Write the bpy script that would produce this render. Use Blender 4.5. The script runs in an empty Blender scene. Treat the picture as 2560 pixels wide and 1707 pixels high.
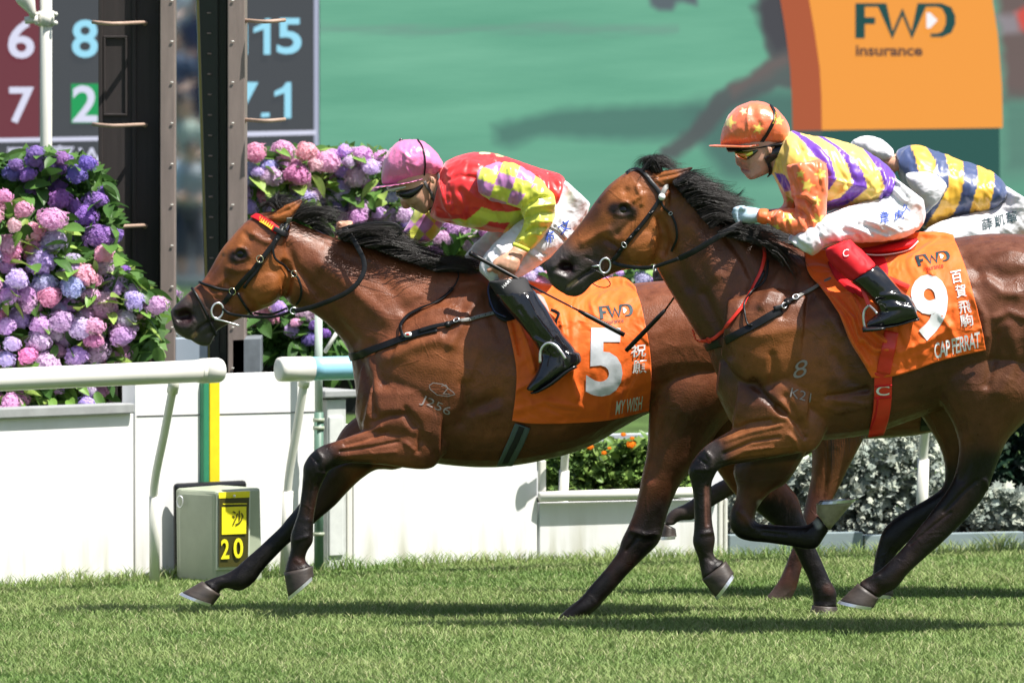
import bpy, bmesh, math, random
import numpy as np
from mathutils import Vector, Matrix
from mathutils.bvhtree import BVHTree
from mathutils import noise as mnoise

random.seed(7)
rng = np.random.default_rng(7)
scn = bpy.context.scene
col = scn.collection

# ------------------------------------------------------------------ camera, sky, sun, exposure
SC = 653.0                     # photograph pixels per metre where the leading horse runs
DIST = 40.0
FPX = SC * DIST
CAMH = 2.70
HOR = -218.0                   # height of the horizon in photograph pixels (above the frame)
PHI = math.atan((853.5 - HOR) / FPX)

cam_d = bpy.data.cameras.new('camera')
cam = bpy.data.objects.new('camera', cam_d)
col.objects.link(cam)
cam.location = (0, -DIST, CAMH)
cam.rotation_euler = (math.pi / 2 - PHI, 0, 0)
cam_d.sensor_width = 36.0
cam_d.lens = 36.0 * FPX / 2560.0
cam_d.clip_start = 1.0
cam_d.clip_end = 2000.0
cam_d.dof.use_dof = True
cam_d.dof.focus_distance = 39.6
cam_d.dof.aperture_fstop = 7.0
scn.camera = cam

SUN_EL, SUN_AZ = math.radians(63), math.radians(57)   # azimuth: from behind the camera towards the right
world = bpy.data.worlds.new('World')
scn.world = world
world.use_nodes = True
wn = world.node_tree.nodes
wl = world.node_tree.links
wn.clear()
sky = wn.new('ShaderNodeTexSky')
sky.sky_type = 'NISHITA'
sky.sun_disc = False
sky.sun_elevation = SUN_EL
sky.sun_rotation = math.radians(180) - SUN_AZ
sky.air_density = 1.2
sky.dust_density = 2.0
bg = wn.new('ShaderNodeBackground')
bg.inputs['Strength'].default_value = 0.075
wo = wn.new('ShaderNodeOutputWorld')
wl.new(sky.outputs[0], bg.inputs[0])
wl.new(bg.outputs[0], wo.inputs[0])

sun_d = bpy.data.lights.new('sun', 'SUN')
sun_d.energy = 5.0
sun_d.angle = math.radians(0.5)
sun_d.color = (1.0, 0.955, 0.89)
sun = bpy.data.objects.new('sun', sun_d)
col.objects.link(sun)
SUNV = Vector((math.cos(SUN_EL) * math.sin(SUN_AZ), -math.cos(SUN_EL) * math.cos(SUN_AZ), math.sin(SUN_EL)))
sun.rotation_euler = SUNV.to_track_quat('Z', 'Y').to_euler()
sun.location = (8, -12, 20)

scn.view_settings.view_transform = 'Standard'
scn.view_settings.look = 'None'
scn.view_settings.exposure = 0.80
scn.view_settings.gamma = 1.0
scn.view_settings.use_curve_mapping = False
scn.cycles.max_bounces = 6
scn.cycles.diffuse_bounces = 3
scn.cycles.glossy_bounces = 3
scn.cycles.use_denoising = True

# ------------------------------------------------------------------ helpers: photograph pixels <-> places
CO = np.array([0.0, -DIST, CAMH])
FW = np.array([0, math.cos(PHI), -math.sin(PHI)])
UPV = np.array([0, math.sin(PHI), math.cos(PHI)])


def raydir(px, py):
    return FW + (px - 1280.0) / FPX * np.array([1.0, 0, 0]) + (853.5 - py) / FPX * UPV


def P(pt, Y=0.0):
    d = raydir(pt[0], pt[1])
    return CO + d * ((Y + DIST) / d[1])


def PR(v):
    """world points (n,3) -> photograph pixels (n,2)"""
    q = v - CO
    f = q @ FW
    return np.stack([1280.0 + FPX * q[:, 0] / f, 853.5 - FPX * (q @ UPV) / f], 1)


def GY(py):
    """distance Y at which ground shows at pixel row py"""
    d = raydir(1280, py)
    return d[1] * (-CAMH / d[2]) - DIST


class Reg:
    def __init__(s, x, y, k):
        s.x, s.y, s.k = x, y, k

    def __call__(s, *p):
        if len(p) == 2 and not hasattr(p[0], '__len__'):
            return (s.x + p[0] / s.k, s.y + p[1] / s.k)
        return [(s.x + a / s.k, s.y + b / s.k) for a, b in p]


D = Reg(0, 0, 0.91875)
R1 = Reg(400, 480, 4.0)
R2 = Reg(800, 560, 3.0)
R3 = Reg(1340, 360, 4.0)
R4 = Reg(420, 1040, 3.0)
R5 = Reg(1380, 960, 3.0)
R6 = Reg(1776, 1040, 3.0)
C3 = Reg(900, 300, 2.94)
C5 = Reg(1760, 300, 2.94)
C7 = Reg(1760, 0, 2.94)
L1 = Reg(0, 340, 3.0)
L2 = Reg(600, 340, 3.0)
H4 = Reg(1160, 1280, 4.0)
B4 = Reg(1160, 560, 4.0)
J4 = Reg(900, 320, 4.0)
K4 = Reg(1776, 220, 4.0)
Q = Reg(1700, 560, 2.735)
W8 = Reg(0, 800, 2.6133)


def tag(o, label=None, cat=None, group=None, kind=None):
    if label:
        o['label'] = label
    if cat:
        o['category'] = cat
    if group:
        o['group'] = group
    if kind:
        o['kind'] = kind
    return o


def empty(name, loc, label, cat, group=None):
    o = bpy.data.objects.new(name, None)
    o.empty_display_size = 0.1
    col.objects.link(o)
    o.location = loc
    tag(o, label, cat, group)
    return o


def link(name, me, mat, parent=None, smooth=True):
    o = bpy.data.objects.new(name, me)
    col.objects.link(o)
    if mat is not None:
        if isinstance(mat, (list, tuple)):
            for m in mat:
                me.materials.append(m)
        else:
            me.materials.append(mat)
    if smooth:
        me.polygons.foreach_set('use_smooth', np.ones(len(me.polygons), dtype=bool))
    if parent is not None:
        o.parent = parent
        if parent.type == 'EMPTY':
            o.matrix_parent_inverse = Matrix.Translation(-Vector(parent.location))
    return o


def mesh_np(name, v, f):
    me = bpy.data.meshes.new(name)
    me.from_pydata([tuple(p) for p in v], [], [tuple(q) for q in f])
    me.update()
    return me


def mesh_fast(name, v, f, k):
    """v (n,3) array, f (m,k) int array"""
    me = bpy.data.meshes.new(name)
    me.vertices.add(len(v))
    me.vertices.foreach_set('co', np.ascontiguousarray(v, dtype=np.float32).ravel())
    m = len(f)
    me.loops.add(m * k)
    me.loops.foreach_set('vertex_index', np.ascontiguousarray(f, dtype=np.int32).ravel())
    me.polygons.add(m)
    me.polygons.foreach_set('loop_start', np.arange(m, dtype=np.int32) * k)
    me.update(calc_edges=True)
    me.validate()
    return me


def catmull(pts, n):
    """resample a list of equal-length tuples/arrays with a centripetal-free Catmull-Rom, n steps per span"""
    a = np.array(pts, dtype=float)
    if len(a) < 3:
        t = np.linspace(0, 1, n + 1)[:, None]
        return a[0] * (1 - t) + a[-1] * t
    e = np.vstack([2 * a[0] - a[1], a, 2 * a[-1] - a[-2]])
    out = []
    for i in range(len(a) - 1):
        p0, p1, p2, p3 = e[i], e[i + 1], e[i + 2], e[i + 3]
        for s in range(n):
            t = s / n
            out.append(0.5 * ((2 * p1) + (-p0 + p2) * t + (2 * p0 - 5 * p1 + 4 * p2 - p3) * t * t + (-p0 + 3 * p1 - 3 * p2 + p3) * t ** 3))
    out.append(a[-1])
    return np.array(out)


def S(reg, *st):
    """stations: (Ax,Ay,Bx,By,w[,yo]) in a region's pixels -> list of (A,B,w,yo) in photograph pixels"""
    out = []
    yo = 0.0
    for s in st:
        if len(s) > 5:
            yo = s[5]
        out.append((*reg(s[0], s[1]), *reg(s[2], s[3]), s[4], yo))
    return out


def loft_geo(st, Y, n=20, pw=2.3, sub=3, scale=1.0, dw=0.0):
    a = catmull([s for s in st], sub)
    V, F = [], []
    th = np.linspace(0, 2 * math.pi, n, endpoint=False)
    ct, sn = np.cos(th), np.sin(th)
    cc = np.sign(ct) * np.abs(ct) ** (2 / pw)
    ss = np.sign(sn) * np.abs(sn) ** (2 / pw)
    rings = []
    for r in a:
        yy = Y + r[5]
        A, B = P(r[0:2], yy), P(r[2:4], yy)
        c, e = (A + B) / 2, (A - B) / 2
        L = np.linalg.norm(e) + 1e-9
        e = e * (scale + dw / L)
        w = max(r[4], 0.002) * scale + dw
        rings.append(c[None] + cc[:, None] * e[None] + ss[:, None] * np.array([[0, w, 0]]))
    # orientation by signed volume
    V = np.concatenate(rings)
    m = len(rings)
    for i in range(m - 1):
        for j in range(n):
            k = (j + 1) % n
            F.append((i * n + j, i * n + k, (i + 1) * n + k, (i + 1) * n + j))
    V = np.vstack([V, rings[0].mean(0), rings[-1].mean(0)])
    c0, c1 = m * n, m * n + 1
    for j in range(n):
        k = (j + 1) % n
        F.append((c0, k, j))
        F.append((c1, (m - 1) * n + j, (m - 1) * n + k))
    vol = 0.0
    c = V.mean(0)
    for q in F[::7]:
        p0, p1, p2 = V[q[0]] - c, V[q[1]] - c, V[q[2]] - c
        vol += np.dot(p0, np.cross(p1, p2))
    if vol < 0:
        F = [q[::-1] for q in F]
    return V, F


def ball_geo(c, r, n=12, axes=(1, 1, 1)):
    V, F = [], []
    m = n
    for i in range(1, m):
        ph = math.pi * i / m
        for j in range(2 * n):
            th = math.pi * j / n
            V.append((c[0] + r * axes[0] * math.sin(ph) * math.cos(th), c[1] + r * axes[1] * math.sin(ph) * math.sin(th), c[2] + r * axes[2] * math.cos(ph)))
    w = 2 * n
    for i in range(m - 2):
        for j in range(w):
            k = (j + 1) % w
            F.append((i * w + j, (i + 1) * w + j, (i + 1) * w + k, i * w + k))
    V.append((c[0], c[1], c[2] + r * axes[2]))
    V.append((c[0], c[1], c[2] - r * axes[2]))
    t, b = len(V) - 2, len(V) - 1
    for j in range(w):
        k = (j + 1) % w
        F.append((t, j, k))
        F.append((b, (m - 2) * w + k, (m - 2) * w + j))
    return np.array(V), F


def join_geo(gs):
    V, F, o = [], [], 0
    for v, f in gs:
        V.append(v)
        F += [tuple(i + o for i in q) for q in f]
        o += len(v)
    return np.vstack(V), F


def remesh(gs, vox):
    v, f = join_geo(gs)
    me = mesh_np('tmp', v, f)
    o = bpy.data.objects.new('tmp', me)
    col.objects.link(o)
    md = o.modifiers.new('r', 'REMESH')
    md.mode = 'VOXEL'
    md.voxel_size = vox
    dg = bpy.context.evaluated_depsgraph_get()
    out = bpy.data.meshes.new_from_object(o.evaluated_get(dg))
    bpy.data.objects.remove(o)
    bpy.data.meshes.remove(me)
    return out


def getv(me):
    v = np.empty(len(me.vertices) * 3, dtype=np.float32)
    me.vertices.foreach_get('co', v)
    return v.reshape(-1, 3).astype(float)


def setv(me, v):
    me.vertices.foreach_set('co', v.astype(np.float32).ravel())
    me.update()


def getn(me):
    v = np.empty(len(me.vertices) * 3, dtype=np.float32)
    me.vertices.foreach_get('normal', v)
    return v.reshape(-1, 3).astype(float)


def smooth(me, its, lam=0.5, mu=-0.52, taubin=True):
    v = getv(me)
    e = np.empty(len(me.edges) * 2, dtype=np.int32)
    me.edges.foreach_get('vertices', e)
    e = e.reshape(-1, 2)
    n = len(v)
    i = np.concatenate([e[:, 0], e[:, 1]])
    j = np.concatenate([e[:, 1], e[:, 0]])
    deg = np.maximum(np.bincount(i, minlength=n), 1)

    def lap(v):
        return np.stack([np.bincount(i, weights=v[j, a], minlength=n) / deg for a in range(3)], 1) - v
    for k in range(its):
        v = v + lam * lap(v)
        if taubin:
            v = v + mu * lap(v)
    setv(me, v)


def pdist(px, line):
    """distance of pixels (n,2) to a polyline"""
    line = np.array(line, dtype=float)
    if len(line) == 1:
        return np.hypot(px[:, 0] - line[0, 0], px[:, 1] - line[0, 1])
    d = np.full(len(px), 1e9)
    for a, b in zip(line[:-1], line[1:]):
        ab = b - a
        t = np.clip(((px - a) @ ab) / (ab @ ab + 1e-9), 0, 1)
        q = a + t[:, None] * ab
        d = np.minimum(d, np.hypot(px[:, 0] - q[:, 0], px[:, 1] - q[:, 1]))
    return d


def sculpt(me, strokes, Ymax=None, face=0.15):
    """strokes: (polyline px, radius px, depth m) pushed along the normal, on the side that faces the track's edge"""
    v = getv(me)
    for line, r, dep in strokes:
        n = getn(me)
        px = PR(v)
        L = np.array(line, dtype=float)
        lo, hi = L.min(0) - 3 * r, L.max(0) + 3 * r
        m = (px[:, 0] > lo[0]) & (px[:, 0] < hi[0]) & (px[:, 1] > lo[1]) & (px[:, 1] < hi[1]) & (n[:, 1] < -face)
        if Ymax is not None:
            m &= v[:, 1] < Ymax
        ix = np.nonzero(m)[0]
        if not len(ix):
            continue
        d = pdist(px[ix], line)
        w = np.exp(-(d / r) ** 2) * np.clip(-n[ix, 1] * 1.6, 0, 1)
        v[ix] += n[ix] * (dep * w)[:, None]
        setv(me, v)


def bvh_of(me):
    v = getv(me)
    return BVHTree.FromPolygons([Vector(p) for p in v], [tuple(p.vertices) for p in me.polygons])


def hit(bv, pt, maxY=None):
    d = Vector(raydir(pt[0], pt[1])).normalized()
    loc, nor, idx, dist = bv.ray_cast(Vector(CO), d)
    if loc is None:
        return None, None
    if nor.dot(d) > 0:
        nor = -nor
    return np.array(loc), np.array(nor)


def colattr(me, c, name='Col'):
    """c (n,3) linear"""
    at = me.color_attributes.new(name, 'FLOAT_COLOR', 'POINT')
    q = np.ones((len(c), 4), dtype=np.float32)
    q[:, :3] = c
    at.data.foreach_set('color', q.ravel())


def s2l(*c):
    r = []
    for x in c:
        x = x / 255.0
        r.append(x / 12.92 if x <= 0.04045 else ((x + 0.055) / 1.055) ** 2.4)
    return tuple(r)


def fbm(v, sc, oct=3, seed=0.0):
    """cheap vectorised value-like noise from summed rotated sines"""
    r = np.random.default_rng(int(seed * 100) + 5)
    out = np.zeros(len(v))
    amp, tot = 1.0, 0.0
    for o in range(oct):
        acc = np.zeros(len(v))
        for k in range(5):
            w = r.normal(size=3)
            w = w / np.linalg.norm(w) * sc * (2 ** o) * r.uniform(0.6, 1.4)
            acc += np.sin(v @ w * 6.283 + r.uniform(0, 6.28))
        out += amp * acc / 5 * 1.6
        tot += amp
        amp *= 0.5
    return out / tot


# ------------------------------------------------------------------ materials
def mat(name, base=(0.5, 0.5, 0.5), rough=0.5, metal=0.0, spec=0.5, coat=0.0, coat_r=0.1, sheen=0.0, vcol=False,
        noise=0.0, nscale=20.0, bump=0.0, bscale=60.0, bdist=0.002, emit=None, estr=1.0, stretch=(1, 1, 1), rnoise=0.0,
        trans=0.0, sss=0.0, rand=0.0, alpha=None, ior=1.5, detail=6.0):
    m = bpy.data.materials.new(name)
    m.use_nodes = True
    nt = m.node_tree
    N, L = nt.nodes, nt.links
    b = N['Principled BSDF']
    b.inputs['Base Color'].default_value = (*base, 1)
    b.inputs['Roughness'].default_value = rough
    b.inputs['Metallic'].default_value = metal
    b.inputs['Specular IOR Level'].default_value = spec
    b.inputs['Coat Weight'].default_value = coat
    b.inputs['Coat Roughness'].default_value = coat_r
    b.inputs['Sheen Weight'].default_value = sheen
    b.inputs['IOR'].default_value = ior
    if sss:
        b.inputs['Subsurface Weight'].default_value = sss
        b.inputs['Subsurface Radius'].default_value = (0.012, 0.005, 0.003)
        b.inputs['Subsurface Scale'].default_value = 1.0
    if trans:
        b.inputs['Transmission Weight'].default_value = trans
    if emit:
        b.inputs['Emission Color'].default_value = (*emit, 1)
        b.inputs['Emission Strength'].default_value = estr
    tc = N.new('ShaderNodeTexCoord')
    mp = N.new('ShaderNodeMapping')
    mp.inputs['Scale'].default_value = stretch
    L.new(tc.outputs['Object'], mp.inputs[0])
    src = None
    if vcol:
        at = N.new('ShaderNodeVertexColor')
        at.layer_name = 'Col'
        src = at.outputs['Color']
    if noise > 0 or rnoise > 0 or rand > 0:
        nz = N.new('ShaderNodeTexNoise')
        nz.inputs['Scale'].default_value = nscale
        nz.inputs['Detail'].default_value = detail
        nz.inputs['Roughness'].default_value = 0.6
        L.new(mp.outputs[0], nz.inputs['Vector'])
    if noise > 0 or rand > 0:
        hs = N.new('ShaderNodeHueSaturation')
        if src is not None:
            L.new(src, hs.inputs['Color'])
        else:
            hs.inputs['Color'].default_value = (*base, 1)
        mr = N.new('ShaderNodeMapRange')
        mr.inputs['From Min'].default_value = 0.3
        mr.inputs['From Max'].default_value = 0.7
        mr.inputs['To Min'].default_value = 1 - noise
        mr.inputs['To Max'].default_value = 1 + noise
        L.new(nz.outputs[0], mr.inputs[0])
        val = mr.outputs[0]
        if rand > 0:
            oi = N.new('ShaderNodeObjectInfo')
            m2 = N.new('ShaderNodeMapRange')
            m2.inputs['To Min'].default_value = 1 - rand
            m2.inputs['To Max'].default_value = 1 + rand
            L.new(oi.outputs['Random'], m2.inputs[0])
            mm = N.new('ShaderNodeMath')
            mm.operation = 'MULTIPLY'
            L.new(val, mm.inputs[0])
            L.new(m2.outputs[0], mm.inputs[1])
            val = mm.outputs[0]
        L.new(val, hs.inputs['Value'])
        src = hs.outputs[0]
    if src is not None:
        L.new(src, b.inputs['Base Color'])
    if rnoise > 0:
        m3 = N.new('ShaderNodeMapRange')
        m3.inputs['From Min'].default_value = 0.3
        m3.inputs['From Max'].default_value = 0.7
        m3.inputs['To Min'].default_value = max(rough - rnoise, 0.03)
        m3.inputs['To Max'].default_value = min(rough + rnoise, 1)
        L.new(nz.outputs[0], m3.inputs[0])
        L.new(m3.outputs[0], b.inputs['Roughness'])
    if bump > 0:
        bn = N.new('ShaderNodeTexNoise')
        bn.inputs['Scale'].default_value = bscale
        bn.inputs['Detail'].default_value = detail
        L.new(mp.outputs[0], bn.inputs['Vector'])
        bp = N.new('ShaderNodeBump')
        bp.inputs['Strength'].default_value = bump
        bp.inputs['Distance'].default_value = bdist
        L.new(bn.outputs[0], bp.inputs['Height'])
        L.new(bp.outputs[0], b.inputs['Normal'])
    return m


M = {}
M['coat'] = mat('coat', rough=0.42, spec=0.36, vcol=True, noise=0.22, nscale=26, bump=0.7, bscale=170, bdist=0.0022, rnoise=0.16, coat=0.0, coat_r=0.2, detail=9)
def ridge_bump(m, scale=9.0, dist=.006, strength=.5, distort=1.6, lo=.0, hi=.10):
    N, L = m.node_tree.nodes, m.node_tree.links
    b = N['Principled BSDF']
    tc = N.new('ShaderNodeTexCoord')
    n = N.new('ShaderNodeTexNoise')
    n.inputs['Scale'].default_value = scale
    n.inputs['Detail'].default_value = 3
    n.inputs['Distortion'].default_value = distort
    L.new(tc.outputs['Object'], n.inputs['Vector'])
    a = N.new('ShaderNodeMath')
    a.operation = 'SUBTRACT'
    a.inputs[1].default_value = .5
    L.new(n.outputs[0], a.inputs[0])
    c = N.new('ShaderNodeMath')
    c.operation = 'ABSOLUTE'
    L.new(a.outputs[0], c.inputs[0])
    r = N.new('ShaderNodeMapRange')
    r.interpolation_type = 'SMOOTHSTEP'
    r.inputs['From Min'].default_value = lo
    r.inputs['From Max'].default_value = hi
    r.inputs['To Min'].default_value = 1
    r.inputs['To Max'].default_value = 0
    L.new(c.outputs[0], r.inputs[0])
    bp = N.new('ShaderNodeBump')
    bp.inputs['Strength'].default_value = strength
    bp.inputs['Distance'].default_value = dist
    L.new(r.outputs[0], bp.inputs['Height'])
    old = b.inputs['Normal'].links
    if old:
        L.new(old[0].from_socket, bp.inputs['Normal'])
    L.new(bp.outputs[0], b.inputs['Normal'])


ridge_bump(M['coat'], 4.2, .004, .20, .8, .0, .03)
M['hair'] = mat('hair', (0.012, 0.009, 0.008), rough=0.36, spec=0.5, noise=0.3)
M['hoof'] = mat('hoof', (0.045, 0.034, 0.028), rough=0.5, noise=0.5, nscale=14, bump=0.3, bscale=70, stretch=(1, 1, 3))
M['hoofpale'] = mat('hoof_pale', (0.30, 0.26, 0.17), rough=0.5, noise=0.4, nscale=18, bump=0.3)
M['alloy'] = mat('alloy', (0.75, 0.76, 0.78), rough=0.3, metal=0.8, noise=0.1)
M['brass'] = mat('brass', (0.82, 0.74, 0.5), rough=0.22, metal=1.0)
M['leather'] = mat('black_leather', (0.008, 0.008, 0.009), rough=0.40, spec=0.32, noise=0.3, nscale=60, bump=0.3, bscale=220, bdist=0.001)
M['leather_grey'] = mat('worn_leather', (0.18, 0.18, 0.17), rough=0.5, noise=0.2, nscale=80, bump=0.2)
M['eye'] = mat('eye', (0.006, 0.003, 0.002), rough=0.16, spec=0.5)
M['satin'] = mat('satin', rough=0.40, spec=0.85, vcol=True, bump=0.45, bscale=11, bdist=0.016, sheen=0.3, noise=0.05, nscale=30, detail=2.5, stretch=(1.0, 1.0, .55))
M['breech'] = mat('white_breeches', (0.73, 0.72, 0.75), rough=0.6, sheen=0.2, bump=0.7, bscale=15, bdist=0.014, noise=0.03, detail=3, stretch=(.6, 1, 1.1))
M['cloth'] = mat('orange_cloth', (0.88, 0.135, 0.003), rough=0.62, sheen=0.15, bump=0.6, bscale=8, bdist=0.02, noise=0.08, nscale=7, detail=4)
M['skin'] = mat('skin', vcol=True, rough=0.42, spec=0.45, sss=0.12, noise=0.12, nscale=60, bump=0.15, bscale=180, bdist=0.001)
M['patent'] = mat('patent_leather', (0.008, 0.008, 0.010), rough=0.13, spec=0.5, coat=0.5, coat_r=0.05, bump=0.5, bscale=14, bdist=0.012, detail=3)
M['blackcloth'] = mat('black_cloth', (0.016, 0.016, 0.018), rough=0.75, bump=0.3, bscale=200, bdist=0.001)
M['red'] = mat('red_leather', (0.62, 0.012, 0.02), rough=0.6, spec=.25, noise=0.1, bump=0.2, bscale=90, bdist=0.001)
M['redstrap'] = mat('red_strap', (0.78, 0.035, 0.02), rough=0.35, noise=0.08, bump=0.2, bscale=90, bdist=0.001)
ridge_bump(M['satin'], 3.6, .012, .35, .7, .0, .16)
ridge_bump(M['breech'], 4.0, .010, .35, .8, .0, .14)
ridge_bump(M['cloth'], 3.2, .014, .5, 1.0, .0, .10)
M['white'] = mat('white_print', (0.80, 0.80, 0.80), rough=0.55, noise=0.03)
M['silver'] = mat('silver_print', (0.56, 0.58, 0.62), rough=0.6, noise=0.10, nscale=30, bump=0.3, bscale=9, bdist=0.01)
M['ink'] = mat('dark_print', (0.012, 0.04, 0.05), rough=0.55)
M['blueink'] = mat('blue_ink', (0.03, 0.08, 0.42), rough=0.6)
M['brand'] = mat('pale_brand', (0.28, 0.24, 0.23), rough=0.6)
M['greyweb'] = mat('grey_webbing', (0.09, 0.12, 0.12), rough=0.75, bump=0.4, bscale=160, bdist=0.001)
M['black'] = mat('black_plastic', (0.010, 0.010, 0.012), rough=0.25, spec=0.5)


def tube_geo(pts, rads, n=6, ysq=1.0):
    """round tube through 3-D points"""
    pts = np.array(pts, dtype=float)
    m = len(pts)
    T = np.gradient(pts, axis=0)
    T /= np.linalg.norm(T, axis=1)[:, None] + 1e-12
    up = np.array([0.13, 0.97, 0.2])
    V = []
    for i in range(m):
        a = np.cross(T[i], up)
        a /= np.linalg.norm(a) + 1e-9
        b = np.cross(T[i], a)
        for j in range(n):
            t = 2 * math.pi * j / n
            V.append(pts[i] + rads[i] * (math.cos(t) * a + math.sin(t) * b * ysq))
    F = []
    for i in range(m - 1):
        for j in range(n):
            k = (j + 1) % n
            F.append((i * n + j, i * n + k, (i + 1) * n + k, (i + 1) * n + j))
    F.append(tuple(range(n))[::-1])
    F.append(tuple((m - 1) * n + j for j in range(n)))
    return np.array(V), F


def ribbon_geo(pts, nors, width, thick):
    """flat strap: pts, surface normals, width along the surface, thickness"""
    pts = np.array(pts, dtype=float)
    nors = np.array(nors, dtype=float)
    m = len(pts)
    T = np.gradient(pts, axis=0)
    T /= np.linalg.norm(T, axis=1)[:, None] + 1e-12
    wd = np.broadcast_to(width, (m,))
    V = []
    for i in range(m):
        n = nors[i] / (np.linalg.norm(nors[i]) + 1e-9)
        s = np.cross(T[i], n)
        s /= np.linalg.norm(s) + 1e-9
        w, t = wd[i] / 2, thick / 2
        for a, b in ((-1, -.5), (-.8, -1), (.8, -1), (1, -.5), (1, .5), (.8, 1), (-.8, 1), (-1, .5)):
            V.append(pts[i] + s * w * a + n * t * b)
    F = []
    k8 = 8
    for i in range(m - 1):
        for j in range(k8):
            k = (j + 1) % k8
            F.append((i * k8 + j, i * k8 + k, (i + 1) * k8 + k, (i + 1) * k8 + j))
    F.append(tuple(range(k8))[::-1])
    F.append(tuple((m - 1) * k8 + j for j in range(k8)))
    return np.array(V), F


def strap(name, line, bv, width, mt, parent=None, thick=0.004, off=0.004, sub=6, Y=None, round_=False, wob=2):
    """line of (x,y) or (x,y,Y): with Y given the point hangs free at that depth, else it lies on the surface bv"""
    l3 = [(p[0], p[1], (p[2] if len(p) > 2 else np.nan)) for p in line]
    c = catmull([p[:2] for p in l3], sub)
    m = len(l3)
    ys = []
    for i in range(len(c)):
        s = min(i / sub, m - 1 - 1e-6)
        a = int(s)
        y0, y1 = l3[a][2], l3[min(a + 1, m - 1)][2]
        f = s - a
        if not math.isnan(y0) and not math.isnan(y1):
            ys.append(y0 * (1 - f) + y1 * f)
        else:
            ys.append(None)
    pts, nn = [], []
    last = Y if Y is not None else None
    for q, y in zip(c, ys):
        if y is not None:
            p, n = P(q, y), np.array([0, -1.0, 0])
        else:
            p, n = hit(bv, q)
            if p is None:
                if pts:
                    p, n = P(q, pts[-1][1]), nn[-1]
                else:
                    continue
            p = p + n * off
        pts.append(p)
        nn.append(n)
    pts, nn = np.array(pts), np.array(nn)
    for k in range(wob):
        q = pts.copy()
        q[1:-1] = (pts[:-2] + 2 * pts[1:-1] + pts[2:]) / 4
        pts = q
        q = nn.copy()
        q[1:-1] = (nn[:-2] + nn[1:-1] + nn[2:]) / 3
        nn = q
    if round_:
        v, f = tube_geo(pts, np.full(len(pts), width / 2), 8)
    else:
        v, f = ribbon_geo(pts, nn, width, thick)
    return link(name, mesh_np(name, v, f), mt, parent)


def ring_geo(c, r, tube, nrm=(0, -1, 0), ax=(1, 1), n=24, m=8, rot=0.0):
    nrm = Vector(nrm).normalized()
    q = nrm.to_track_quat('Z', 'Y').to_matrix()
    V, F = [], []
    for i in range(n):
        t = 2 * math.pi * i / n
        for j in range(m):
            s = 2 * math.pi * j / m
            x = (r * ax[0] + tube * math.cos(s)) * math.cos(t)
            y = (r * ax[1] + tube * math.cos(s)) * math.sin(t)
            z = tube * math.sin(s)
            x, y = x * math.cos(rot) - y * math.sin(rot), x * math.sin(rot) + y * math.cos(rot)
            p = q @ Vector((x, y, z))
            V.append((c[0] + p[0], c[1] + p[1], c[2] + p[2]))
    for i in range(n):
        for j in range(m):
            a, b = (i + 1) % n, (j + 1) % m
            F.append((i * m + j, a * m + j, a * m + b, i * m + b))
    return np.array(V), F


def plate_geo(c, w, h, t, nrm=(0, -1, 0), rot=0.0, bev=0.25):
    nrm = Vector(nrm).normalized()
    q = nrm.to_track_quat('Z', 'Y').to_matrix()
    V = []
    b = bev * min(w, h)
    out = [(-w / 2 + b, -h / 2), (w / 2 - b, -h / 2), (w / 2, -h / 2 + b), (w / 2, h / 2 - b), (w / 2 - b, h / 2), (-w / 2 + b, h / 2), (-w / 2, h / 2 - b), (-w / 2, -h / 2 + b)]
    for z in (0, t):
        for x, y in out:
            x, y = x * math.cos(rot) - y * math.sin(rot), x * math.sin(rot) + y * math.cos(rot)
            p = q @ Vector((x, y, z))
            V.append((c[0] + p[0], c[1] + p[1], c[2] + p[2]))
    F = [tuple(range(8))[::-1], tuple(range(8, 16))] + [(j, (j + 1) % 8, 8 + (j + 1) % 8, 8 + j) for j in range(8)]
    return np.array(V), F


def box_geo(lo, hi):
    V = [(x, y, z) for x in (lo[0], hi[0]) for y in (lo[1], hi[1]) for z in (lo[2], hi[2])]
    F = [(0, 1, 3, 2), (4, 6, 7, 5), (0, 4, 5, 1), (2, 3, 7, 6), (0, 2, 6, 4), (1, 5, 7, 3)]
    return np.array(V, dtype=float), F


def add(name, gs, mt, parent=None, smooth=True):
    if isinstance(gs, tuple):
        gs = [gs]
    v, f = join_geo(gs)
    return link(name, mesh_np(name, v, f), mt, parent, smooth)


def bevelled(o, w, seg=2):
    md = o.modifiers.new('bevel', 'BEVEL')
    md.width = w
    md.segments = seg
    md.limit_method = 'ANGLE'
    return o


def text_geo(txt, bold=0.0, font_size=1.0, spacing=1.0):
    cu = bpy.data.curves.new('t', 'FONT')
    cu.body = txt
    cu.size = font_size
    cu.offset = bold
    cu.space_character = spacing
    cu.resolution_u = 4
    cu.fill_mode = 'FRONT'
    o = bpy.data.objects.new('t', cu)
    col.objects.link(o)
    dg = bpy.context.evaluated_depsgraph_get()
    me = bpy.data.meshes.new_from_object(o.evaluated_get(dg))
    bpy.data.objects.remove(o)
    v = getv(me)
    f = [tuple(p.vertices) for p in me.polygons]
    bpy.data.meshes.remove(me)
    return v, f


def poly_geo2(polys):
    """2-D polygons -> flat triangulated geo (x,y,0)"""
    bm = bmesh.new()
    for pl in polys:
        vs = [bm.verts.new((x, y, 0)) for x, y in pl]
        bm.faces.new(vs).normal_update()
    bmesh.ops.triangulate(bm, faces=bm.faces[:])
    bm.verts.index_update()
    bm.verts.ensure_lookup_table()
    v = np.array([tuple(q.co) for q in bm.verts])
    f = [tuple(q.index for q in fc.verts) for fc in bm.faces]
    bm.free()
    return v, f


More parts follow.
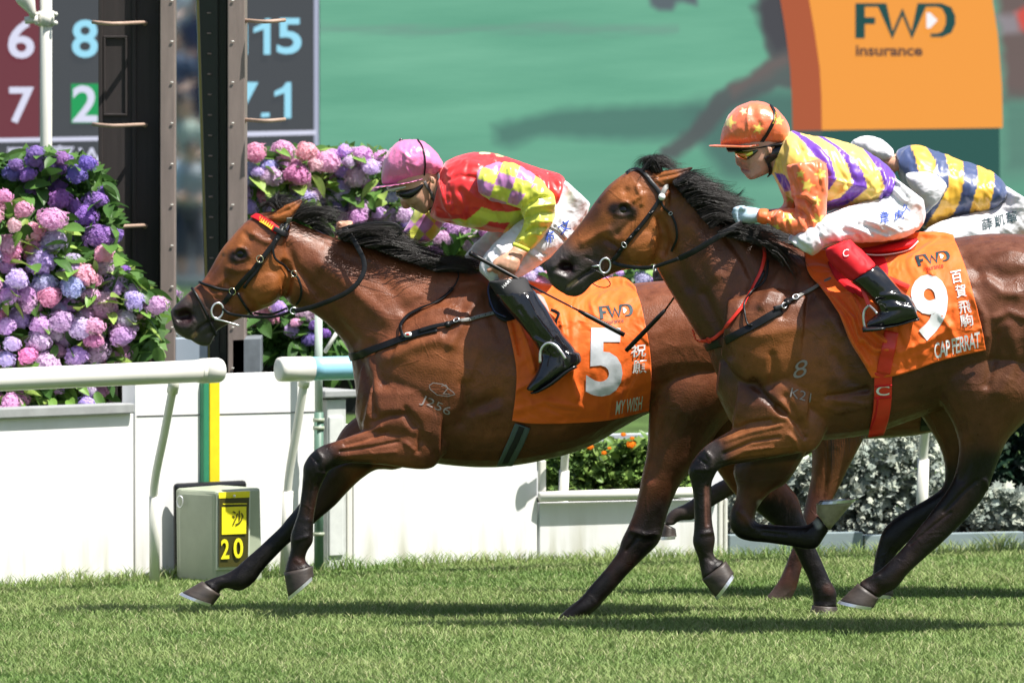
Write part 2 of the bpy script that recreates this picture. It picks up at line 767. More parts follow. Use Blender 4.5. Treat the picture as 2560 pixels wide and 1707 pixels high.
def stroke_polys(lines, w):
    out = []
    for ln in lines:
        for a, b in zip(ln[:-1], ln[1:]):
            a, b = np.array(a, float), np.array(b, float)
            d = b - a
            L = np.hypot(*d) + 1e-9
            d = d / L
            n = np.array([-d[1], d[0]]) * w / 2
            e = d * w * 0.35
            out.append([tuple(a - e + n), tuple(a - e - n), tuple(b + e - n), tuple(b + e + n)])
    return out


def decal(name, geo, org, ux, uy, bv, mt, parent=None, off=0.0015, cell=9.0, thick=0.0):
    """lay flat print on a curved surface: local x/y -> photograph pixels org + x*ux + y*uy -> surface"""
    v, f = geo
    bm = bmesh.new()
    px = [(org[0] + p[0] * ux[0] + p[1] * uy[0], org[1] + p[0] * ux[1] + p[1] * uy[1]) for p in v]
    vs = [bm.verts.new((a, b, 0)) for a, b in px]
    for q in f:
        try:
            bm.faces.new([vs[i] for i in q])
        except ValueError:
            pass
    a = np.array(px)
    lo, hi = a.min(0), a.max(0)
    for ax in (0, 1):
        n = int((hi[ax] - lo[ax]) / cell)
        for k in range(1, n + 1):
            co = [0, 0, 0]
            no = [0, 0, 0]
            co[ax] = lo[ax] + k * cell
            no[ax] = 1
            bmesh.ops.bisect_plane(bm, geom=bm.verts[:] + bm.edges[:] + bm.faces[:], plane_co=co, plane_no=no)
    bad = []
    for w in bm.verts:
        p, n = hit(bv, (w.co.x, w.co.y))
        if p is None:
            bad.append(w)
            continue
        w.co = Vector(p + n * off)
    bmesh.ops.delete(bm, geom=bad, context='VERTS')
    me = bpy.data.meshes.new(name)
    bm.to_mesh(me)
    bm.free()
    return link(name, me, mt, parent, smooth=True)


def hair_geo(guides, n, Y, ysp, r0=0.0012, jit=6.0, seg=9, seed=1, droop=0.0, clump=0.4):
    """strands interpolated between guide curves; each guide: list of (x,y) photograph pixels, root first"""
    r = np.random.default_rng(seed)
    G = [catmull(g, max(1, 24 // (len(g) - 1))) for g in guides]
    m = 25
    G = [np.stack([np.interp(np.linspace(0, 1, m), np.linspace(0, 1, len(g)), g[:, k]) for k in (0, 1)], 1) for g in G]
    n = int(n * 1.45)
    V, F = [], []
    ncl = max(6, n // 14)
    cl = [(r.uniform(0, len(G) - 1.001), r.normal(0, 1, 2) * jit * 1.2, r.normal() * ysp, r.uniform(0.75, 1.12)) for _ in range(ncl)]
    for s in range(n):
        c = cl[r.integers(ncl)]
        t = np.clip(c[0] + r.normal() * 0.12, 0, len(G) - 1.001)
        i = int(t)
        g = G[i] * (1 - (t - i)) + G[i + 1] * (t - i)
        L = c[3] * r.uniform(0.7, 1.08)
        u = np.linspace(0, min(L, 1.0), seg)
        p = np.stack([np.interp(u, np.linspace(0, 1, m), g[:, k]) for k in (0, 1)], 1)
        if L > 1:
            p += (u[:, None] * (L - 1)) * (g[-1] - g[-6]) * 2
        k = u[:, None]
        p = p + k * c[1] * (1.5 if clump else 1) + k ** 1.2 * r.normal(0, 1, 2) * jit * 0.8 + r.normal(0, 1, 2) * jit * 0.35
        ph = r.uniform(0, 6.28)
        p[:, 1] += np.sin(u * 7 + ph) * jit * 0.35 * u
        yy = Y + c[2] * 0.8 + r.normal() * ysp * 0.5
        w = np.array([P(q, yy + 0.02 * math.sin(ph + 3 * a)) for q, a in zip(p, u)])
        rr = r0 * r.uniform(0.6, 1.3) * np.clip(1.15 - u / max(u[-1], .01), 0.12, 1)
        T = np.gradient(w, axis=0)
        T /= np.linalg.norm(T, axis=1)[:, None] + 1e-9
        a = np.cross(T, [0.1, 1, 0.1])
        a /= np.linalg.norm(a, axis=1)[:, None] + 1e-9
        b = np.cross(T, a)
        o = len(V) * seg * 3
        ring = np.stack([w + rr[:, None] * (math.cos(x) * a + math.sin(x) * b) for x in (0, 2.094, 4.189)], 1)
        V.append(ring.reshape(-1, 3))
        base = o + np.arange(seg - 1) * 3
        for j in range(3):
            kx = (j + 1) % 3
            F.append(np.stack([base + j, base + kx, base + 3 + kx, base + 3 + j], 1))
    return np.concatenate(V), np.concatenate(F)


def add_hair(name, parent, mt, *a, **k):
    v, f = hair_geo(*a, **k)
    return link(name, mesh_fast(name, v, f, 4), mt, parent)


def inpoly(px, poly):
    poly = np.array(poly, dtype=float)
    x, y = px[:, 0], px[:, 1]
    r = np.zeros(len(px), dtype=bool)
    j = len(poly) - 1
    for i in range(len(poly)):
        xi, yi = poly[i]
        xj, yj = poly[j]
        c = ((yi > y) != (yj > y)) & (x < (xj - xi) * (y - yi) / (yj - yi + 1e-12) + xi)
        r ^= c
        j = i
    return r


def norm_geo(g):
    v, f = g
    v = v.copy()
    lo, hi = v.min(0), v.max(0)
    v[:, 0] = (v[:, 0] - lo[0]) / max(hi[0] - lo[0], 1e-6)
    v[:, 1] = (v[:, 1] - lo[1]) / max(hi[1] - lo[1], 1e-6)
    return v, f


def ribbon2(line, w):
    """one mitred 2-D stroke -> quads"""
    a = np.array(line, float)
    T = np.diff(a, axis=0)
    T /= np.linalg.norm(T, axis=1)[:, None]
    V, F = [], []
    for i in range(len(a)):
        t0 = T[max(i - 1, 0)]
        t1 = T[min(i, len(T) - 1)]
        n0, n1 = np.array([-t0[1], t0[0]]), np.array([-t1[1], t1[0]])
        m = n0 + n1
        m /= max(np.linalg.norm(m), 1e-6)
        k = w / 2 / max(m @ n0, 0.45)
        V += [(*(a[i] + m * k), 0), (*(a[i] - m * k), 0)]
    for i in range(len(a) - 1):
        F.append((2 * i, 2 * i + 1, 2 * i + 3, 2 * i + 2))
    return np.array(V), F


def logo_geo(w=.072):
    k = lambda *p: [((x - 1130) / 700, (285 - y) / 265) for x, y in p]
    ln = k((1147, 285), (1147, 40), (1310, 40), (1385, 262), (1458, 90), (1527, 262), (1600, 40), (1730, 40), (1785, 62), (1812, 120), (1812, 180), (1785, 238), (1735, 262), (1665, 262))
    return join_geo([ribbon2(ln, w), ribbon2(k((1172, 155), (1258, 155)), w * 1.9)])


LOGO_TRI = poly_geo2([[((x - 1130) / 700, (285 - y) / 265) for x, y in ((1635, 95), (1662, 95), (1718, 152), (1662, 210), (1635, 210))]])


# ------------------------------------------------------------------ setting: turf
def wallY(px):
    """distance of the line of walls and rails at photograph column px"""
    return float(np.interp(px, [-400, 0, 1350, 2560, 3200], [1.35, 1.95, 3.45, 4.2, 4.6]))


M['turf'] = mat('turf', (0.060, 0.105, 0.028), rough=0.95, spec=0.2, noise=0.5, nscale=3.5, bump=0.8, bscale=30, bdist=0.02)
v, f = box_geo((-300, -80, -0.4), (300, 400, 0))
tag(add('grass_field', (v, f), M['turf'], None, False), kind='structure')

# blades: a dense near field of short bent blades
mg = bpy.data.materials.new('grass_blades')
mg.use_nodes = True
nt = mg.node_tree
pb = nt.nodes['Principled BSDF']
vc = nt.nodes.new('ShaderNodeVertexColor')
vc.layer_name = 'Col'
nt.links.new(vc.outputs['Color'], pb.inputs['Base Color'])
pb.inputs['Roughness'].default_value = 0.6
pb.inputs['Specular IOR Level'].default_value = 0.25
tr = nt.nodes.new('ShaderNodeBsdfTranslucent')
nt.links.new(vc.outputs['Color'], tr.inputs['Color'])
mx = nt.nodes.new('ShaderNodeMixShader')
mx.inputs[0].default_value = 0.25
nt.links.new(pb.outputs[0], mx.inputs[1])
nt.links.new(tr.outputs[0], mx.inputs[2])
nt.links.new(mx.outputs[0], nt.nodes['Material Output'].inputs['Surface'])


def blades(name, x, y, h, w, lean, base_cols):
    n = len(x)
    a = rng.uniform(0, 2 * math.pi, n)
    la = rng.uniform(0, 2 * math.pi, n)
    sx, sy = np.cos(a) * w / 2, np.sin(a) * w / 2
    lx, ly = np.cos(la) * h * lean, np.sin(la) * h * lean
    z0 = np.zeros(n)
    V = np.stack([np.stack([x - sx, y - sy, z0 - .002], 1), np.stack([x + sx, y + sy, z0 - .002], 1),
                  np.stack([x + lx * .35 + sx * .8, y + ly * .35 + sy * .8, h * .6], 1), np.stack([x + lx * .35 - sx * .8, y + ly * .35 - sy * .8, h * .6], 1),
                  np.stack([x + lx, y + ly, h], 1)], 1)
    i = np.arange(n) * 5
    F = np.concatenate([np.stack([i, i + 1, i + 2], 1), np.stack([i, i + 2, i + 3], 1), np.stack([i + 3, i + 2, i + 4], 1)])
    me = mesh_fast(name, V.reshape(-1, 3), F, 3)
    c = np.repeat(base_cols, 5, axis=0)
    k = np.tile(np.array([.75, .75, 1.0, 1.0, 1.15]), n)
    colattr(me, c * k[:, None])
    return me


def turf_cols(x, y):
    p = np.stack([x, y * 1.0, x * 0], 1)
    patch = fbm(p * np.array([.7, 1.6, 1]), 1.1, 3, 31)
    n = len(x)
    g1, g2, g3 = np.array([.145, .24, .060]), np.array([.285, .355, .125]), np.array([.40, .40, .21])
    t = np.clip(.45 + .65 * patch + .25 * fbm(p * np.array([3.0, 5.0, 1]), 1.3, 2, 33) + rng.normal(0, .16, n), 0, 1)[:, None]
    c = g1 * (1 - t) + g2 * t
    dry = (rng.uniform(0, 1, n) < .10 + .05 * patch)[:, None]
    c = np.where(dry, g3, c)
    return c * rng.uniform(.84, 1.14, n)[:, None], patch


NB = 340000
X = rng.uniform(-3.2, 3.2, NB)
Yb = -4.3 + 9.0 * rng.uniform(0, 1, NB) ** 0.93
cg, pt = turf_cols(X, Yb)
hh = rng.uniform(.011, .029, NB) * (1 + .3 * pt)
keep = Yb < np.interp(X, [-2.6, .12, 2.4], [1.9, 3.42, 4.25])
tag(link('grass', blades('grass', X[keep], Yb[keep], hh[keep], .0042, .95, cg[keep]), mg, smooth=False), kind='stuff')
# longer unmown tufts against the walls
n2 = 5200
X = rng.uniform(-2.2, 2.3, n2)
Yw = np.interp(X, [-2.05, .12, 2.2], [1.9, 3.42, 4.15]) - np.abs(rng.normal(0, .09, n2)) - .01
cg, pt = turf_cols(X, Yw)
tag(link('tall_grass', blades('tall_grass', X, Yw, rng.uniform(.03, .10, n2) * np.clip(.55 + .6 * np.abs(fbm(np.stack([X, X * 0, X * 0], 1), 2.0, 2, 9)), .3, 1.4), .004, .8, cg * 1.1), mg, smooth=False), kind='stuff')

# ------------------------------------------------------------------ walls and planters
M['wall'] = mat('white_wall', (0.77, 0.77, 0.76), rough=0.7, noise=0.05, nscale=3, bump=0.25, bscale=14, bdist=0.003)
N_, L_ = M['wall'].node_tree.nodes, M['wall'].node_tree.links
g_ = N_.new('ShaderNodeNewGeometry')
sx = N_.new('ShaderNodeSeparateXYZ')
L_.new(g_.outputs['Position'], sx.inputs[0])
mp_ = N_.new('ShaderNodeMapping')
mp_.inputs['Scale'].default_value = (9, 9, 1.2)
L_.new(g_.outputs['Position'], mp_.inputs[0])
nz_ = N_.new('ShaderNodeTexNoise')
nz_.inputs['Scale'].default_value = 1.6
nz_.inputs['Detail'].default_value = 7
L_.new(mp_.outputs[0], nz_.inputs['Vector'])
zr = N_.new('ShaderNodeMapRange')
zr.inputs['From Min'].default_value = .02
zr.inputs['From Max'].default_value = .20
zr.inputs['To Min'].default_value = .85
zr.inputs['To Max'].default_value = .10
L_.new(sx.outputs['Z'], zr.inputs[0])
nr = N_.new('ShaderNodeMapRange')
nr.inputs['From Min'].default_value = .48
nr.inputs['From Max'].default_value = .75
L_.new(nz_.outputs[0], nr.inputs[0])
ml_ = N_.new('ShaderNodeMath')
ml_.operation = 'MULTIPLY'
L_.new(zr.outputs[0], ml_.inputs[0])
L_.new(nr.outputs[0], ml_.inputs[1])
mc = N_.new('ShaderNodeMixRGB')
mc.inputs[2].default_value = (.36, .35, .22, 1)
L_.new(ml_.outputs[0], mc.inputs[0])
bs_ = N_['Principled BSDF'].inputs['Base Color']
L_.new(bs_.links[0].from_socket, mc.inputs[1])
L_.new(mc.outputs[0], bs_)
M['greycap'] = mat('grey_coping', (0.30, 0.31, 0.31), rough=0.8, noise=0.15, nscale=12, bump=0.3, bscale=40)
M['pvc'] = mat('white_pipe', (0.74, 0.73, 0.67), rough=0.35, noise=0.04, nscale=6)
M['soil'] = mat('soil', (0.03, 0.02, 0.013), rough=1.0, noise=0.4, bump=1, bscale=40, bdist=.02)
M['seam'] = mat('dark_joint', (0.10, 0.10, 0.10), rough=0.9)


def slab(name, x0, x1, ybase0, ytop, mt, parent=None, dep=.12, fwd=0.0, bev=.006, base=None, botpx=None):
    """wall panel standing on the wall line between photograph columns x0..x1, its top at photograph row ytop"""
    Y0, Y1 = wallY(x0) - fwd, wallY(x1) - fwd
    a, b = P((x0, 1400), Y0), P((x1, 1400), Y1)
    zt0, zt1 = P((x0, ytop if not isinstance(ytop, tuple) else ytop[0]), Y0)[2], P((x1, ytop if not isinstance(ytop, tuple) else ytop[1]), Y1)[2]
    zt = (zt0 + zt1) / 2
    zb = -.05 if botpx is None else (P((x0, botpx), Y0)[2] + P((x1, botpx), Y1)[2]) / 2
    d = np.array([b[0] - a[0], b[1] - a[1]])
    L = np.hypot(*d)
    d /= L
    n = np.array([-d[1], d[0]])
    V = []
    for z in (zb, zt):
        for q in ((a[0], a[1]), (b[0], b[1]), (b[0] + n[0] * dep, b[1] + n[1] * dep), (a[0] + n[0] * dep, a[1] + n[1] * dep)):
            V.append((*q, z))
    F = [(3, 2, 1, 0), (4, 5, 6, 7), (0, 1, 5, 4), (1, 2, 6, 5), (2, 3, 7, 6), (3, 0, 4, 7)]
    o = link(name, mesh_np(name, V, F), mt, parent, smooth=False)
    if bev:
        bevelled(o, bev)
    return o


t = empty('planter', P((150, 1440), 2.0), 'long white planter wall with grey coping holding the left hydrangeas', 'planter')
slab('wall', -400, 335, 1460, 1046, M['wall'], t, dep=.9, fwd=.05)
slab('coping', -400, 338, 1460, 1022, M['greycap'], t, dep=.10, fwd=.085, botpx=1048)
w = slab('white_wall', 338, 795, 1450, 936, M['wall'], None, dep=.10)
tag(w, 'white boundary wall behind the marker box and the gap in the rail', 'wall')
# horizontal joint of that wall
for (x0, y0, x1, y1) in ((342, 1040, 790, 1029),):
    p0, p1 = P((x0, y0), wallY(x0) - .001), P((x1, y1), wallY(x1) - .001)
    o = add('joint', tube_geo([p0, (p0 + p1) / 2, p1], [.0022] * 3, 5), M['seam'], w)
w = slab('white_board', 884, 1343, 1430, 1105, M['wall'], None, dep=.04, bev=.004)
tag(w, 'large blank white board standing on the grass below the leading horse', 'panel')
w = slab('panel_post', 868, 882, 1430, 1060, M['pvc'], None, dep=.04, bev=.006)
tag(w, 'slim white post at the left edge of the large white board', 'post')
w = empty('cabinet', P((842, 1425), wallY(842)), 'grey white utility cabinet between the green pole and the white board', 'cabinet')
slab('body', 818, 866, 1430, 998, mat('cabinet_paint', (.55, .57, .55), rough=.6, noise=.1), w, dep=.25)
slab('lid', 812, 895, 1430, 975, M['greycap'], w, dep=.3, fwd=.03, botpx=994)
slab('door', 824, 860, 1430, 1040, mat('cabinet_door', (.62, .64, .62), rough=.6, noise=.08), w, dep=.02, fwd=.012, botpx=1390)
w = empty('planter', P((1570, 1400), 3.5), 'low white planter of orange marigolds with a rounded pipe edge', 'planter')
slab('wall', 1349, 1795, 1400, 1252, M['wall'], w, dep=.05, bev=.004)
p0, p1 = P((1349, 1241), wallY(1349) - .03), P((1800, 1228), wallY(1800) - .03)
add('edge_pipe', tube_geo([p0, (p0 * .5 + p1 * .5), p1], [.022] * 3, 14), M['pvc'], w)
slab('soil', 1352, 1790, 1400, 1262, M['soil'], w, dep=.7, fwd=-.05)
slab('side_post', 1350, 1366, 1400, 1150, M['pvc'], w, dep=.03, fwd=.0, botpx=1230)
M['backwall'] = mat('back_wall', (0.74, 0.75, 0.76), rough=.7, noise=.05, nscale=4)
w = slab('rear_wall', 1290, 1900, 1380, 1085, M['backwall'], None, dep=.1, fwd=-1.1)
tag(w, 'white garden wall behind the marigold bed', 'wall')
w2 = slab('shade_band', 1290, 1900, 1380, 1083, mat('painted_shade', (.35, .38, .41), rough=.7), w, dep=.02, fwd=-1.08, botpx=1150)  # grey strip painted in for the shade on this white wall
for x in (1797, 1811):
    w = slab('white_post', x, x + (11 if x < 1800 else 9), 1395, 1245, M['pvc'], None, dep=.03, fwd=.01)
    tag(w, 'flat white post closing the marigold planter at its right end' if x < 1800 else 'narrow ribbed white pipe beside the grey blue kerb wall', 'post')
M['bluegrey'] = mat('blue_grey_kerb', (0.20, 0.255, 0.27), rough=.75, noise=.12, nscale=5, bump=.2)
t = empty('kerb_wall', P((2200, 1380), 4.0), 'low blue grey kerb wall under the silver leaved plants', 'wall')
for x0, x1 in ((1824, 2158), (2162, 2560), (2564, 3000)):
    slab('panel', x0, x1, 1390, (1341, 1325), M['bluegrey'], t, dep=.06, bev=.004)
slab('soil', 1824, 3000, 1390, 1345, M['soil'], t, dep=1.6, fwd=-.07)

# ------------------------------------------------------------------ running rails
M['skyblue'] = mat('blue_pipe', (0.30, 0.62, 0.80), rough=0.35, noise=.03)


def pipe_between(p0, p1, r, n=20, seg=6, cap=True):
    return tube_geo([p0 + (p1 - p0) * i / seg for i in range(seg + 1)], [r] * (seg + 1), n)


def rail_post(root, top, mid, bot, Yt, Yb, r=.017):
    a, b, c = P(top, Yt), P(mid, (Yt + Yb * 2) / 3), P(bot, Yb)
    c[2] = -.02
    pts = catmull([a, a * .5 + b * .5, b, b * .5 + c * .5, c], 4)
    o = add('post', tube_geo(pts, [r] * len(pts), 14), M['pvc'], root)
    add('collar', tube_geo([a + (b - a) * .0, a + (b - a) * .12], [r * 1.35] * 2, 14), M['pvc'], o)
    add('sleeve', tube_geo([b + (c - b) * .1, c], [r * 1.25] * 2, 14), M['pvc'], o)


t = empty('running_rail', P((200, 925), 1.6), 'white running rail in front of the left hydrangeas ending in a round cap', 'rail')
a, b = P((-420, 968), .45), P((505, 927), 1.52)
add('rail', pipe_between(a, b, .0445), M['pvc'], t)
b2 = b + (b - a) / np.linalg.norm(b - a) * .09
add('joint_ring', pipe_between(b - (b - a) * .012, b + (b2 - b) * .05, .0465), M['pvc'], t)
o = add('end_cap', tube_geo([b, b + (b2 - b) * .85, b + (b2 - b) * .97, b2], [.050, .050, .046, .030], 24), M['pvc'], t)
rail_post(t, W8(1142, 385), W8(1008, 1085), W8(1010, 1670), 1.62, 2.05)
rail_post(t, (-90, 975), (-135, 1215), (-135, 1480), 1.0, 1.6)
t = empty('running_rail', P((1600, 910), 3.0), 'running rail with a white cap and sky blue sleeve running behind the horses', 'rail')
a, c = P(W8(1815, 322), 1.9), P((3000, 878), 4.0)
d = (c - a) / np.linalg.norm(c - a)
add('end_cap', tube_geo([a, a + d * .006, a + d * .02, a + d * .15], [.036, .048, .050, .050], 24), M['pvc'], t)
add('sleeve', pipe_between(a + d * .150, a + d * .40, .0475), M['skyblue'], t)
add('sleeve', pipe_between(a + d * .40, a + d * .75, .0470), M['skyblue'], t)
add('rail', pipe_between(a + d * .75, c, .0445), M['pvc'], t)
rail_post(t, W8(1996, 350), W8(1885, 1050), W8(1858, 1640), 2.3, 2.45)
rail_post(t, (1432, 940), (1412, 1150), (1400, 1400), 3.25, 3.62)
rail_post(t, (2330, 930), (2309, 1120), (2302, 1330), 3.75, 4.05, r=.02)

# ------------------------------------------------------------------ striped boards, marker box, poles
t = empty('striped_board', P((530, 1190), 2.4), 'upright green and yellow striped board on the white wall above the marker box', 'board')
for nm, x0, x1, c in (('green_stripe', 509, 524, (.03, .22, .11)), ('yellow_stripe', 524.5, 551, (.80, .62, .01))):
    slab(nm, x0, x1, 1190, 950, mat(nm, c, rough=.5, noise=.06), t, dep=.03, fwd=.035, botpx=1215)

M['boxgreen'] = mat('grey_green_paint', (.34, .38, .28), rough=.45, noise=.08, nscale=10, bump=.1)
M['signyellow'] = mat('sign_yellow', (.82, .72, .02), rough=.4)
M['signolive'] = mat('sign_dark', (.05, .045, .008), rough=.4)
t = empty('marker_box', P((545, 1450), 2.2), 'grey green marker box with a yellow and black number plate standing on the grass', 'marker')


def quadbox(name, px4, Ys, dep, mt, parent, bev=.004):
    """box whose front face has four photograph corners (tl,tr,br,bl) at distances Ys (left,right), pushed back by dep"""
    tl, tr_, br, bl = px4
    V = [P(bl, Ys[0]), P(br, Ys[1]), P(tr_, Ys[1]), P(tl, Ys[0])]
    n = np.cross(V[1] - V[0], V[3] - V[0])
    n /= np.linalg.norm(n)
    if n[1] < 0:
        n = -n
    V = V + [p + n * dep for p in V]
    F = [(0, 1, 2, 3), (7, 6, 5, 4), (0, 4, 5, 1), (1, 5, 6, 2), (2, 6, 7, 3), (3, 7, 4, 0)]
    o = link(name, mesh_np(name, V, F), mt, parent, smooth=False)
    bm = bmesh.new()
    bm.from_mesh(o.data)
    bmesh.ops.recalc_face_normals(bm, faces=bm.faces)
    bm.to_mesh(o.data)
    bm.free()
    if bev:
        bevelled(o, bev)
    return o


quadbox('case', R4((355, 560), (696, 534), (712, 1248), (362, 1275)), (2.02, 2.16), .28, M['boxgreen'], t, .012)
quadbox('side_panel', R4((62, 545), (352, 562), (358, 1275), (72, 1240)), (2.22, 2.02), .14, M['boxgreen'], t, .02)
quadbox('backboard', R4((42, 505), (590, 480), (600, 1200), (48, 1190)), (2.36, 2.40), .03, M['black'], t, .02)
quadbox('sign_frame', R4((372, 570), (622, 556), (612, 1140), (368, 1155)), (2.010, 2.110), .012, mat('frame_paint', (.52, .56, .47), rough=.4), t, .003)
sg = quadbox('number_plate', R4((388, 575), (610, 562), (600, 1122), (384, 1132)), (2.004, 2.098), .006, M['signolive'], t, 0)
s2 = quadbox('plate_top', R4((380, 570), (615, 560), (612, 608), (384, 616)), (2.000, 2.094), .003, M['signyellow'], sg, 0)
quadbox('plate_line', R4((412, 655), (592, 652), (592, 658), (412, 662)), (2.012, 2.086), .003, M['signyellow'], sg, 0)
quadbox('plate_panel', R4((404, 682), (588, 676), (586, 880), (404, 888)), (2.008, 2.082), .003, M['signyellow'], sg, 0)
add('bolt', ball_geo(P(R4(497, 598), 2.035), .006, 6), M['pvc'], sg)
add('handle', ring_geo(P(R4(90, 640), 2.17), .018, .003, (-.5, -.8, 0), (.8, 1.3), 16, 6), M['alloy'] if 'alloy' in M else M['pvc'], t)
sbv = bvh_of(s2.data)


def flattext(txt, reg, org, ux, uy, Y0, Y1, mt, parent, bold=0.0, xr=(0, 1), name='lettering', geo=None):
    """print on a flat upright face: distance interpolated between Y0 at column xr[0] and Y1 at column xr[1]"""
    v, f = norm_geo(text_geo(txt, bold)) if geo is None else geo
    V = []
    for p in v:
        q = reg(org[0] + p[0] * ux[0] + p[1] * uy[0], org[1] + p[0] * ux[1] + p[1] * uy[1])
        V.append(P(q, Y0 + (Y1 - Y0) * (q[0] - xr[0]) / (xr[1] - xr[0])))
    return link(name, mesh_np(name, V, f), mt, parent, smooth=False)


xr = (R4(388, 0)[0], R4(605, 0)[0])
flattext('沙', R4, (480, 822), (88, -6), (0, -112), 1.998, 2.086, M['signolive'], sg, .01, xr)
flattext('2', R4, (398, 1072), (62, -4), (0, -150), 1.998, 2.086, M['signyellow'], sg, .02, xr)
flattext('0', R4, (492, 1066), (72, -4), (0, -152), 1.998, 2.086, M['signyellow'], sg, .02, xr)
t = empty('green_pole', P((797, 1425), 2.65), 'slim pole, pale above and green below, right of the rail gap', 'pole')
a, m_, b = P((796, 772), 2.7), P((797, 1030), 2.7), P((797, 1425), 2.7)
b[2] = -.02
add('upper', tube_geo([a, m_], [.0165, .0165], 14), mat('pale_green', (.42, .50, .44), rough=.5), t)
add('lower', tube_geo([m_, b], [.0195, .0195], 14), mat('pole_green', (.10, .19, .14), rough=.5, noise=.1), t)
for y in (1045, 1065, 1330):
    add('clamp', tube_geo([P((797, y), 2.7), P((797, y + 9), 2.7)], [.024, .024], 12), M['boxgreen'], t)
s = add('white_strut', tube_geo([P((812, 880), 2.9), P((862, 800), 2.95)], [.009, .009], 10), M['pvc'])
tag(s, 'thin diagonal white strut below the neck of the leading horse', 'strut')

# ------------------------------------------------------------------ winning post column with its mirror
M['brownsteel'] = mat('brown_steel', (0.028, 0.021, 0.020), rough=.7, noise=.2, nscale=8, stretch=(6, 6, .3), bump=.2)
M['taupe'] = mat('taupe_steel', (0.22, 0.175, 0.155), rough=.55, noise=.15, nscale=8, stretch=(4, 4, .5), bump=.2)
M['darkchannel'] = mat('dark_channel', (0.012, 0.017, 0.015), rough=.35)
M['mirror'] = mat('mirror', (0.80, 0.86, 0.88), rough=.015, metal=1.0)
YC = 3.6
t = empty('winning_post', P((430, 1300), YC), 'tall brown steel winning post with a narrow mirror between its flanges', 'winning post')


def vbox(name, x0, x1, y0, y1, Y, dep, mt, parent, bev=.004):
    return quadbox(name, ((x0, y0), (x1, y0), (x1, y1), (x0, y1)), (Y, Y), dep, mt, parent, bev)


vbox('web', 246, 399, -900, 1300, YC, .35, M['brownsteel'], t)
vbox('edge_strip', 246, 256, -900, 1300, YC - .012, .02, M['brownsteel'], t, .002)
vbox('inner_strip', 330, 340, -900, 1300, YC - .014, .02, M['brownsteel'], t, .002)
for a in ((258, 90, 318, 96), (258, 284, 318, 290), (258, 96, 264, 284), (312, 96, 318, 284)):
    vbox('panel_frame', a[0], a[2], a[1], a[3], YC - .010, .018, M['brownsteel'], t, .002)
fl_ = vbox('flange', 400, 437, -900, 1300, YC - .10, .42, M['taupe'], t)
fr_ = vbox('flange', 569, 612, -900, 1300, YC - .10, .42, M['taupe'], t)
mi = quadbox('mirror', ((438, -900), (462, -900), (519, 935), (438, 935)), (YC + .02, YC + .02), .01, M['mirror'], t, 0)
# the glass leans back a little
vv = getv(mi.data)
zc = vv[:, 2].mean()
vv[:, 1] += (vv[:, 2] - zc) * math.tan(math.radians(.62))
setv(mi.data, vv)
quadbox('mirror_foot_reflection', ((438, 845), (519, 845), (519, 935), (438, 935)), (YC - .02, YC - .02), .01, mat('painted_reflection', (.35, .42, .50), rough=.5), t)  # flat pale colour painted in for light reflected at the mirror's bottom
quadbox('gilt_edge', ((464, -900), (470, -900), (526, 935), (520, 935)), (YC - .01, YC - .01), .03, mat('gilt', (.20, .18, .05), rough=.4), t, 0)
quadbox('channel', ((471, -900), (540, -900), (548, 935), (527, 935)), (YC + .0, YC + .0), .2, M['darkchannel'], t, 0)
vbox('dark_recess', 541, 568, -900, 1300, YC + .06, .2, M['black'], t)
for k in range(22):
    y = -18 + k * 51
    if y > 900:
        break
    add('bolt', plate_geo(P((522 + 9 * y / 860, y), YC - .003), .018, .007, .004, (0, -1, 0)), M['taupe'], t)
    if k % 2 == 0:
        for xx in (430, 582):
            add('rivet', plate_geo(P((xx, y + 20), YC - .103), .012, .004, .003, (0, -1, 0)), M['pvc'], fl_ if xx < 500 else fr_)
M['rung'] = mat('rust_rung', (.36, .25, .19), rough=.6, noise=.2)
for (x0, x1, y) in ((232, 362, 57), (232, 362, 312), (232, 362, 564), (712, 612, 52), (712, 612, 300)):
    s = 1 if x0 < 500 else -1
    pts = [P((x1, y + 4), YC - .02), P((x1 - s * 4, y), YC - .06), P((x0 + s * 50, y + 3), YC - .16), P((x0, y - 1), YC - .10)]
    add('rung', tube_geo(catmull(pts, 3), [.0085] * 10, 8), M['rung'], t)
w = quadbox('dark_bin', ((580, 848), (652, 845), (652, 935), (580, 935)), (3.5, 3.5), .4, mat('steel_grey', (.16, .18, .20), rough=.6, noise=.2), None)
tag(w, 'steel grey box at the foot of the winning post behind the rail gap', 'box')
w = quadbox('flower_tub', ((655, 850), (900, 845), (900, 1030), (655, 1030)), (4.3, 4.3), .5, mat('black_tub', (.012, .014, .014), rough=.6), None)
tag(w, 'black tub under the hydrangeas behind the leading horse neck', 'tub')

t = empty('lamp_pole', P((112, 900), 5.2), 'white pole with a clamped lamp in front of the scoreboard', 'lamp pole')
a, b = P((115, -500), 5.2), P((115, 1000), 5.2)
b[2] = -.02
add('pole', tube_geo([a, (a + b) / 2, b], [.026] * 3, 16), M['pvc'], t)
add('clamp', tube_geo([P((115, 28), 5.2), P((115, 66), 5.2)], [.036] * 2, 14), M['pvc'], t)
for dx, y in ((24, 36), (24, 58), (-24, 36), (-24, 58)):
    add('bolt', ball_geo(P((115 + dx, y), 5.17), .010, 6), M['pvc'], t)
add('arm', tube_geo([P((62, 52), 5.17), P((95, 48), 5.17)], [.016, .018], 10), M['pvc'], t)
add('lamp_head', tube_geo([P((58, -14), 5.15), P((66, 2), 5.15), P((80, 30), 5.15), P((82, 44), 5.15)], [.044, .040, .018, .012], 14), M['pvc'], t)

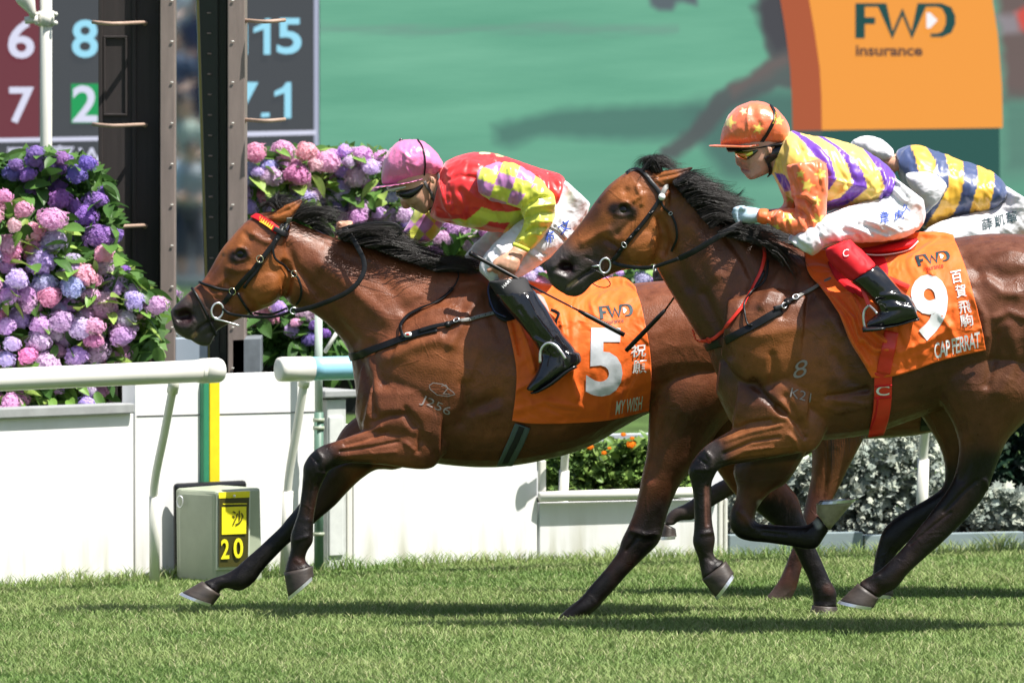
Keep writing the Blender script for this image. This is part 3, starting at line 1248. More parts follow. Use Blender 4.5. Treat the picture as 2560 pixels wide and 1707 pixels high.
# ------------------------------------------------------------------ spectators on the stand opposite, seen in the mirror
def spectator(x, y, z, h, top, leg, label, hair=(.02, .015, .012)):
    r = empty('person', (x, y, z), label, 'spectator', 'spectators on the stand')
    k = h / 1.7
    W = lambda pts: [(np.array([x, y, z]) + np.array(p) * k) for p in pts]
    gs = [ball_geo(W([(0, 0, 1.58)])[0], .105 * k, 10, (.85, .95, 1.15)), tube_geo(W([(0, 0, 1.36), (0, 0, 1.5)]), [.06 * k, .055 * k], 8)]
    for s in (-1, 1):
        gs.append(tube_geo(W([(.19 * s, 0, 1.34), (.25 * s, .02, 1.08), (.12 * s, .20, .98), (.03 * s, .24, 1.0)]), [.05 * k, .042 * k, .035 * k, .035 * k], 8))
        gs.append(tube_geo(W([(.09 * s, 0, .85), (.10 * s, .01, .48), (.10 * s, 0, .05)]), [.085 * k, .06 * k, .045 * k], 8))
    gs.append(tube_geo(W([(0, 0, .82), (0, 0, 1.05), (0, 0, 1.28), (0, 0, 1.38)]), [.15 * k, .14 * k, .17 * k, .10 * k], 10, .62))
    me = remesh(gs, .022)
    colattr(me, np.tile(np.array([SPK]), (len(me.vertices), 1)))
    link('body', me, M['skin'], r)
    gt = [tube_geo(W([(0, 0, .80), (0, 0, 1.05), (0, 0, 1.28), (0, 0, 1.42)]), [.18 * k, .165 * k, .20 * k, .11 * k], 12, .65)]
    for s in (-1, 1):
        gt.append(tube_geo(W([(.17 * s, 0, 1.36), (.245 * s, .02, 1.12)]), [.07 * k, .062 * k], 8))
    add('shirt', gt, mat('shirt', top, rough=.8), r)
    gt = [tube_geo(W([(0, 0, .72), (0, 0, .90)]), [.185 * k, .175 * k], 12, .65)]
    for s in (-1, 1):
        gt.append(tube_geo(W([(.09 * s, 0, .80), (.10 * s, .01, .25)]), [.105 * k, .075 * k], 8))
    add('trousers', gt, mat('trousers', leg, rough=.8), r)
    add('hair', ball_geo(W([(0, -.02, 1.61)])[0], .112 * k, 10, (.9, .95, 1.1)), mat('dark_hair', hair, rough=.6), r)


SPK = (.50, .30, .21)
stand = empty('grandstand', (-4, -78, 0), 'stepped concrete grandstand terrace opposite the winning post', 'grandstand')
M['concrete'] = mat('concrete', (.30, .33, .35), rough=.8, noise=.1, nscale=2)
for k in range(7):
    add('step', box_geo((-14, -75 - 1.0 * (k + 1), -.02), (8, -75 - 1.0 * k, .42 * (k + 1) - .3)), M['concrete'], stand, False)
add('rear_wall', box_geo((-14, -83, 0), (8, -82.2, 9)), mat('pale_stand_wall', (.42, .52, .55), rough=.8), stand, False)
for (dx, row, h, top, leg, lb) in ((-.16, 0, 1.66, (.40, .50, .62), (.03, .04, .08), 'spectator in a pale blue shirt on the front step of the stand'), (.10, 0, 1.60, (.30, .33, .36), (.05, .05, .07), 'spectator in a grey shirt at the front of the stand'),
                                   (.02, 1, 1.72, (.34, .42, .36), (.06, .06, .07), 'spectator in a sage green shirt on the second step of the stand'), (.34, 2, 1.7, (.02, .03, .07), (.03, .03, .04), 'spectator in a black shirt on the third step of the stand'),
                                   (-.12, 3, 1.68, (.03, .06, .12), (.30, .22, .15), 'spectator in a dark teal shirt on the fourth step of the stand'), (.20, 4, 1.7, (.02, .035, .09), (.02, .03, .08), 'spectator in navy with folded arms on the fifth step of the stand'),
                                   (-.22, 5, 1.75, (.62, .68, .75), (.05, .05, .06), 'spectator in a white shirt on the sixth step of the stand'), (.30, 6, 1.75, (.12, .12, .14), (.05, .05, .06), 'spectator in charcoal on the top step of the stand')):
    y = -75 - 1.0 * row - .5
    spectator(-3.86 - .031 * row + dx, y, .42 * (row + 1) - .3, h, top, leg, lb)

# ------------------------------------------------------------------ LED boards
EX = 2 ** scn.view_settings.exposure


def led(name, c):
    c = tuple(x / EX for x in s2l(*c))
    return mat(name, (0.004, 0.004, 0.004), rough=.6, spec=.1, emit=c, estr=1.0)


def ledv(name):
    m = bpy.data.materials.new(name)
    m.use_nodes = True
    N, L = m.node_tree.nodes, m.node_tree.links
    b = N['Principled BSDF']
    b.inputs['Base Color'].default_value = (.004, .004, .004, 1)
    b.inputs['Roughness'].default_value = .6
    b.inputs['Specular IOR Level'].default_value = .1
    a = N.new('ShaderNodeVertexColor')
    a.layer_name = 'Col'
    tc = N.new('ShaderNodeTexCoord')
    wv = N.new('ShaderNodeTexWave')
    wv.bands_direction = 'Z'
    wv.inputs['Scale'].default_value = 16
    L.new(tc.outputs['Object'], wv.inputs['Vector'])
    mr = N.new('ShaderNodeMapRange')
    mr.inputs['To Min'].default_value = .90
    mr.inputs['To Max'].default_value = 1.06
    L.new(wv.outputs[0], mr.inputs[0])
    ml = N.new('ShaderNodeVectorMath')
    ml.operation = 'SCALE'
    L.new(a.outputs['Color'], ml.inputs[0])
    L.new(mr.outputs[0], ml.inputs['Scale'])
    L.new(ml.outputs[0], b.inputs['Emission Color'])
    b.inputs['Emission Strength'].default_value = 1.0
    return m


YS = 16.0
sl_ = -.03


def sp(x, y, dY=0.0):
    return P((x, y), YS + (x - 700) / 26120 * 56 * 0.35 + dY)


def sheet(name, pl, mt, parent, dY):
    return link(name, mesh_np(name, [sp(x, y, dY) for x, y in pl], [tuple(range(len(pl)))]), mt, parent, smooth=False)


sb = empty('scoreboard', sp(300, 330), 'dark LED scoreboard with white and cyan race numbers', 'scoreboard')
cabV = [sp(-500, -700, .05), sp(797, -700, .05), sp(797, 1045, .05), sp(-500, 1045, .05)]
cabV += [p + np.array([0, .5, 0]) for p in cabV]
link('cabinet', mesh_np('cabinet', cabV, [(0, 1, 2, 3), (7, 6, 5, 4), (0, 4, 5, 1), (1, 5, 6, 2), (2, 6, 7, 3), (3, 7, 4, 0)]), M['black'], sb, False)
sheet('display', [(-500, -700), (797, -700), (797, 520), (-500, 520)], led('led_grey', (74, 78, 83)), sb, 0)
sheet('maroon_field', [(-500, -700), (99, -700), (99, 345), (-500, 355)], led('led_maroon', (114, 58, 68)), sb, -.01)
wl_ = led('led_white', (222, 224, 246))
cy_ = led('led_cyan', (160, 226, 250))
sheet('divider', [(-500, 354), (246, 342), (246, 352), (-500, 364)], wl_, sb, -.015)
sheet('divider', [(605, 330), (790, 326), (790, 337), (605, 342)], wl_, sb, -.015)
sheet('border', [(785, -700), (797, -700), (797, 520), (785, 520)], led('led_border', (176, 182, 205)), sb, -.012)
sheet('green_field', [(178, 210), (246, 210), (246, 308), (178, 308)], led('led_green', (35, 160, 92)), sb, -.012)


def ledtext(txt, x, y, w, h, mt, bold=.01, skew=0, name='digit', parent=None, dY=-.02, geo=None, tilt=0.0):
    v, f = norm_geo(text_geo(txt, bold)) if geo is None else geo
    V = [sp(x + p[0] * w + p[1] * skew, y - p[1] * h + p[0] * tilt, dY) for p in v]
    return link(name, mesh_np(name, V, f), mt, parent if parent is not None else sb, smooth=False)


ledtext('6', 20, 147, 66, 95, wl_, .02)
ledtext('7', 23, 309, 62, 91, wl_, .02, skew=0)
ledtext('8', 180, 145, 65, 95, cy_, .02)
ledtext('2', 181, 306, 63, 92, wl_, .02)
ONE = poly_geo2([[(.60, 0), (1, 0), (1, 1), (.72, 1), (.50, .86), (0, .74), (0, .60), (.60, .70)]])
for k in range(3):
    sheet('bar', [(606 + 5 * k, 137), (609 + 5 * k, 137), (609 + 5 * k, 62), (606 + 5 * k, 62)], cy_, sb, -.02)
ledtext('1', 634, 137, 42, 90, cy_, geo=ONE)
ledtext('5', 692, 136, 62, 90, cy_, .02)
ledtext('7', 576, 296, 70, 90, cy_, .02, skew=0)
sheet('point', [(653, 294), (674, 293), (674, 282), (653, 283)], cy_, sb, -.02)
ledtext('1', 686, 296, 42, 90, cy_, geo=ONE)
ledtext('獨', 16, 402, 50, 34, wl_, .012, name='character')
ledtext('贏', 112, 412, 76, 48, wl_, .012, name='character')
ledtext('W', 196, 412, 66, 42, wl_, .012, name='character')

bs = empty('video_screen', sp(1700, 300), 'giant video screen showing green turf and an orange sponsor arch', 'video screen')
nx, ny = 520, 190
gx, gy = np.linspace(799, 2850, nx), np.linspace(-260, 560, ny)
GX, GYY = np.meshgrid(gx, gy)
px = np.stack([GX.ravel(), GYY.ravel()], 1)


def soft(d, r, k=1.0):
    return np.clip(1 - d / r, 0, 1)[:, None] ** k


st1 = fbm(np.c_[px[:, 0] / 900, px[:, 1] / 95, px[:, 0] * 0], 1.0, 3, 41)
st2 = fbm(np.c_[px[:, 0] / 300, px[:, 1] / 30, px[:, 0] * 0], 1.0, 3, 42)
g0, g1_ = np.array([122., 188, 158]), np.array([96., 164, 136])
tt = np.clip(.5 + .4 * st1 + .18 * st2, 0, 1)[:, None]
c = g0 * (1 - tt) + g1_ * tt
gr = np.clip((px[:, 1] - 330) / 250, 0, 1)[:, None] * .4
c = c * (1 - gr) + np.array([92., 135, 122]) * gr


def over(c, m, cc):
    return c * (1 - m) + np.array(cc, float) * m


c = over(c, .5 * np.clip(1 - np.abs(px[:, 1] - 75 - 18 * st2) / 22, 0, 1)[:, None] * (px[:, 0] < 1700)[:, None], (118, 148, 140))
S2 = Reg(1150, 0, .953)


def softpoly(c, pl, cc, a, feather=12.0, wob=5.0):
    w = fbm(np.c_[px / 70, px[:, 0] * 0], 1.0, 2, 43) * wob
    q = px + np.stack([w, w * .6], 1)
    ins = inpoly(q, pl)
    d = pdist(q, list(pl) + [pl[0]])
    sd = np.where(ins, d, -d)
    return over(c, (a * np.clip(.5 + sd / feather / 2, 0, 1))[:, None], cc)


for pl, cc, a, fe in ((S2((80, 300), (140, 285), (240, 262), (420, 252), (560, 250), (700, 225), (820, 225), (820, 420), (640, 420), (560, 330), (420, 335), (280, 330), (190, 325), (120, 350), (85, 340)), (80, 122, 112), .85, 16),
                      (S2((540, 255), (700, 200), (820, 195), (820, 420), (620, 420)), (78, 112, 106), .55, 30),
                      (S2((700, -60), (820, -60), (820, 215), (760, 210), (700, 235), (640, 258), (610, 300), (575, 335), (520, 378), (478, 380), (480, 355), (520, 330), (560, 290), (600, 235), (640, 200), (690, 180), (735, 140), (722, 90), (720, 40)), (88, 92, 94), .88, 9),
                      (S2((640, 205), (690, 182), (735, 145), (775, 118), (790, 150), (740, 178), (690, 205), (650, 232)), (122, 100, 98), .6, 12),
                      (S2((700, 20), (790, -60), (800, 110), (750, 130), (728, 90)), (70, 68, 76), .8, 14),
                      (S2((452, -20), (560, -20), (565, 14), (530, 4), (515, 8), (505, 26), (475, 26), (455, 14)), (92, 98, 108), .9, 8),
                      (S2((1275, -60), (1400, -60), (1400, 240), (1300, 240), (1290, 120)), (112, 88, 88), .9, 16),
                      (S2((1320, 30), (1400, -10), (1400, 100), (1330, 70)), (226, 84, 74), .9, 10),
                      (S2((1280, 40), (1325, 30), (1335, 80), (1290, 82)), (156, 150, 158), .8, 12),
                      (S2((1285, 230), (1400, 235), (1400, 420), (1290, 420)), (84, 112, 106), .6, 30)):
    c = softpoly(c, pl, cc, a, fe)
gate_side = C7((550, -200), (560, 0), (600, 240), (632, 500), (645, 700), (652, 962), (866, 958), (862, 700), (850, 500), (815, 250), (772, 0), (760, -200))
gate_front = C7((760, -200), (772, 0), (815, 250), (850, 500), (862, 700), (866, 958), (2196, 940), (2190, 640), (2160, 260), (2120, 0), (2100, -200))
base_side = C7((652, 962), (866, 958), (866, 1900), (640, 1900))
base_front = C7((866, 958), (2172, 940), (2178, 1900), (866, 1900))
f2 = fbm(np.c_[px / 200, px[:, 0] * 0], 1.0, 3, 44)[:, None]
lin = np.where(c / 255 <= .04045, c / 255 / 12.92, ((c / 255 + .055) / 1.055) ** 2.4) / EX
Vs = np.array([sp(x, y, 0) for x, y in px])
idx = np.arange(nx * ny).reshape(ny, nx)
Fs = np.stack([idx[:-1, :-1], idx[1:, :-1], idx[1:, 1:], idx[:-1, 1:]], -1).reshape(-1, 4)
me = mesh_fast('picture', Vs, Fs, 4)
colattr(me, lin)
link('display', me, ledv('led_picture'), bs, smooth=False)
cabV = [sp(799, -260, .05), sp(2850, -260, .05), sp(2850, 1045, .05), sp(799, 1045, .05)]
cabV += [p + np.array([0, .5, 0]) for p in cabV]
link('cabinet', mesh_np('cabinet', cabV, [(0, 1, 2, 3), (7, 6, 5, 4), (0, 4, 5, 1), (1, 5, 6, 2), (2, 6, 7, 3), (3, 7, 4, 0)]), M['black'], bs, False)
ink_ = led('led_ink', (30, 78, 76))
lg = logo_geo(.10)
V = [sp(*C7(1130 + p[0] * 700, 285 - p[1] * 265), -.02) for p in lg[0]]
link('logo', mesh_np('logo', V, lg[1]), ink_, bs, False)
V = [sp(*C7(1130 + p[0] * 700, 285 - p[1] * 265), -.025) for p in LOGO_TRI[0]]
link('logo_arrow', mesh_np('logo_arrow', V, LOGO_TRI[1]), led('led_arrow', (250, 248, 250)), bs, False)
x, y = C7(1115, 415)
ledtext('insurance', x, y, 490 / 2.94, 80 / 2.94, led('led_word', (84, 66, 62)), .03, parent=bs, name='lettering')
for nm, pl, cc, dd in (('arch_side', gate_side, (176, 90, 58), -.008), ('arch_front', gate_front, (246, 160, 68), -.010), ('base_side', base_side[:2] + [(base_side[2][0], 560), (base_side[3][0], 560)], (74, 92, 90), -.006), ('base_front', base_front[:2] + [(base_front[2][0], 560), (base_front[3][0], 560)], (44, 90, 84), -.007)):
    sheet(nm, pl, led('led_' + nm, cc), bs, dd)
# ------------------------------------------------------------------ plants
def colmat(name, rough=.55, trans=.25, bump=0.0):
    m = bpy.data.materials.new(name)
    m.use_nodes = True
    N, L = m.node_tree.nodes, m.node_tree.links
    b = N['Principled BSDF']
    oi = N.new('ShaderNodeObjectInfo')
    tc = N.new('ShaderNodeTexCoord')
    nz = N.new('ShaderNodeTexNoise')
    nz.inputs['Scale'].default_value = 40
    L.new(tc.outputs['Object'], nz.inputs['Vector'])
    mr = N.new('ShaderNodeMapRange')
    mr.inputs['From Min'].default_value = .3
    mr.inputs['From Max'].default_value = .7
    mr.inputs['To Min'].default_value = .72
    mr.inputs['To Max'].default_value = 1.25
    L.new(nz.outputs[0], mr.inputs[0])
    hs = N.new('ShaderNodeHueSaturation')
    L.new(oi.outputs['Color'], hs.inputs['Color'])
    L.new(mr.outputs[0], hs.inputs['Value'])
    L.new(hs.outputs[0], b.inputs['Base Color'])
    b.inputs['Roughness'].default_value = rough
    b.inputs['Specular IOR Level'].default_value = .3
    tr = N.new('ShaderNodeBsdfTranslucent')
    L.new(hs.outputs[0], tr.inputs['Color'])
    mx = N.new('ShaderNodeMixShader')
    mx.inputs[0].default_value = trans
    L.new(b.outputs[0], mx.inputs[1])
    L.new(tr.outputs[0], mx.inputs[2])
    L.new(mx.outputs[0], N['Material Output'].inputs['Surface'])
    return m


M['petal'] = colmat('petal', .8, .42)
M['leaf'] = colmat('leaf', .42, .28)


def head_mesh(seed):
    """mophead of four-petalled florets, radius 1"""
    r = np.random.default_rng(seed)
    V, F = [], []
    n = 105
    for i in range(n):
        z = 1 - 1.72 * (i + .5) / n
        ph = i * 2.39996 + r.normal() * .12
        s = math.sqrt(max(0, 1 - z * z))
        nrm = np.array([s * math.cos(ph), s * math.sin(ph), z])
        rr = .93 + r.uniform(-.05, .09)
        c = nrm * rr * np.array([1, 1, .86]) * (1 + .10 * math.sin(3 * ph + seed) * s + .07 * math.cos(5 * ph))
        nn = nrm + r.normal(0, .22, 3)
        nn /= np.linalg.norm(nn)
        a = np.cross(nn, r.normal(size=3))
        a /= np.linalg.norm(a)
        b = np.cross(nn, a)
        sz = .20 * r.uniform(.75, 1.25)
        for k in range(4):
            t = k * math.pi / 2 + .2
            d, e = a * math.cos(t) + b * math.sin(t), -a * math.sin(t) + b * math.cos(t)
            o = len(V)
            V += [c, c + (d * .62 - e * .50) * sz + nn * .03, c + d * sz * 1.15 - nn * .02 + nn * r.uniform(-.06, .05), c + (d * .62 + e * .50) * sz + nn * .03]
            F.append((o, o + 1, o + 2, o + 3))
    core, cf = ball_geo((0, 0, -.02), .84, 7, (1, 1, .86))
    o = len(V)
    V = np.vstack([np.array(V), core])
    F += [tuple(i + o for i in q) for q in cf]
    return mesh_np('flower_head', V, F)


def leaf_mesh(seed, L=1.0, W=.62, serr=True):
    r = np.random.default_rng(seed)
    n = 7
    V, F = [], []
    for i in range(n):
        t = i / (n - 1)
        w = W / 2 * math.sin(math.pi * min(t * .92 + .06, 1)) ** .75 * (1 - .25 * t)
        bend = -.32 * t * t
        cup = .10
        V += [(-w, t * L, bend + cup * w * 2), (-w * .5, t * L, bend + cup * w * .6 + r.uniform(-.008, .008)), (0, t * L, bend - .015), (w * .5, t * L, bend + cup * w * .6), (w, t * L, bend + cup * w * 2)]
    for i in range(n - 1):
        for j in range(4):
            a = i * 5 + j
            F.append((a, a + 1, a + 6, a + 5))
    return mesh_np('leaf', V, F)


HM = [head_mesh(s) for s in (1, 2, 3)]
for m_ in HM:
    m_.materials.append(M['petal'])
LM = [leaf_mesh(s, 1.0, w) for s, w in ((1, .62), (2, .7), (3, .52))]
for m_ in LM:
    m_.materials.append(M['leaf'])
    m_.polygons.foreach_set('use_smooth', np.ones(len(m_.polygons), dtype=bool))

PC = {'P': [(.88, .46, .66), (.89, .53, .69), (.85, .42, .62)], 'M': [(.78, .50, .78), (.84, .56, .80), (.75, .47, .76)], 'L': [(.72, .57, .85), (.77, .60, .84), (.66, .55, .85)],
      'B': [(.70, .67, .88), (.65, .63, .88)], 'V': [(.38, .23, .60), (.44, .24, .60), (.31, .23, .60)]}


def inst(name, me, parent, loc, rot, sc, colr):
    o = bpy.data.objects.new(name, me)
    col.objects.link(o)
    o.parent = parent
    o.matrix_parent_inverse = Matrix.Translation(-Vector(parent.location))
    o.location = loc
    o.rotation_euler = rot
    o.scale = (sc, sc, sc) if not isinstance(sc, tuple) else sc
    o.color = (*colr, 1)
    return o


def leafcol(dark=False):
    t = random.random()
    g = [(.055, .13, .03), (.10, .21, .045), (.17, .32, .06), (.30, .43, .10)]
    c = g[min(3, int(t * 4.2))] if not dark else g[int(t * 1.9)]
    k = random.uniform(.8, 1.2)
    return tuple(x * k for x in c)


def leaf_bulk(name, parent, pts, nrm, size, cols, mt):
    """many small leaves joined: the part of the shrub too dense to pick apart"""
    V, F, C = [], [], []
    r = np.random.default_rng(len(pts))
    for (p, n, s, c) in zip(pts, nrm, size, cols):
        n = n / (np.linalg.norm(n) + 1e-9)
        a = np.cross(n, r.normal(size=3))
        a /= np.linalg.norm(a) + 1e-9
        b = np.cross(n, a)
        o = len(V)
        V += [p - a * s * .5, p - b * s * .28 + n * s * .06, p + a * s * .5 - n * s * .12, p + b * s * .28 + n * s * .06]
        F.append((o, o + 1, o + 2, o + 3))
        C += [c] * 4
    me = mesh_fast(name, np.array(V), np.array(F), 4)
    colattr(me, np.array(C))
    o = link(name, me, mt, parent, smooth=False)
    o['kind'] = 'stuff'
    return o


M['leafv'] = mg   # vertex-coloured thin foliage


def bush(label, heads, Yc, outline, nleaf, bulk, depth=.45, lsize=(.07, .115), seed=1, dark=False, darkcore=True, nm='hydrangea_bush', cat='hydrangea', group='hydrangea bushes in flower'):
    """heads: (x,y,r,colour,dY) in photograph pixels; outline polygon in photograph pixels bounds the leaves"""
    random.seed(seed)
    r = np.random.default_rng(seed)
    ol = np.array(outline)
    base = P((ol[:, 0].mean(), ol[:, 1].max()), Yc)
    t = empty(nm, base, label, cat, group)
    for (x, y, rr, k, dY) in heads:
        p = P((x, y), Yc + dY)
        R_ = rr / FPX * (DIST + Yc)
        c = random.choice(PC[k])
        c = tuple(q * random.uniform(.88, 1.12) for q in c)
        inst('flower_head', random.choice(HM), t, p, (math.radians(random.uniform(20, 62)), random.uniform(-.4, .4), random.uniform(-.5, .5)), (R_ * random.uniform(.95, 1.18), R_ * random.uniform(.9, 1.08), R_ * random.uniform(.85, 1.1)), c)
    lo, hi = ol.min(0), ol.max(0)
    ks = [h[3] for h in heads]
    for _ in range(int(len(heads) * (1.9 if not dark else .9))):
        q = np.array([r.uniform(lo[0], hi[0]), r.uniform(lo[1], hi[1])])
        if not inpoly(q[None], ol)[0]:
            continue
        k = min(range(len(heads)), key=lambda i: (heads[i][0] - q[0]) ** 2 + (heads[i][1] - q[1]) ** 2)
        k = ks[k] if random.random() < .7 else random.choice(ks)
        R_ = random.uniform(17, 30) / FPX * (DIST + Yc)
        c = tuple(z * random.uniform(.88, 1.12) for z in random.choice(PC[k]))
        inst('flower_head', random.choice(HM), t, P(q, Yc + random.uniform(-.10, .05)), (math.radians(random.uniform(20, 70)), random.uniform(-.5, .5), random.uniform(-.5, .5)), (R_, R_, R_ * .8), c)
    n = 0
    while n < nleaf:
        q = np.array([r.uniform(lo[0], hi[0]), r.uniform(lo[1], hi[1])])
        if not inpoly(q[None], ol)[0]:
            continue
        n += 1
        d = r.uniform(-.13, .06)
        p = P(q, Yc + d)
        s = r.uniform(*lsize)
        inst('leaf', random.choice(LM), t, p, (math.radians(r.uniform(-60, 35)), math.radians(r.uniform(-40, 40)), r.uniform(0, 6.28)), float(s), leafcol(dark))
    pts, nn, sz, cc = [], [], [], []
    while len(pts) < bulk:
        q = np.array([r.uniform(lo[0], hi[0]), r.uniform(lo[1], hi[1])])
        if not inpoly(q[None], ol)[0]:
            continue
        p = P(q, Yc + r.uniform(.02, depth))
        pts.append(p)
        nn.append(np.array([r.normal() * .6, -1 + r.normal() * .6, .8 + r.normal() * .5]))
        sz.append(r.uniform(.05, .11))
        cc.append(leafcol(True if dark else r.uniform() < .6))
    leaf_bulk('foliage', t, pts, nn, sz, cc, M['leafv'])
    for k in range(5):
        x = lo[0] + (hi[0] - lo[0]) * (.2 + .15 * k)
        a = P((x, hi[1] - 10), Yc + .25)
        b = P((x + r.uniform(-30, 30), (lo[1] + hi[1]) / 2), Yc + .25)
        add('stem', tube_geo([a, (a + b) / 2 + np.array([.01, 0, 0]), b], [.008, .006, .004], 6), M['soil'], t)
    return t


def HL(reg, lst, dY=0.0):
    out = []
    for (x, y, rr, k) in lst:
        out.append((*reg(x, y), rr / reg.k, k, dY + random.uniform(-.16, -.04)))
    return out


random.seed(3)
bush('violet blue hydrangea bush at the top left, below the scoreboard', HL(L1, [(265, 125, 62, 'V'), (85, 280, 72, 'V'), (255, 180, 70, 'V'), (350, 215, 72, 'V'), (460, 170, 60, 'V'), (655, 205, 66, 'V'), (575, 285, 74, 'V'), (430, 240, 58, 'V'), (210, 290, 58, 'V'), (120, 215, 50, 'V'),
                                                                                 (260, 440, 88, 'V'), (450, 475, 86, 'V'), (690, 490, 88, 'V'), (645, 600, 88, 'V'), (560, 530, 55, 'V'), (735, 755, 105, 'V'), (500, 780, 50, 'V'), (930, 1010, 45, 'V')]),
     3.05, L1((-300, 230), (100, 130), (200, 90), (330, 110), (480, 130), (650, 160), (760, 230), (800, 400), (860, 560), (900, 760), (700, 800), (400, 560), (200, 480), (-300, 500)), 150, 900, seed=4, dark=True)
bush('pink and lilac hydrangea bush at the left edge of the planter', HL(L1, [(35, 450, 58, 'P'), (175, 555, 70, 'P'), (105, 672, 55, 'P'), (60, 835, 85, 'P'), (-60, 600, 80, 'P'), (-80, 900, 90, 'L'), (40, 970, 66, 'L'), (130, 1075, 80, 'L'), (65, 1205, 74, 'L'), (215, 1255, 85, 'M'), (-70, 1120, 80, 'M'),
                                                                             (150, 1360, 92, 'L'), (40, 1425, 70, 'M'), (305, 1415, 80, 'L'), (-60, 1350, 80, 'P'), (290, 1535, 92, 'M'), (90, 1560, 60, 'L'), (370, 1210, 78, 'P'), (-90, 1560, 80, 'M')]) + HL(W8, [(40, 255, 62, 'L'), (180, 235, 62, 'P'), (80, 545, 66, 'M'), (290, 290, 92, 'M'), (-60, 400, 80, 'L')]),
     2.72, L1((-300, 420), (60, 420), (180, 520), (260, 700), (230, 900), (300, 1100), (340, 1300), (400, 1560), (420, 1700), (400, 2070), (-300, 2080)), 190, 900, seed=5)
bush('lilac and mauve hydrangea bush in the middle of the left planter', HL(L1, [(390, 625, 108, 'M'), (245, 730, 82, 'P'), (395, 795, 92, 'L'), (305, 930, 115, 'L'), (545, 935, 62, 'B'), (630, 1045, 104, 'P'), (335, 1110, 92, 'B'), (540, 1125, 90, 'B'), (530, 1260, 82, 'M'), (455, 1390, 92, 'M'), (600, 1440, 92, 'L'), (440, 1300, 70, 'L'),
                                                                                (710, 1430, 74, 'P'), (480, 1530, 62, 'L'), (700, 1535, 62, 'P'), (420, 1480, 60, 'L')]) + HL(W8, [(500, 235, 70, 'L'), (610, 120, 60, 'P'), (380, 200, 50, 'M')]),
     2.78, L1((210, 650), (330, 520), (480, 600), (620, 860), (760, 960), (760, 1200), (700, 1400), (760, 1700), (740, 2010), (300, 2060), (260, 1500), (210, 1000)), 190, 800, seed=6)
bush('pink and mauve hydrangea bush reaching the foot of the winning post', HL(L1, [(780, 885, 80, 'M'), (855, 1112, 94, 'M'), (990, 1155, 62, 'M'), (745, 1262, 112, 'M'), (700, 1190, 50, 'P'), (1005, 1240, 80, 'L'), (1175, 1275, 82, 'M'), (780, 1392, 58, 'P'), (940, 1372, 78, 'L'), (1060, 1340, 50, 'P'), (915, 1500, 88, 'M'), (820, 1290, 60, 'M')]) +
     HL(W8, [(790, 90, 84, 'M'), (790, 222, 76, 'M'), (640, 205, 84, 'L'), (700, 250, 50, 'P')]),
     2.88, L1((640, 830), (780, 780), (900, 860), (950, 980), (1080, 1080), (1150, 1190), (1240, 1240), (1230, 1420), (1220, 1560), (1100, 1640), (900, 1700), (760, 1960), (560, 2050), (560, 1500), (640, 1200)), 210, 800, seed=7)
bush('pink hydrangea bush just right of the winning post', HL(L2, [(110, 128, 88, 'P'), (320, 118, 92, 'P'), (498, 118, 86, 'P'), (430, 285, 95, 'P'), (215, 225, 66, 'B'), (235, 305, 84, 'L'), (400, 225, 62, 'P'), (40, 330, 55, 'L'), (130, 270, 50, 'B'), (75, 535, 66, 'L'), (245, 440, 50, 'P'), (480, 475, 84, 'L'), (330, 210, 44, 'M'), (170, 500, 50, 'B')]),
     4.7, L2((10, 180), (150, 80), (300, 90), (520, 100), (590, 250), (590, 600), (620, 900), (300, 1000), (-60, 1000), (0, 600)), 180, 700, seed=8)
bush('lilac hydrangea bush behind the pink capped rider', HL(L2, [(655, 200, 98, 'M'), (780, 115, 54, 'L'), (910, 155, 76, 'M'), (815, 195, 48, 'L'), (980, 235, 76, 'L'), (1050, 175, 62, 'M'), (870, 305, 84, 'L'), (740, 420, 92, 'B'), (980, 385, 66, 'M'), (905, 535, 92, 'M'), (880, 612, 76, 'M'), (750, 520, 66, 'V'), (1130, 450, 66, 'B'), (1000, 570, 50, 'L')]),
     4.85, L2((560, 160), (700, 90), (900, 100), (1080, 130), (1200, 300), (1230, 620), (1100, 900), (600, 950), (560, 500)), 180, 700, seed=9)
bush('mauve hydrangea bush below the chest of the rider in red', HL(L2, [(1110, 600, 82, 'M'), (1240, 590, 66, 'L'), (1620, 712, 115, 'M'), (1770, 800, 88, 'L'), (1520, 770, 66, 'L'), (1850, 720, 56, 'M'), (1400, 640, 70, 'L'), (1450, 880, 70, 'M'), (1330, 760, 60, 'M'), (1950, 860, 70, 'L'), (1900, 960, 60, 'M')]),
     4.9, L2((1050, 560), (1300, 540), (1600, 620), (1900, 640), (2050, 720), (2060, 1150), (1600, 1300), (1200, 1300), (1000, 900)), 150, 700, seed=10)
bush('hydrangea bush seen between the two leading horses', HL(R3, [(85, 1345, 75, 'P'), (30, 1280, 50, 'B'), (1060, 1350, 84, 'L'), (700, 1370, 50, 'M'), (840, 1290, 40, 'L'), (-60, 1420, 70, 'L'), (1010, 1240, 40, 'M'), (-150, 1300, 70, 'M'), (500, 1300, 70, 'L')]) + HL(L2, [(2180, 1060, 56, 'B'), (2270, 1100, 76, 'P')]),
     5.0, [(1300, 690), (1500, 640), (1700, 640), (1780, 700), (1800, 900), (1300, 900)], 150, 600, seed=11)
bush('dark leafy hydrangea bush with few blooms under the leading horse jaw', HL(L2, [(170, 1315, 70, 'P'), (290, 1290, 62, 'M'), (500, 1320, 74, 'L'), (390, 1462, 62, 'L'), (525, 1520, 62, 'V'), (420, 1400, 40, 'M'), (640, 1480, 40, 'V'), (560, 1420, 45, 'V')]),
     4.0, L2((60, 1250), (300, 1230), (560, 1260), (700, 1400), (860, 1600), (960, 1750), (700, 1800), (300, 1700), (150, 1600), (60, 1400)), 190, 600, seed=12, dark=True)


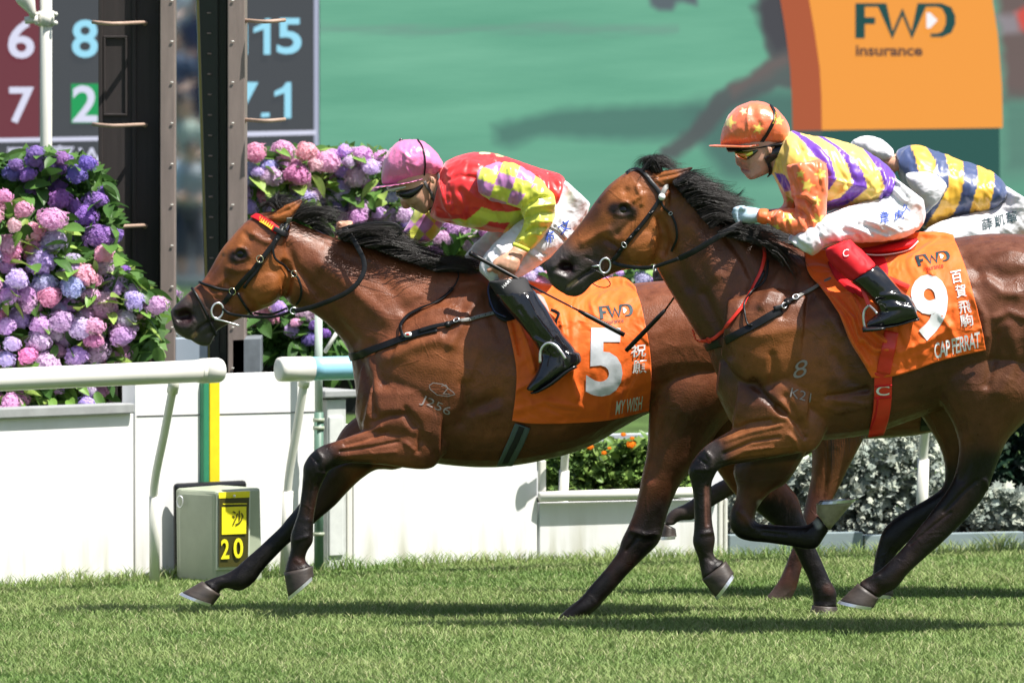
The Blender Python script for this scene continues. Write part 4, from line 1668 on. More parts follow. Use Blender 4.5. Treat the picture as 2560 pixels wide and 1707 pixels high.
# small-leaved planting: marigolds and silver dusty miller
def lobed(seed):
    r = np.random.default_rng(seed)
    V, F = [(0, 0, 0)], []
    n = 13
    for i in range(n):
        t = -2.2 + 4.4 * i / (n - 1)
        rr = 1.0 if i % 2 == 0 else .55
        V.append((math.sin(t) * rr * .55, .45 + math.cos(t) * rr * .55, -.12 * rr + r.uniform(-.05, .05)))
    for i in range(1, n):
        F.append((0, i, i + 1))
    return mesh_np('leaf', V, F)


M['silver_leaf'] = colmat('silver_leaf', .8, .12)
SL = [lobed(s) for s in (1, 2)]
for m_ in SL:
    m_.materials.append(M['silver_leaf'])


def lowbed(nm, label, cat, group, Yc, ol, n, meshes, size, cols, bulkn, seed, depth=.5, flowers=(), bsz=(.03, .055)):
    r = np.random.default_rng(seed)
    random.seed(seed)
    ol = np.array(ol)
    t = empty(nm, P((ol[:, 0].mean(), ol[:, 1].max()), Yc), label, cat, group)
    lo, hi = ol.min(0), ol.max(0)
    k = 0
    while k < n:
        q = np.array([r.uniform(lo[0], hi[0]), r.uniform(lo[1], hi[1])])
        if not inpoly(q[None], ol)[0]:
            continue
        k += 1
        p = P(q, Yc + r.uniform(-.06, .06))
        c = random.choice(cols)
        g = random.uniform(.8, 1.15)
        inst('leaf', random.choice(meshes), t, p, (math.radians(r.uniform(10, 80)), math.radians(r.uniform(-50, 50)), r.uniform(-1.5, 1.5)), float(r.uniform(*size)), tuple(x * g for x in c))
    pts, nn, sz, cc = [], [], [], []
    while len(pts) < bulkn:
        q = np.array([r.uniform(lo[0], hi[0]), r.uniform(lo[1], hi[1])])
        if not inpoly(q[None], ol)[0]:
            continue
        f = 2.2 * fbm(np.array([[q[0] / 60, q[1] / 40, seed]]), 1.0, 2, seed)[0]
        pts.append(P(q, Yc + np.clip(.1 + .08 * f + r.normal() * .06, -.05, depth)))
        nn.append(np.array([r.normal() * .7, -1 + r.normal() * .6, .9 + r.normal() * .6]))
        sz.append(r.uniform(*bsz))
        g = r.uniform(.7, 1.15)
        cc.append(tuple(x * g for x in random.choice(cols)))
    leaf_bulk('foliage', t, pts, nn, sz, cc, M['leafv'])
    for (x, y, rr, cf) in flowers:
        p = P((x, y), Yc - .08)
        o = inst('flower_head', HM[0], t, p, (math.radians(35), 0, 0), (rr / FPX * (DIST + Yc),) * 2 + (rr / FPX * (DIST + Yc) * .6,), cf)
    return t


GR = [(.11, .21, .04), (.17, .29, .06), (.24, .37, .08), (.05, .10, .02)]
OR = (.85, .28, .01)
lowbed('marigold_bed', 'bushy green marigolds with a few orange blooms, left half of the low planter', 'marigolds', 'marigolds in the low planter', 3.9, R5((-40, 560), (60, 500), (180, 480), (300, 450), (330, 800), (-40, 830)), 130, LM, (.035, .06), GR, 2600, 21, flowers=[(*R5(285, 470), 9, OR), (*R5(390, 515), 7, OR)])
lowbed('marigold_bed', 'bushy green marigolds with the brightest orange bloom, beside the horse hind leg', 'marigolds', 'marigolds in the low planter', 3.9, R5((300, 470), (420, 430), (560, 420), (740, 400), (1060, 500), (1100, 800), (330, 800)), 200, LM, (.035, .06), GR, 3800, 22,
       flowers=[(*R5(592, 452), 12, OR), (*R5(535, 378), 7, OR), (*R5(600, 405), 6, OR), (*R5(430, 480), 5, OR)])
SV = [(.42, .46, .38), (.34, .39, .34), (.48, .51, .42), (.24, .28, .25), (.29, .34, .29)]
for i, (ol, lab) in enumerate(((R6((60, 560), (350, 420), (700, 330), (760, 500), (700, 900), (300, 900), (100, 930)), 'silver leaved plants between the folded foreleg and the ribbed pipe'),
                               (R6((700, 330), (900, 250), (1150, 170), (1250, 500), (1300, 880), (900, 900), (700, 880)), 'silver leaved plants behind the trailing foreleg'),
                               (R6((1120, 160), (1400, 110), (1700, 100), (1800, 500), (1800, 860), (1300, 880), (1200, 500)), 'silver leaved plants around the white rail post'),
                               (R6((1780, 560), (2100, 540), (2300, 560), (2500, 680), (2560, 860), (2100, 850), (1780, 870)), 'silver leaved plants at the right edge past the hind legs'))):
    lowbed('dusty_miller', lab, 'silver plants', 'silver leaved bedding plants', 4.35, ol, 170, SL, (.032, .06), SV, 4200, 30 + i, bsz=(.02, .04))
t = lowbed('clipped_shrub', 'dark green shrub at the right edge behind the horse tail', 'shrub', None, 5.2, R6((2050, -300), (2800, -300), (2800, 600), (2300, 620), (2050, 560)), 200, LM, (.06, .09), [(.012, .035, .02), (.02, .05, .025)], 2600, 40)
# ------------------------------------------------------------------ horses
BROWN = (0.185, 0.058, 0.024)
WARM = (0.33, 0.105, 0.024)
DARK = (0.034, 0.012, 0.007)
BLK = (0.006, 0.004, 0.004)
GREYB = (0.040, 0.030, 0.028)
NOSE = (0.055, 0.045, 0.042)


def make_horse(label, Y, lofts, vox, strokes, paint, hooves, eyes, base, smooth_it=5, group='race horses galloping'):
    """lofts: list of (stations, n, pw); returns root, body mesh and its ray tree"""
    o = P((lofts[0][0][4][0], 1540 + 40 * -Y), Y)
    root = empty('horse', (o[0], Y, 0), label, 'horse', group)
    gs = [loft_geo(st, Y, n=n, pw=pw) for st, n, pw in lofts]
    me = remesh(gs, vox)
    smooth(me, 4, 0.5, 0, taubin=False)
    smooth(me, smooth_it)
    v, nn_ = getv(me), getn(me)
    v += nn_ * (.0008 * fbm(v, 7.0, 2, 3.0) + .0014 * np.clip(fbm(v * np.array([1, 1, 1.6]), 2.6, 2, 7.0), -1, 1))[:, None]
    setv(me, v)
    sculpt(me, [(l, r * .85, d * 1.25) for l, r, d in strokes])
    v = getv(me)
    n = getn(me)
    px = PR(v)
    c = np.tile(np.array(base)[None], (len(v), 1))
    f = fbm(v, 2.2, 3, 1.0)
    c *= (1 + 0.16 * f)[:, None]
    c = c * (1 - 0.25 * np.clip(fbm(v, 5.0, 2, 2.0), 0, 1))[:, None]
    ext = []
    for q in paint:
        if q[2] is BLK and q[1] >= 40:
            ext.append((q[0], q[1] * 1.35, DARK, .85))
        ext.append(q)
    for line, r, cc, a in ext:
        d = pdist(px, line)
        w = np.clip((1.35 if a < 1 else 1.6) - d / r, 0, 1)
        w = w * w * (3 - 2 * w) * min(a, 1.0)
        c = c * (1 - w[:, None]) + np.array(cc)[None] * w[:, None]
    colattr(me, c)
    body = link('body', me, M['coat'], root)
    for (cor, sole, w0, w1, yo, m) in hooves:
        st = [(*cor[0], *cor[1], w0, yo), (*[(a * .5 + b * .5) for a, b in zip(cor[0], sole[0])], *[(a * .55 + b * .45) for a, b in zip(cor[1], sole[1])], (w0 + w1) / 2, yo),
              (*sole[0], *sole[1], w1, yo)]
        g = loft_geo(st, Y, n=24, pw=2.1, sub=3)
        h = add('hoof', g, M[m], root)
        a, b = P(sole[0], Y + yo), P(sole[1], Y + yo)
        cc = (P(cor[0], Y + yo) + P(cor[1], Y + yo)) / 2
        s = (a + b) / 2
        ax = s - cc
        ax = ax / np.linalg.norm(ax)
        e = (a - b)
        hl = np.linalg.norm(e) / 2
        e = e / (2 * hl)
        V, F = [], []
        th = np.linspace(-2.55, 2.55, 26)
        for t in th:
            for rr, z in ((1.04, -0.004), (1.04, 0.009), (0.80, 0.009), (0.80, -0.004)):
                V.append(s + e * hl * rr * math.cos(t) + np.array([0, 1, 0]) * w1 * rr * math.sin(t) + ax * z)
        for i in range(len(th) - 1):
            for j in range(4):
                k = (j + 1) % 4
                F.append((i * 4 + j, (i + 1) * 4 + j, (i + 1) * 4 + k, i * 4 + k))
        link('horseshoe', mesh_np('horseshoe', V, F), M['alloy'], h, smooth=False)
    bv = bvh_of(me)
    for (e, r) in eyes:
        p, nn = hit(bv, e)
        if p is not None:
            add('eye', ball_geo(p - nn * r * 0.62, r, 12), M['eye'], root)
    return root, me, bv


# ---- horse 1 (the leader, number 5)
h1_torso = S(D, (835, 800, 815, 950, .12), (875, 735, 835, 1000, .18), (930, 685, 900, 1035, .225), (1000, 645, 985, 1062, .255),
             (1080, 622, 1080, 1072, .27), (1160, 640, 1160, 1071, .285), (1260, 668, 1262, 1054, .30), (1360, 660, 1358, 1024, .31),
             (1450, 652, 1452, 968, .295), (1540, 643, 1530, 935, .29), (1640, 645, 1630, 930, .30), (1730, 668, 1725, 925, .28),
             (1795, 725, 1800, 890, .21), (1830, 780, 1835, 850, .1))
h1_neck = S(D, (668, 506, 632, 650, .072), (705, 520, 668, 700, .078), (760, 543, 712, 717, .085), (824, 560, 762, 755, .098),
            (920, 586, 800, 808, .13), (1000, 604, 815, 880, .17), (1085, 620, 830, 960, .21), (1130, 655, 900, 1000, .2))
h1_head = S(R1, (105, 1190, 148, 1400, .040), (165, 1120, 200, 1440, .052), (250, 1040, 290, 1480, .056), (340, 960, 420, 1470, .054), (420, 890, 545, 1395, .052),
            (510, 765, 680, 1320, .058), (600, 600, 820, 1255, .072), (700, 470, 960, 1195, .092), (830, 320, 1120, 1135, .100), (970, 225, 1215, 1040, .098),
            (1100, 190, 1270, 900, .092), (1210, 220, 1310, 760, .085))
h1_lip = S(R1, (330, 1290, 330, 1500, .035, 0), (420, 1330, 400, 1535, .036), (480, 1350, 490, 1538, .034), (530, 1380, 515, 1500, .03), (590, 1330, 560, 1400, .03))
h1_cheek = S(R1, (880, 800, 960, 1150, .06, -.035), (960, 720, 1060, 1140, .072), (1080, 700, 1160, 1090, .072), (1180, 740, 1230, 1010, .055))
h1_ear = S(R1, (1070, 250, 1290, 310, .030, -.055), (1160, 195, 1330, 255, .030, -.06), (1260, 135, 1370, 190, .022, -.065), (1350, 95, 1405, 130, .014, -.067), (1415, 68, 1430, 84, .006, -.068))
h1_ear2 = S(R1, (1070, 230, 1250, 290, .030, .055), (1160, 175, 1290, 235, .026, .06), (1260, 125, 1340, 180, .018, .065), (1350, 90, 1385, 125, .010, .067))
h1_nf = S(R4, (1650, -80, 2180, 180, .085, -.13), (1640, 10, 2070, 290, .085, -.16), (1590, 55, 1990, 385, .080, -.165), (1500, 95, 1860, 400, .078), (1400, 132, 1650, 372, .068), (1310, 168, 1480, 356, .054), (1230, 195, 1340, 352, .046),
          (1150, 225, 1245, 385, .046), (1070, 285, 1200, 415, .048), (1018, 370, 1190, 440, .046), (1012, 440, 1172, 470, .040), (1003, 540, 1135, 560, .032),
          (985, 680, 1105, 690, .029), (955, 790, 1092, 790, .031), (922, 880, 1090, 870, .036), (917, 940, 1085, 945, .036), (916, 1000, 1048, 1005, .031),
          (898, 1070, 1030, 1060, .028), (880, 1130, 1040, 1095, .033), (872, 1180, 1080, 1130, .043))
h1_ff = S(R4, (1500, -60, 1950, 200, .10, .12), (1330, 70, 1750, 390, .095, .14), (1240, 220, 1570, 400, .085), (1160, 370, 1450, 470, .070), (1080, 500, 1350, 570, .056), (1010, 620, 1260, 665, .046), (955, 690, 1160, 750, .044),
          (890, 770, 1080, 820, .042), (830, 840, 1000, 880, .034), (740, 925, 880, 980, .030), (660, 1000, 790, 1070, .030), (590, 1060, 700, 1170, .032),
          (520, 1125, 640, 1250, .036), (460, 1165, 540, 1310, .036), (400, 1190, 450, 1290, .030), (330, 1212, 400, 1305, .030), (262, 1238, 388, 1340, .040))
h1_nh = S(R5, (900, -260, 1900, -200, .14, -.13), (740, -60, 1620, 50, .15, -.14), (735, 120, 1420, 180, .14), (725, 300, 1250, 350, .115), (710, 500, 1120, 560, .09), (672, 700, 975, 730, .068), (630, 900, 880, 930, .052),
          (575, 1060, 840, 1070, .047), (520, 1170, 800, 1190, .044), (487, 1265, 690, 1300, .037)) + \
    S(H4, (1380, 600, 1680, 580, .031, -.15), (1270, 730, 1550, 720, .030), (1170, 850, 1430, 850, .031), (1060, 940, 1330, 960, .037), (980, 1010, 1240, 1040, .035), (940, 1050, 1210, 1080, .036))
h1_fh = S(R6, (-250, -100, 420, -150, .14, .12), (-80, 200, 420, 180, .11, .13), (60, 420, 480, 350, .08), (200, 600, 560, 490, .06), (330, 700, 650, 600, .048), (450, 800, 690, 730, .042), (555, 890, 735, 840, .038),
          (615, 980, 780, 960, .032), (680, 1110, 840, 1090, .029), (735, 1220, 895, 1220, .03), (762, 1310, 945, 1320, .036), (772, 1380, 945, 1400, .034), (768, 1420, 948, 1430, .042))
h1_pec = S(D, (860, 850, 830, 990, .08, -.13), (900, 850, 870, 1030, .09, -.15), (960, 830, 950, 1050, .10, -.165), (1020, 850, 1010, 1062, .09, -.165))
h1_should = S(D, (930, 740, 880, 900, .05, -.17), (990, 700, 930, 960, .075, -.185), (1050, 700, 1000, 990, .08, -.20), (1110, 730, 1080, 960, .06, -.21))
h1_str = [
    # head: eye socket, cheek edge, nostril, bones, mouth
    (R1((800, 560), (860, 590), (885, 640)), 7, .004), (R1((740, 600), (790, 560), (850, 570)), 5, .0025), (R1((730, 660), (790, 690), (850, 670)), 5, .002),
    (R1((800, 620),), 11, -.010), (R1((760, 720), (830, 700)), 4, -.003),
    (R1((210, 1240), (270, 1230)), 19, -.024), (R1((170, 1180), (260, 1150), (330, 1200), (335, 1290), (270, 1360)), 7, .005),
    (R1((350, 1460), (390, 1370), (460, 1320), (520, 1290)), 5, -.010), (R1((370, 1400), (330, 1440)), 4, .003),
    (R1((660, 900), (700, 960), (790, 1010)), 9, -.006), (R1((560, 1060), (640, 1100), (700, 1150)), 8, -.005), (R1((640, 880), (540, 950)), 9, .004),
    (R1((820, 990), (870, 1080), (960, 1160)), 10, -.006), (R1((1250, 720), (1290, 850), (1270, 960), (1230, 1050)), 12, -.014),
    (R1((930, 420), (1010, 480), (1080, 500)), 9, .005), (R1((900, 480), (850, 420)), 9, -.004), (R1((690, 760), (780, 790), (900, 770)), 9, .004),
    (R1((620, 640), (560, 740), (480, 850)), 8, -.003), (R1((450, 960), (560, 990), (700, 1000)), 8, -.003),
    (R1((1170, 210), (1300, 170), (1400, 90)), 6, -.008), (R1((1130, 270), (1230, 300), (1310, 240)), 6, .003),
    # neck
    (R1((1270, 560), (1350, 750), (1480, 900), (1600, 1060)), 16, -.010), (R1((1330, 360), (1550, 450), (1800, 620), (2050, 760)), 20, -.006),
    (R2((560, 160), (760, 260), (900, 350)), 14, .005), (R2((0, 300), (180, 420), (330, 560), (480, 700)), 26, .010), (R2((60, 620), (150, 760), (260, 880)), 18, -.009),
    (R2((380, 330), (520, 470), (640, 640)), 22, -.006),
    # shoulder and chest
    (R2((640, 640), (800, 560), (1000, 480), (1150, 440)), 20, -.007), (R2((1180, 560), (1130, 640), (1060, 760), (980, 900)), 16, .009), (R2((1240, 520), (1290, 700), (1350, 850)), 18, -.006),
    (R2((1170, 860), (1180, 960), (1120, 1150)), 12, .005), (R2((380, 900), (420, 1060), (480, 1200)), 14, -.006), (R2((520, 1000), (700, 920), (900, 860)), 20, .008),
    (R2((290, 1000), (350, 1150), (400, 1420)), 13, -.012), (R2((250, 1250), (290, 1450)), 12, .005), (R2((400, 1480), (520, 1440), (640, 1430), (700, 1520)), 11, -.010),
    (R2((1060, 1490), (1090, 1420), (1200, 1360), (1330, 1300)), 18, -.010), (R2((1080, 1200), (1100, 1350)), 12, -.006), (R2((1220, 1430), (1330, 1400)), 16, .006),
    (R4((1780, -60), (1880, 60), (1900, 160), (1880, 260)), 8, -.006),
    # near forearm tendons and veins
    (R4((1330, 215), (1480, 175), (1640, 120)), 5, -.005), (R4((1330, 180), (1480, 130), (1600, 80)), 5, .004), (R4((1290, 265), (1500, 235), (1720, 190)), 5, -.005), (R4((1300, 300), (1480, 285), (1700, 270)), 6, .004),
    (R4((1240, 372), (1400, 335), (1560, 345)), 3, -.005), (R4((1480, 240), (1560, 300)), 2, .002), (R4((1780, 200), (1840, 250)), 6, .004),
    (R4((1110, 250), (1160, 320), (1150, 390)), 6, .005), (R4((1080, 300), (1120, 350)), 4, -.004), (R4((1130, 420), (1180, 430)), 5, .004),
    (R4((1090, 480), (1060, 600), (1040, 760)), 4, -.004), (R4((1020, 500), (1000, 700), (960, 840)), 5, .002), (R4((1050, 900), (960, 930)), 6, .003), (R4((960, 1080), (990, 1100)), 6, .003),
    # hind
    (R5((800, 300), (790, 500), (750, 700)), 16, -.005), (R5((600, 1100), (700, 1130), (780, 1120)), 8, .005), (R5((560, 1250), (640, 1150)), 6, -.004),
]
h1_pt = [
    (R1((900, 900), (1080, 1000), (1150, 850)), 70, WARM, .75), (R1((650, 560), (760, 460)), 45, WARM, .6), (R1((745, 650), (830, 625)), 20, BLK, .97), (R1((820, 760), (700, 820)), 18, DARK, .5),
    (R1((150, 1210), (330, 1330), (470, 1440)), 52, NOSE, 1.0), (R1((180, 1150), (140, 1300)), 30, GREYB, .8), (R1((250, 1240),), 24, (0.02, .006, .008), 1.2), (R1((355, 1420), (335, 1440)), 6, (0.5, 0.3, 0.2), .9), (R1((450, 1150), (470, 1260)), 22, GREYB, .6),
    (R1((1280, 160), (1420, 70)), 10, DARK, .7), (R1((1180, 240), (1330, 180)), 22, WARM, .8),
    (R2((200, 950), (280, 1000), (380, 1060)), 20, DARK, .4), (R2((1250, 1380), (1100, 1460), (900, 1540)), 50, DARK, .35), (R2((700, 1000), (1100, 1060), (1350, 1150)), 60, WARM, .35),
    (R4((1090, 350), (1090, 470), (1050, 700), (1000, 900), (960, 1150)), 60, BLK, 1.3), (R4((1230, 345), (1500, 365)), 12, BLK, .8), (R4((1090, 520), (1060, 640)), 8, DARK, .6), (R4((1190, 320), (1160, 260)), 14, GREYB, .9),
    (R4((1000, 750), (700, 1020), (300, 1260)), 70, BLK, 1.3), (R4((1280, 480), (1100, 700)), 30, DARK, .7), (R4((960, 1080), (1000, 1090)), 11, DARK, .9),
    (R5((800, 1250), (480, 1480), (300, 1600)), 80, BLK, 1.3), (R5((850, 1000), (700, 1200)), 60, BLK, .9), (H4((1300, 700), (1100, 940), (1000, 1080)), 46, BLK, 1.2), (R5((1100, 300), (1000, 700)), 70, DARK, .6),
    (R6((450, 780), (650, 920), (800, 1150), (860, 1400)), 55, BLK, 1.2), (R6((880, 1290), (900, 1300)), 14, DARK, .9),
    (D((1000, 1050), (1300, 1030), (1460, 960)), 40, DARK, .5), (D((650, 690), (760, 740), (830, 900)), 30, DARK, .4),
]
h1_hoof = [
    (R4((868, 1170), (1084, 1122)), R4((903, 1360), (1094, 1196)), .044, .058, -.165, 'hoof'),
    (R4((255, 1236), (396, 1338)), R4((100, 1325), (338, 1415)), .042, .060, .14, 'hoof'),
    (H4((930, 1050), (1215, 1080)), H4((850, 1105), (1190, 1130)), .040, .055, -.15, 'hoof'),
    (R6((764, 1415), (950, 1428)), R6((745, 1475), (960, 1480)), .042, .055, .13, 'hoof'),
]
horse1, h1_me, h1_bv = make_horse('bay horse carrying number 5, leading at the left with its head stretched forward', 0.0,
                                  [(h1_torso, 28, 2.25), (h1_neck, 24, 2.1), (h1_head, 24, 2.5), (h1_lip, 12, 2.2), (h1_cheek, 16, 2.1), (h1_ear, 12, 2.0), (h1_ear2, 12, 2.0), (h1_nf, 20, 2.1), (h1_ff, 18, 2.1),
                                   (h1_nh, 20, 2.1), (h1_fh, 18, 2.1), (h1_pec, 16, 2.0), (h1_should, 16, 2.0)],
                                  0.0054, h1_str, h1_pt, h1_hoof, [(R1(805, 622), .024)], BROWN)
add_hair('mane', horse1, M['hair'], [R1((1250, 190), (1330, 120), (1420, 110), (1560, 130)), R1((1300, 230), (1420, 150), (1600, 110), (1850, 160)), R1((1360, 260), (1500, 190), (1700, 180), (1860, 230)), R1((1420, 290), (1560, 230), (1680, 250), (1760, 330)),
                                     R1((1500, 330), (1600, 330), (1680, 370), (1760, 470)), R1((1560, 360), (1700, 400), (1800, 480), (1900, 500))], 420, 0.01, .035, jit=7, seed=3)
add_hair('mane', horse1, M['hair'], [L2((720, 720), (800, 720), (950, 690), (1180, 700)), L2((780, 780), (900, 720), (1100, 720), (1260, 760)), L2((850, 800), (1000, 760), (1200, 790), (1380, 830)), L2((950, 830), (1120, 800), (1320, 840), (1560, 900)),
                                     L2((1080, 870), (1250, 860), (1400, 880), (1580, 930)), L2((1200, 920), (1320, 910), (1440, 950), (1560, 1000)), L2((1320, 960), (1440, 930), (1620, 930), (1800, 960)), L2((1430, 1000), (1560, 960), (1680, 960), (1810, 1000)), L2((1480, 1020), (1600, 1010), (1700, 1010), (1810, 1020))],
         2300, -.03, .05, jit=5, seed=4)
add_hair('forelock', horse1, M['hair'], [R1((1150, 170), (1080, 110), (1020, 140), (975, 215)), R1((1180, 160), (1140, 90), (1060, 100), (985, 215)), R1((1200, 150), (1180, 80), (1240, 50), (1330, 20)), R1((1220, 150), (1230, 90), (1290, 80), (1400, 60))], 330, 0.0, .035, jit=6, seed=5)


# ---- horse 2 (nearest, number 9)
YH2 = -0.9
h2_torso = S(D, (1655, 800, 1645, 900, .12), (1700, 740, 1690, 985, .19), (1760, 690, 1750, 1005, .23), (1830, 640, 1825, 1012, .26), (1910, 612, 1905, 1010, .28),
             (2000, 590, 1995, 998, .30), (2100, 566, 2090, 966, .31), (2200, 546, 2190, 930, .31), (2300, 536, 2290, 905, .31), (2400, 548, 2390, 895, .31),
             (2480, 590, 2480, 880, .27), (2550, 660, 2550, 830, .18), (2580, 710, 2585, 780, .08))
h2_neck = S(D, (1525, 408, 1495, 585, .078), (1570, 408, 1512, 625, .085), (1640, 462, 1548, 685, .10), (1710, 520, 1585, 745, .13), (1780, 570, 1622, 800, .17),
            (1850, 590, 1645, 860, .21), (1930, 615, 1700, 960, .24))
h2_head = S(R3, (85, 1195, 128, 1350, .040), (150, 1130, 175, 1425, .052), (240, 1030, 300, 1505, .057), (350, 905, 430, 1510, .055), (450, 780, 560, 1400, .056), (540, 650, 720, 1320, .066),
            (620, 540, 830, 1275, .082), (730, 410, 960, 1250, .096), (880, 300, 1110, 1235, .102), (1020, 245, 1200, 1165, .100), (1160, 250, 1270, 1000, .095), (1310, 330, 1340, 850, .085))
h2_cheek = S(R3, (860, 880, 950, 1230, .06, -.035), (960, 800, 1050, 1225, .074), (1090, 760, 1160, 1180, .074), (1180, 800, 1230, 1080, .055))
h2_ear = S(R3, (1130, 350, 1290, 410, .030, -.055), (1220, 290, 1380, 390, .031, -.06), (1340, 262, 1470, 340, .026, -.064), (1460, 245, 1530, 290, .016, -.066), (1560, 226, 1580, 238, .006, -.067))
h2_ear2 = S(R3, (1130, 330, 1290, 390, .030, .055), (1220, 275, 1370, 360, .028, .06), (1340, 255, 1450, 315, .020, .064), (1450, 243, 1510, 275, .010, .066))
h2_lip = S(R3, (250, 1400, 300, 1515, .035, 0), (400, 1380, 390, 1530, .038), (470, 1380, 470, 1500, .035), (560, 1380, 540, 1420, .03))
h2_nf = S(R5, (1560, 20, 2080, 150, .085, -.14), (1560, 120, 2060, 330, .085, -.165), (1540, 200, 1990, 480, .080, -.17), (1460, 265, 1870, 515, .078), (1370, 325, 1660, 550, .066), (1270, 385, 1480, 585, .053),
          (1180, 440, 1340, 605, .047), (1100, 510, 1265, 630, .048), (1045, 590, 1235, 660, .047), (1022, 660, 1215, 700, .043), (1040, 730, 1198, 745, .034), (1062, 860, 1194, 870, .030), (1066, 1000, 1200, 1000, .030),
          (1062, 1100, 1212, 1090, .032), (1053, 1180, 1225, 1160, .037), (1070, 1240, 1215, 1225, .035), (1098, 1310, 1212, 1275, .029), (1115, 1390, 1240, 1310, .031), (1128, 1465, 1300, 1325, .043))
h2_ff = S(R5, (1500, 300, 2000, 350, .095, .12), (1400, 520, 1880, 560, .09, .14), (1360, 650, 1770, 730, .075), (1385, 760, 1640, 810, .06), (1378, 860, 1570, 880, .050), (1345, 940, 1535, 940, .046), (1328, 1010, 1522, 990, .046),
          (1345, 1085, 1530, 1030, .045), (1400, 1150, 1560, 1045, .042), (1490, 1178, 1600, 1050, .035), (1620, 1190, 1700, 1058, .030), (1780, 1212, 1830, 1062, .030), (1900, 1235, 1905, 1055, .035), (1985, 1225, 1930, 1045, .036),
          (2040, 1150, 1975, 1010, .032), (2078, 1095, 1985, 975, .038))
h2_nh = S(R6, (1500, -420, 2650, -420, .16, -.12), (1650, -200, 2560, -200, .15, -.14), (1800, 20, 2400, 0, .12), (1862, 200, 2240, 160, .092), (1858, 320, 2170, 310, .07), (1835, 430, 2125, 430, .055), (1790, 530, 2090, 530, .047),
          (1710, 640, 2030, 640, .042), (1600, 790, 1900, 790, .036), (1480, 940, 1740, 945, .032), (1370, 1060, 1600, 1070, .031), (1270, 1150, 1480, 1180, .037), (1200, 1195, 1400, 1280, .037), (1150, 1225, 1310, 1330, .032), (1108, 1255, 1262, 1362, .040))
h2_fh = S(R6, (1400, -250, 2300, -250, .14, .12), (1620, 60, 2150, 50, .11, .13), (1725, 250, 2050, 250, .08), (1757, 400, 1960, 400, .055), (1740, 530, 1960, 560, .045), (1620, 620, 1830, 700, .038), (1480, 700, 1650, 830, .034),
          (1350, 790, 1500, 930, .035), (1287, 865, 1440, 990, .038), (1255, 960, 1400, 1030, .032), (1232, 1060, 1370, 1090, .030), (1218, 1150, 1350, 1160, .031), (1213, 1200, 1380, 1230, .042))
h2_pec = S(D, (1700, 850, 1680, 990, .08, -.13), (1740, 850, 1720, 1010, .09, -.15), (1800, 830, 1790, 1010, .10, -.165), (1860, 850, 1850, 1008, .09, -.17))
h2_should = S(Q, (330, 520, 280, 900, .05, -.17), (520, 460, 400, 1050, .08, -.19), (680, 440, 560, 1120, .085, -.205), (860, 480, 800, 1100, .06, -.21))
h2_glut = S(Q, (2050, 200, 2000, 700, .07, -.19), (2250, 150, 2200, 900, .09, -.20), (2450, 200, 2400, 1000, .09, -.2), (2650, 300, 2600, 1000, .08, -.19))
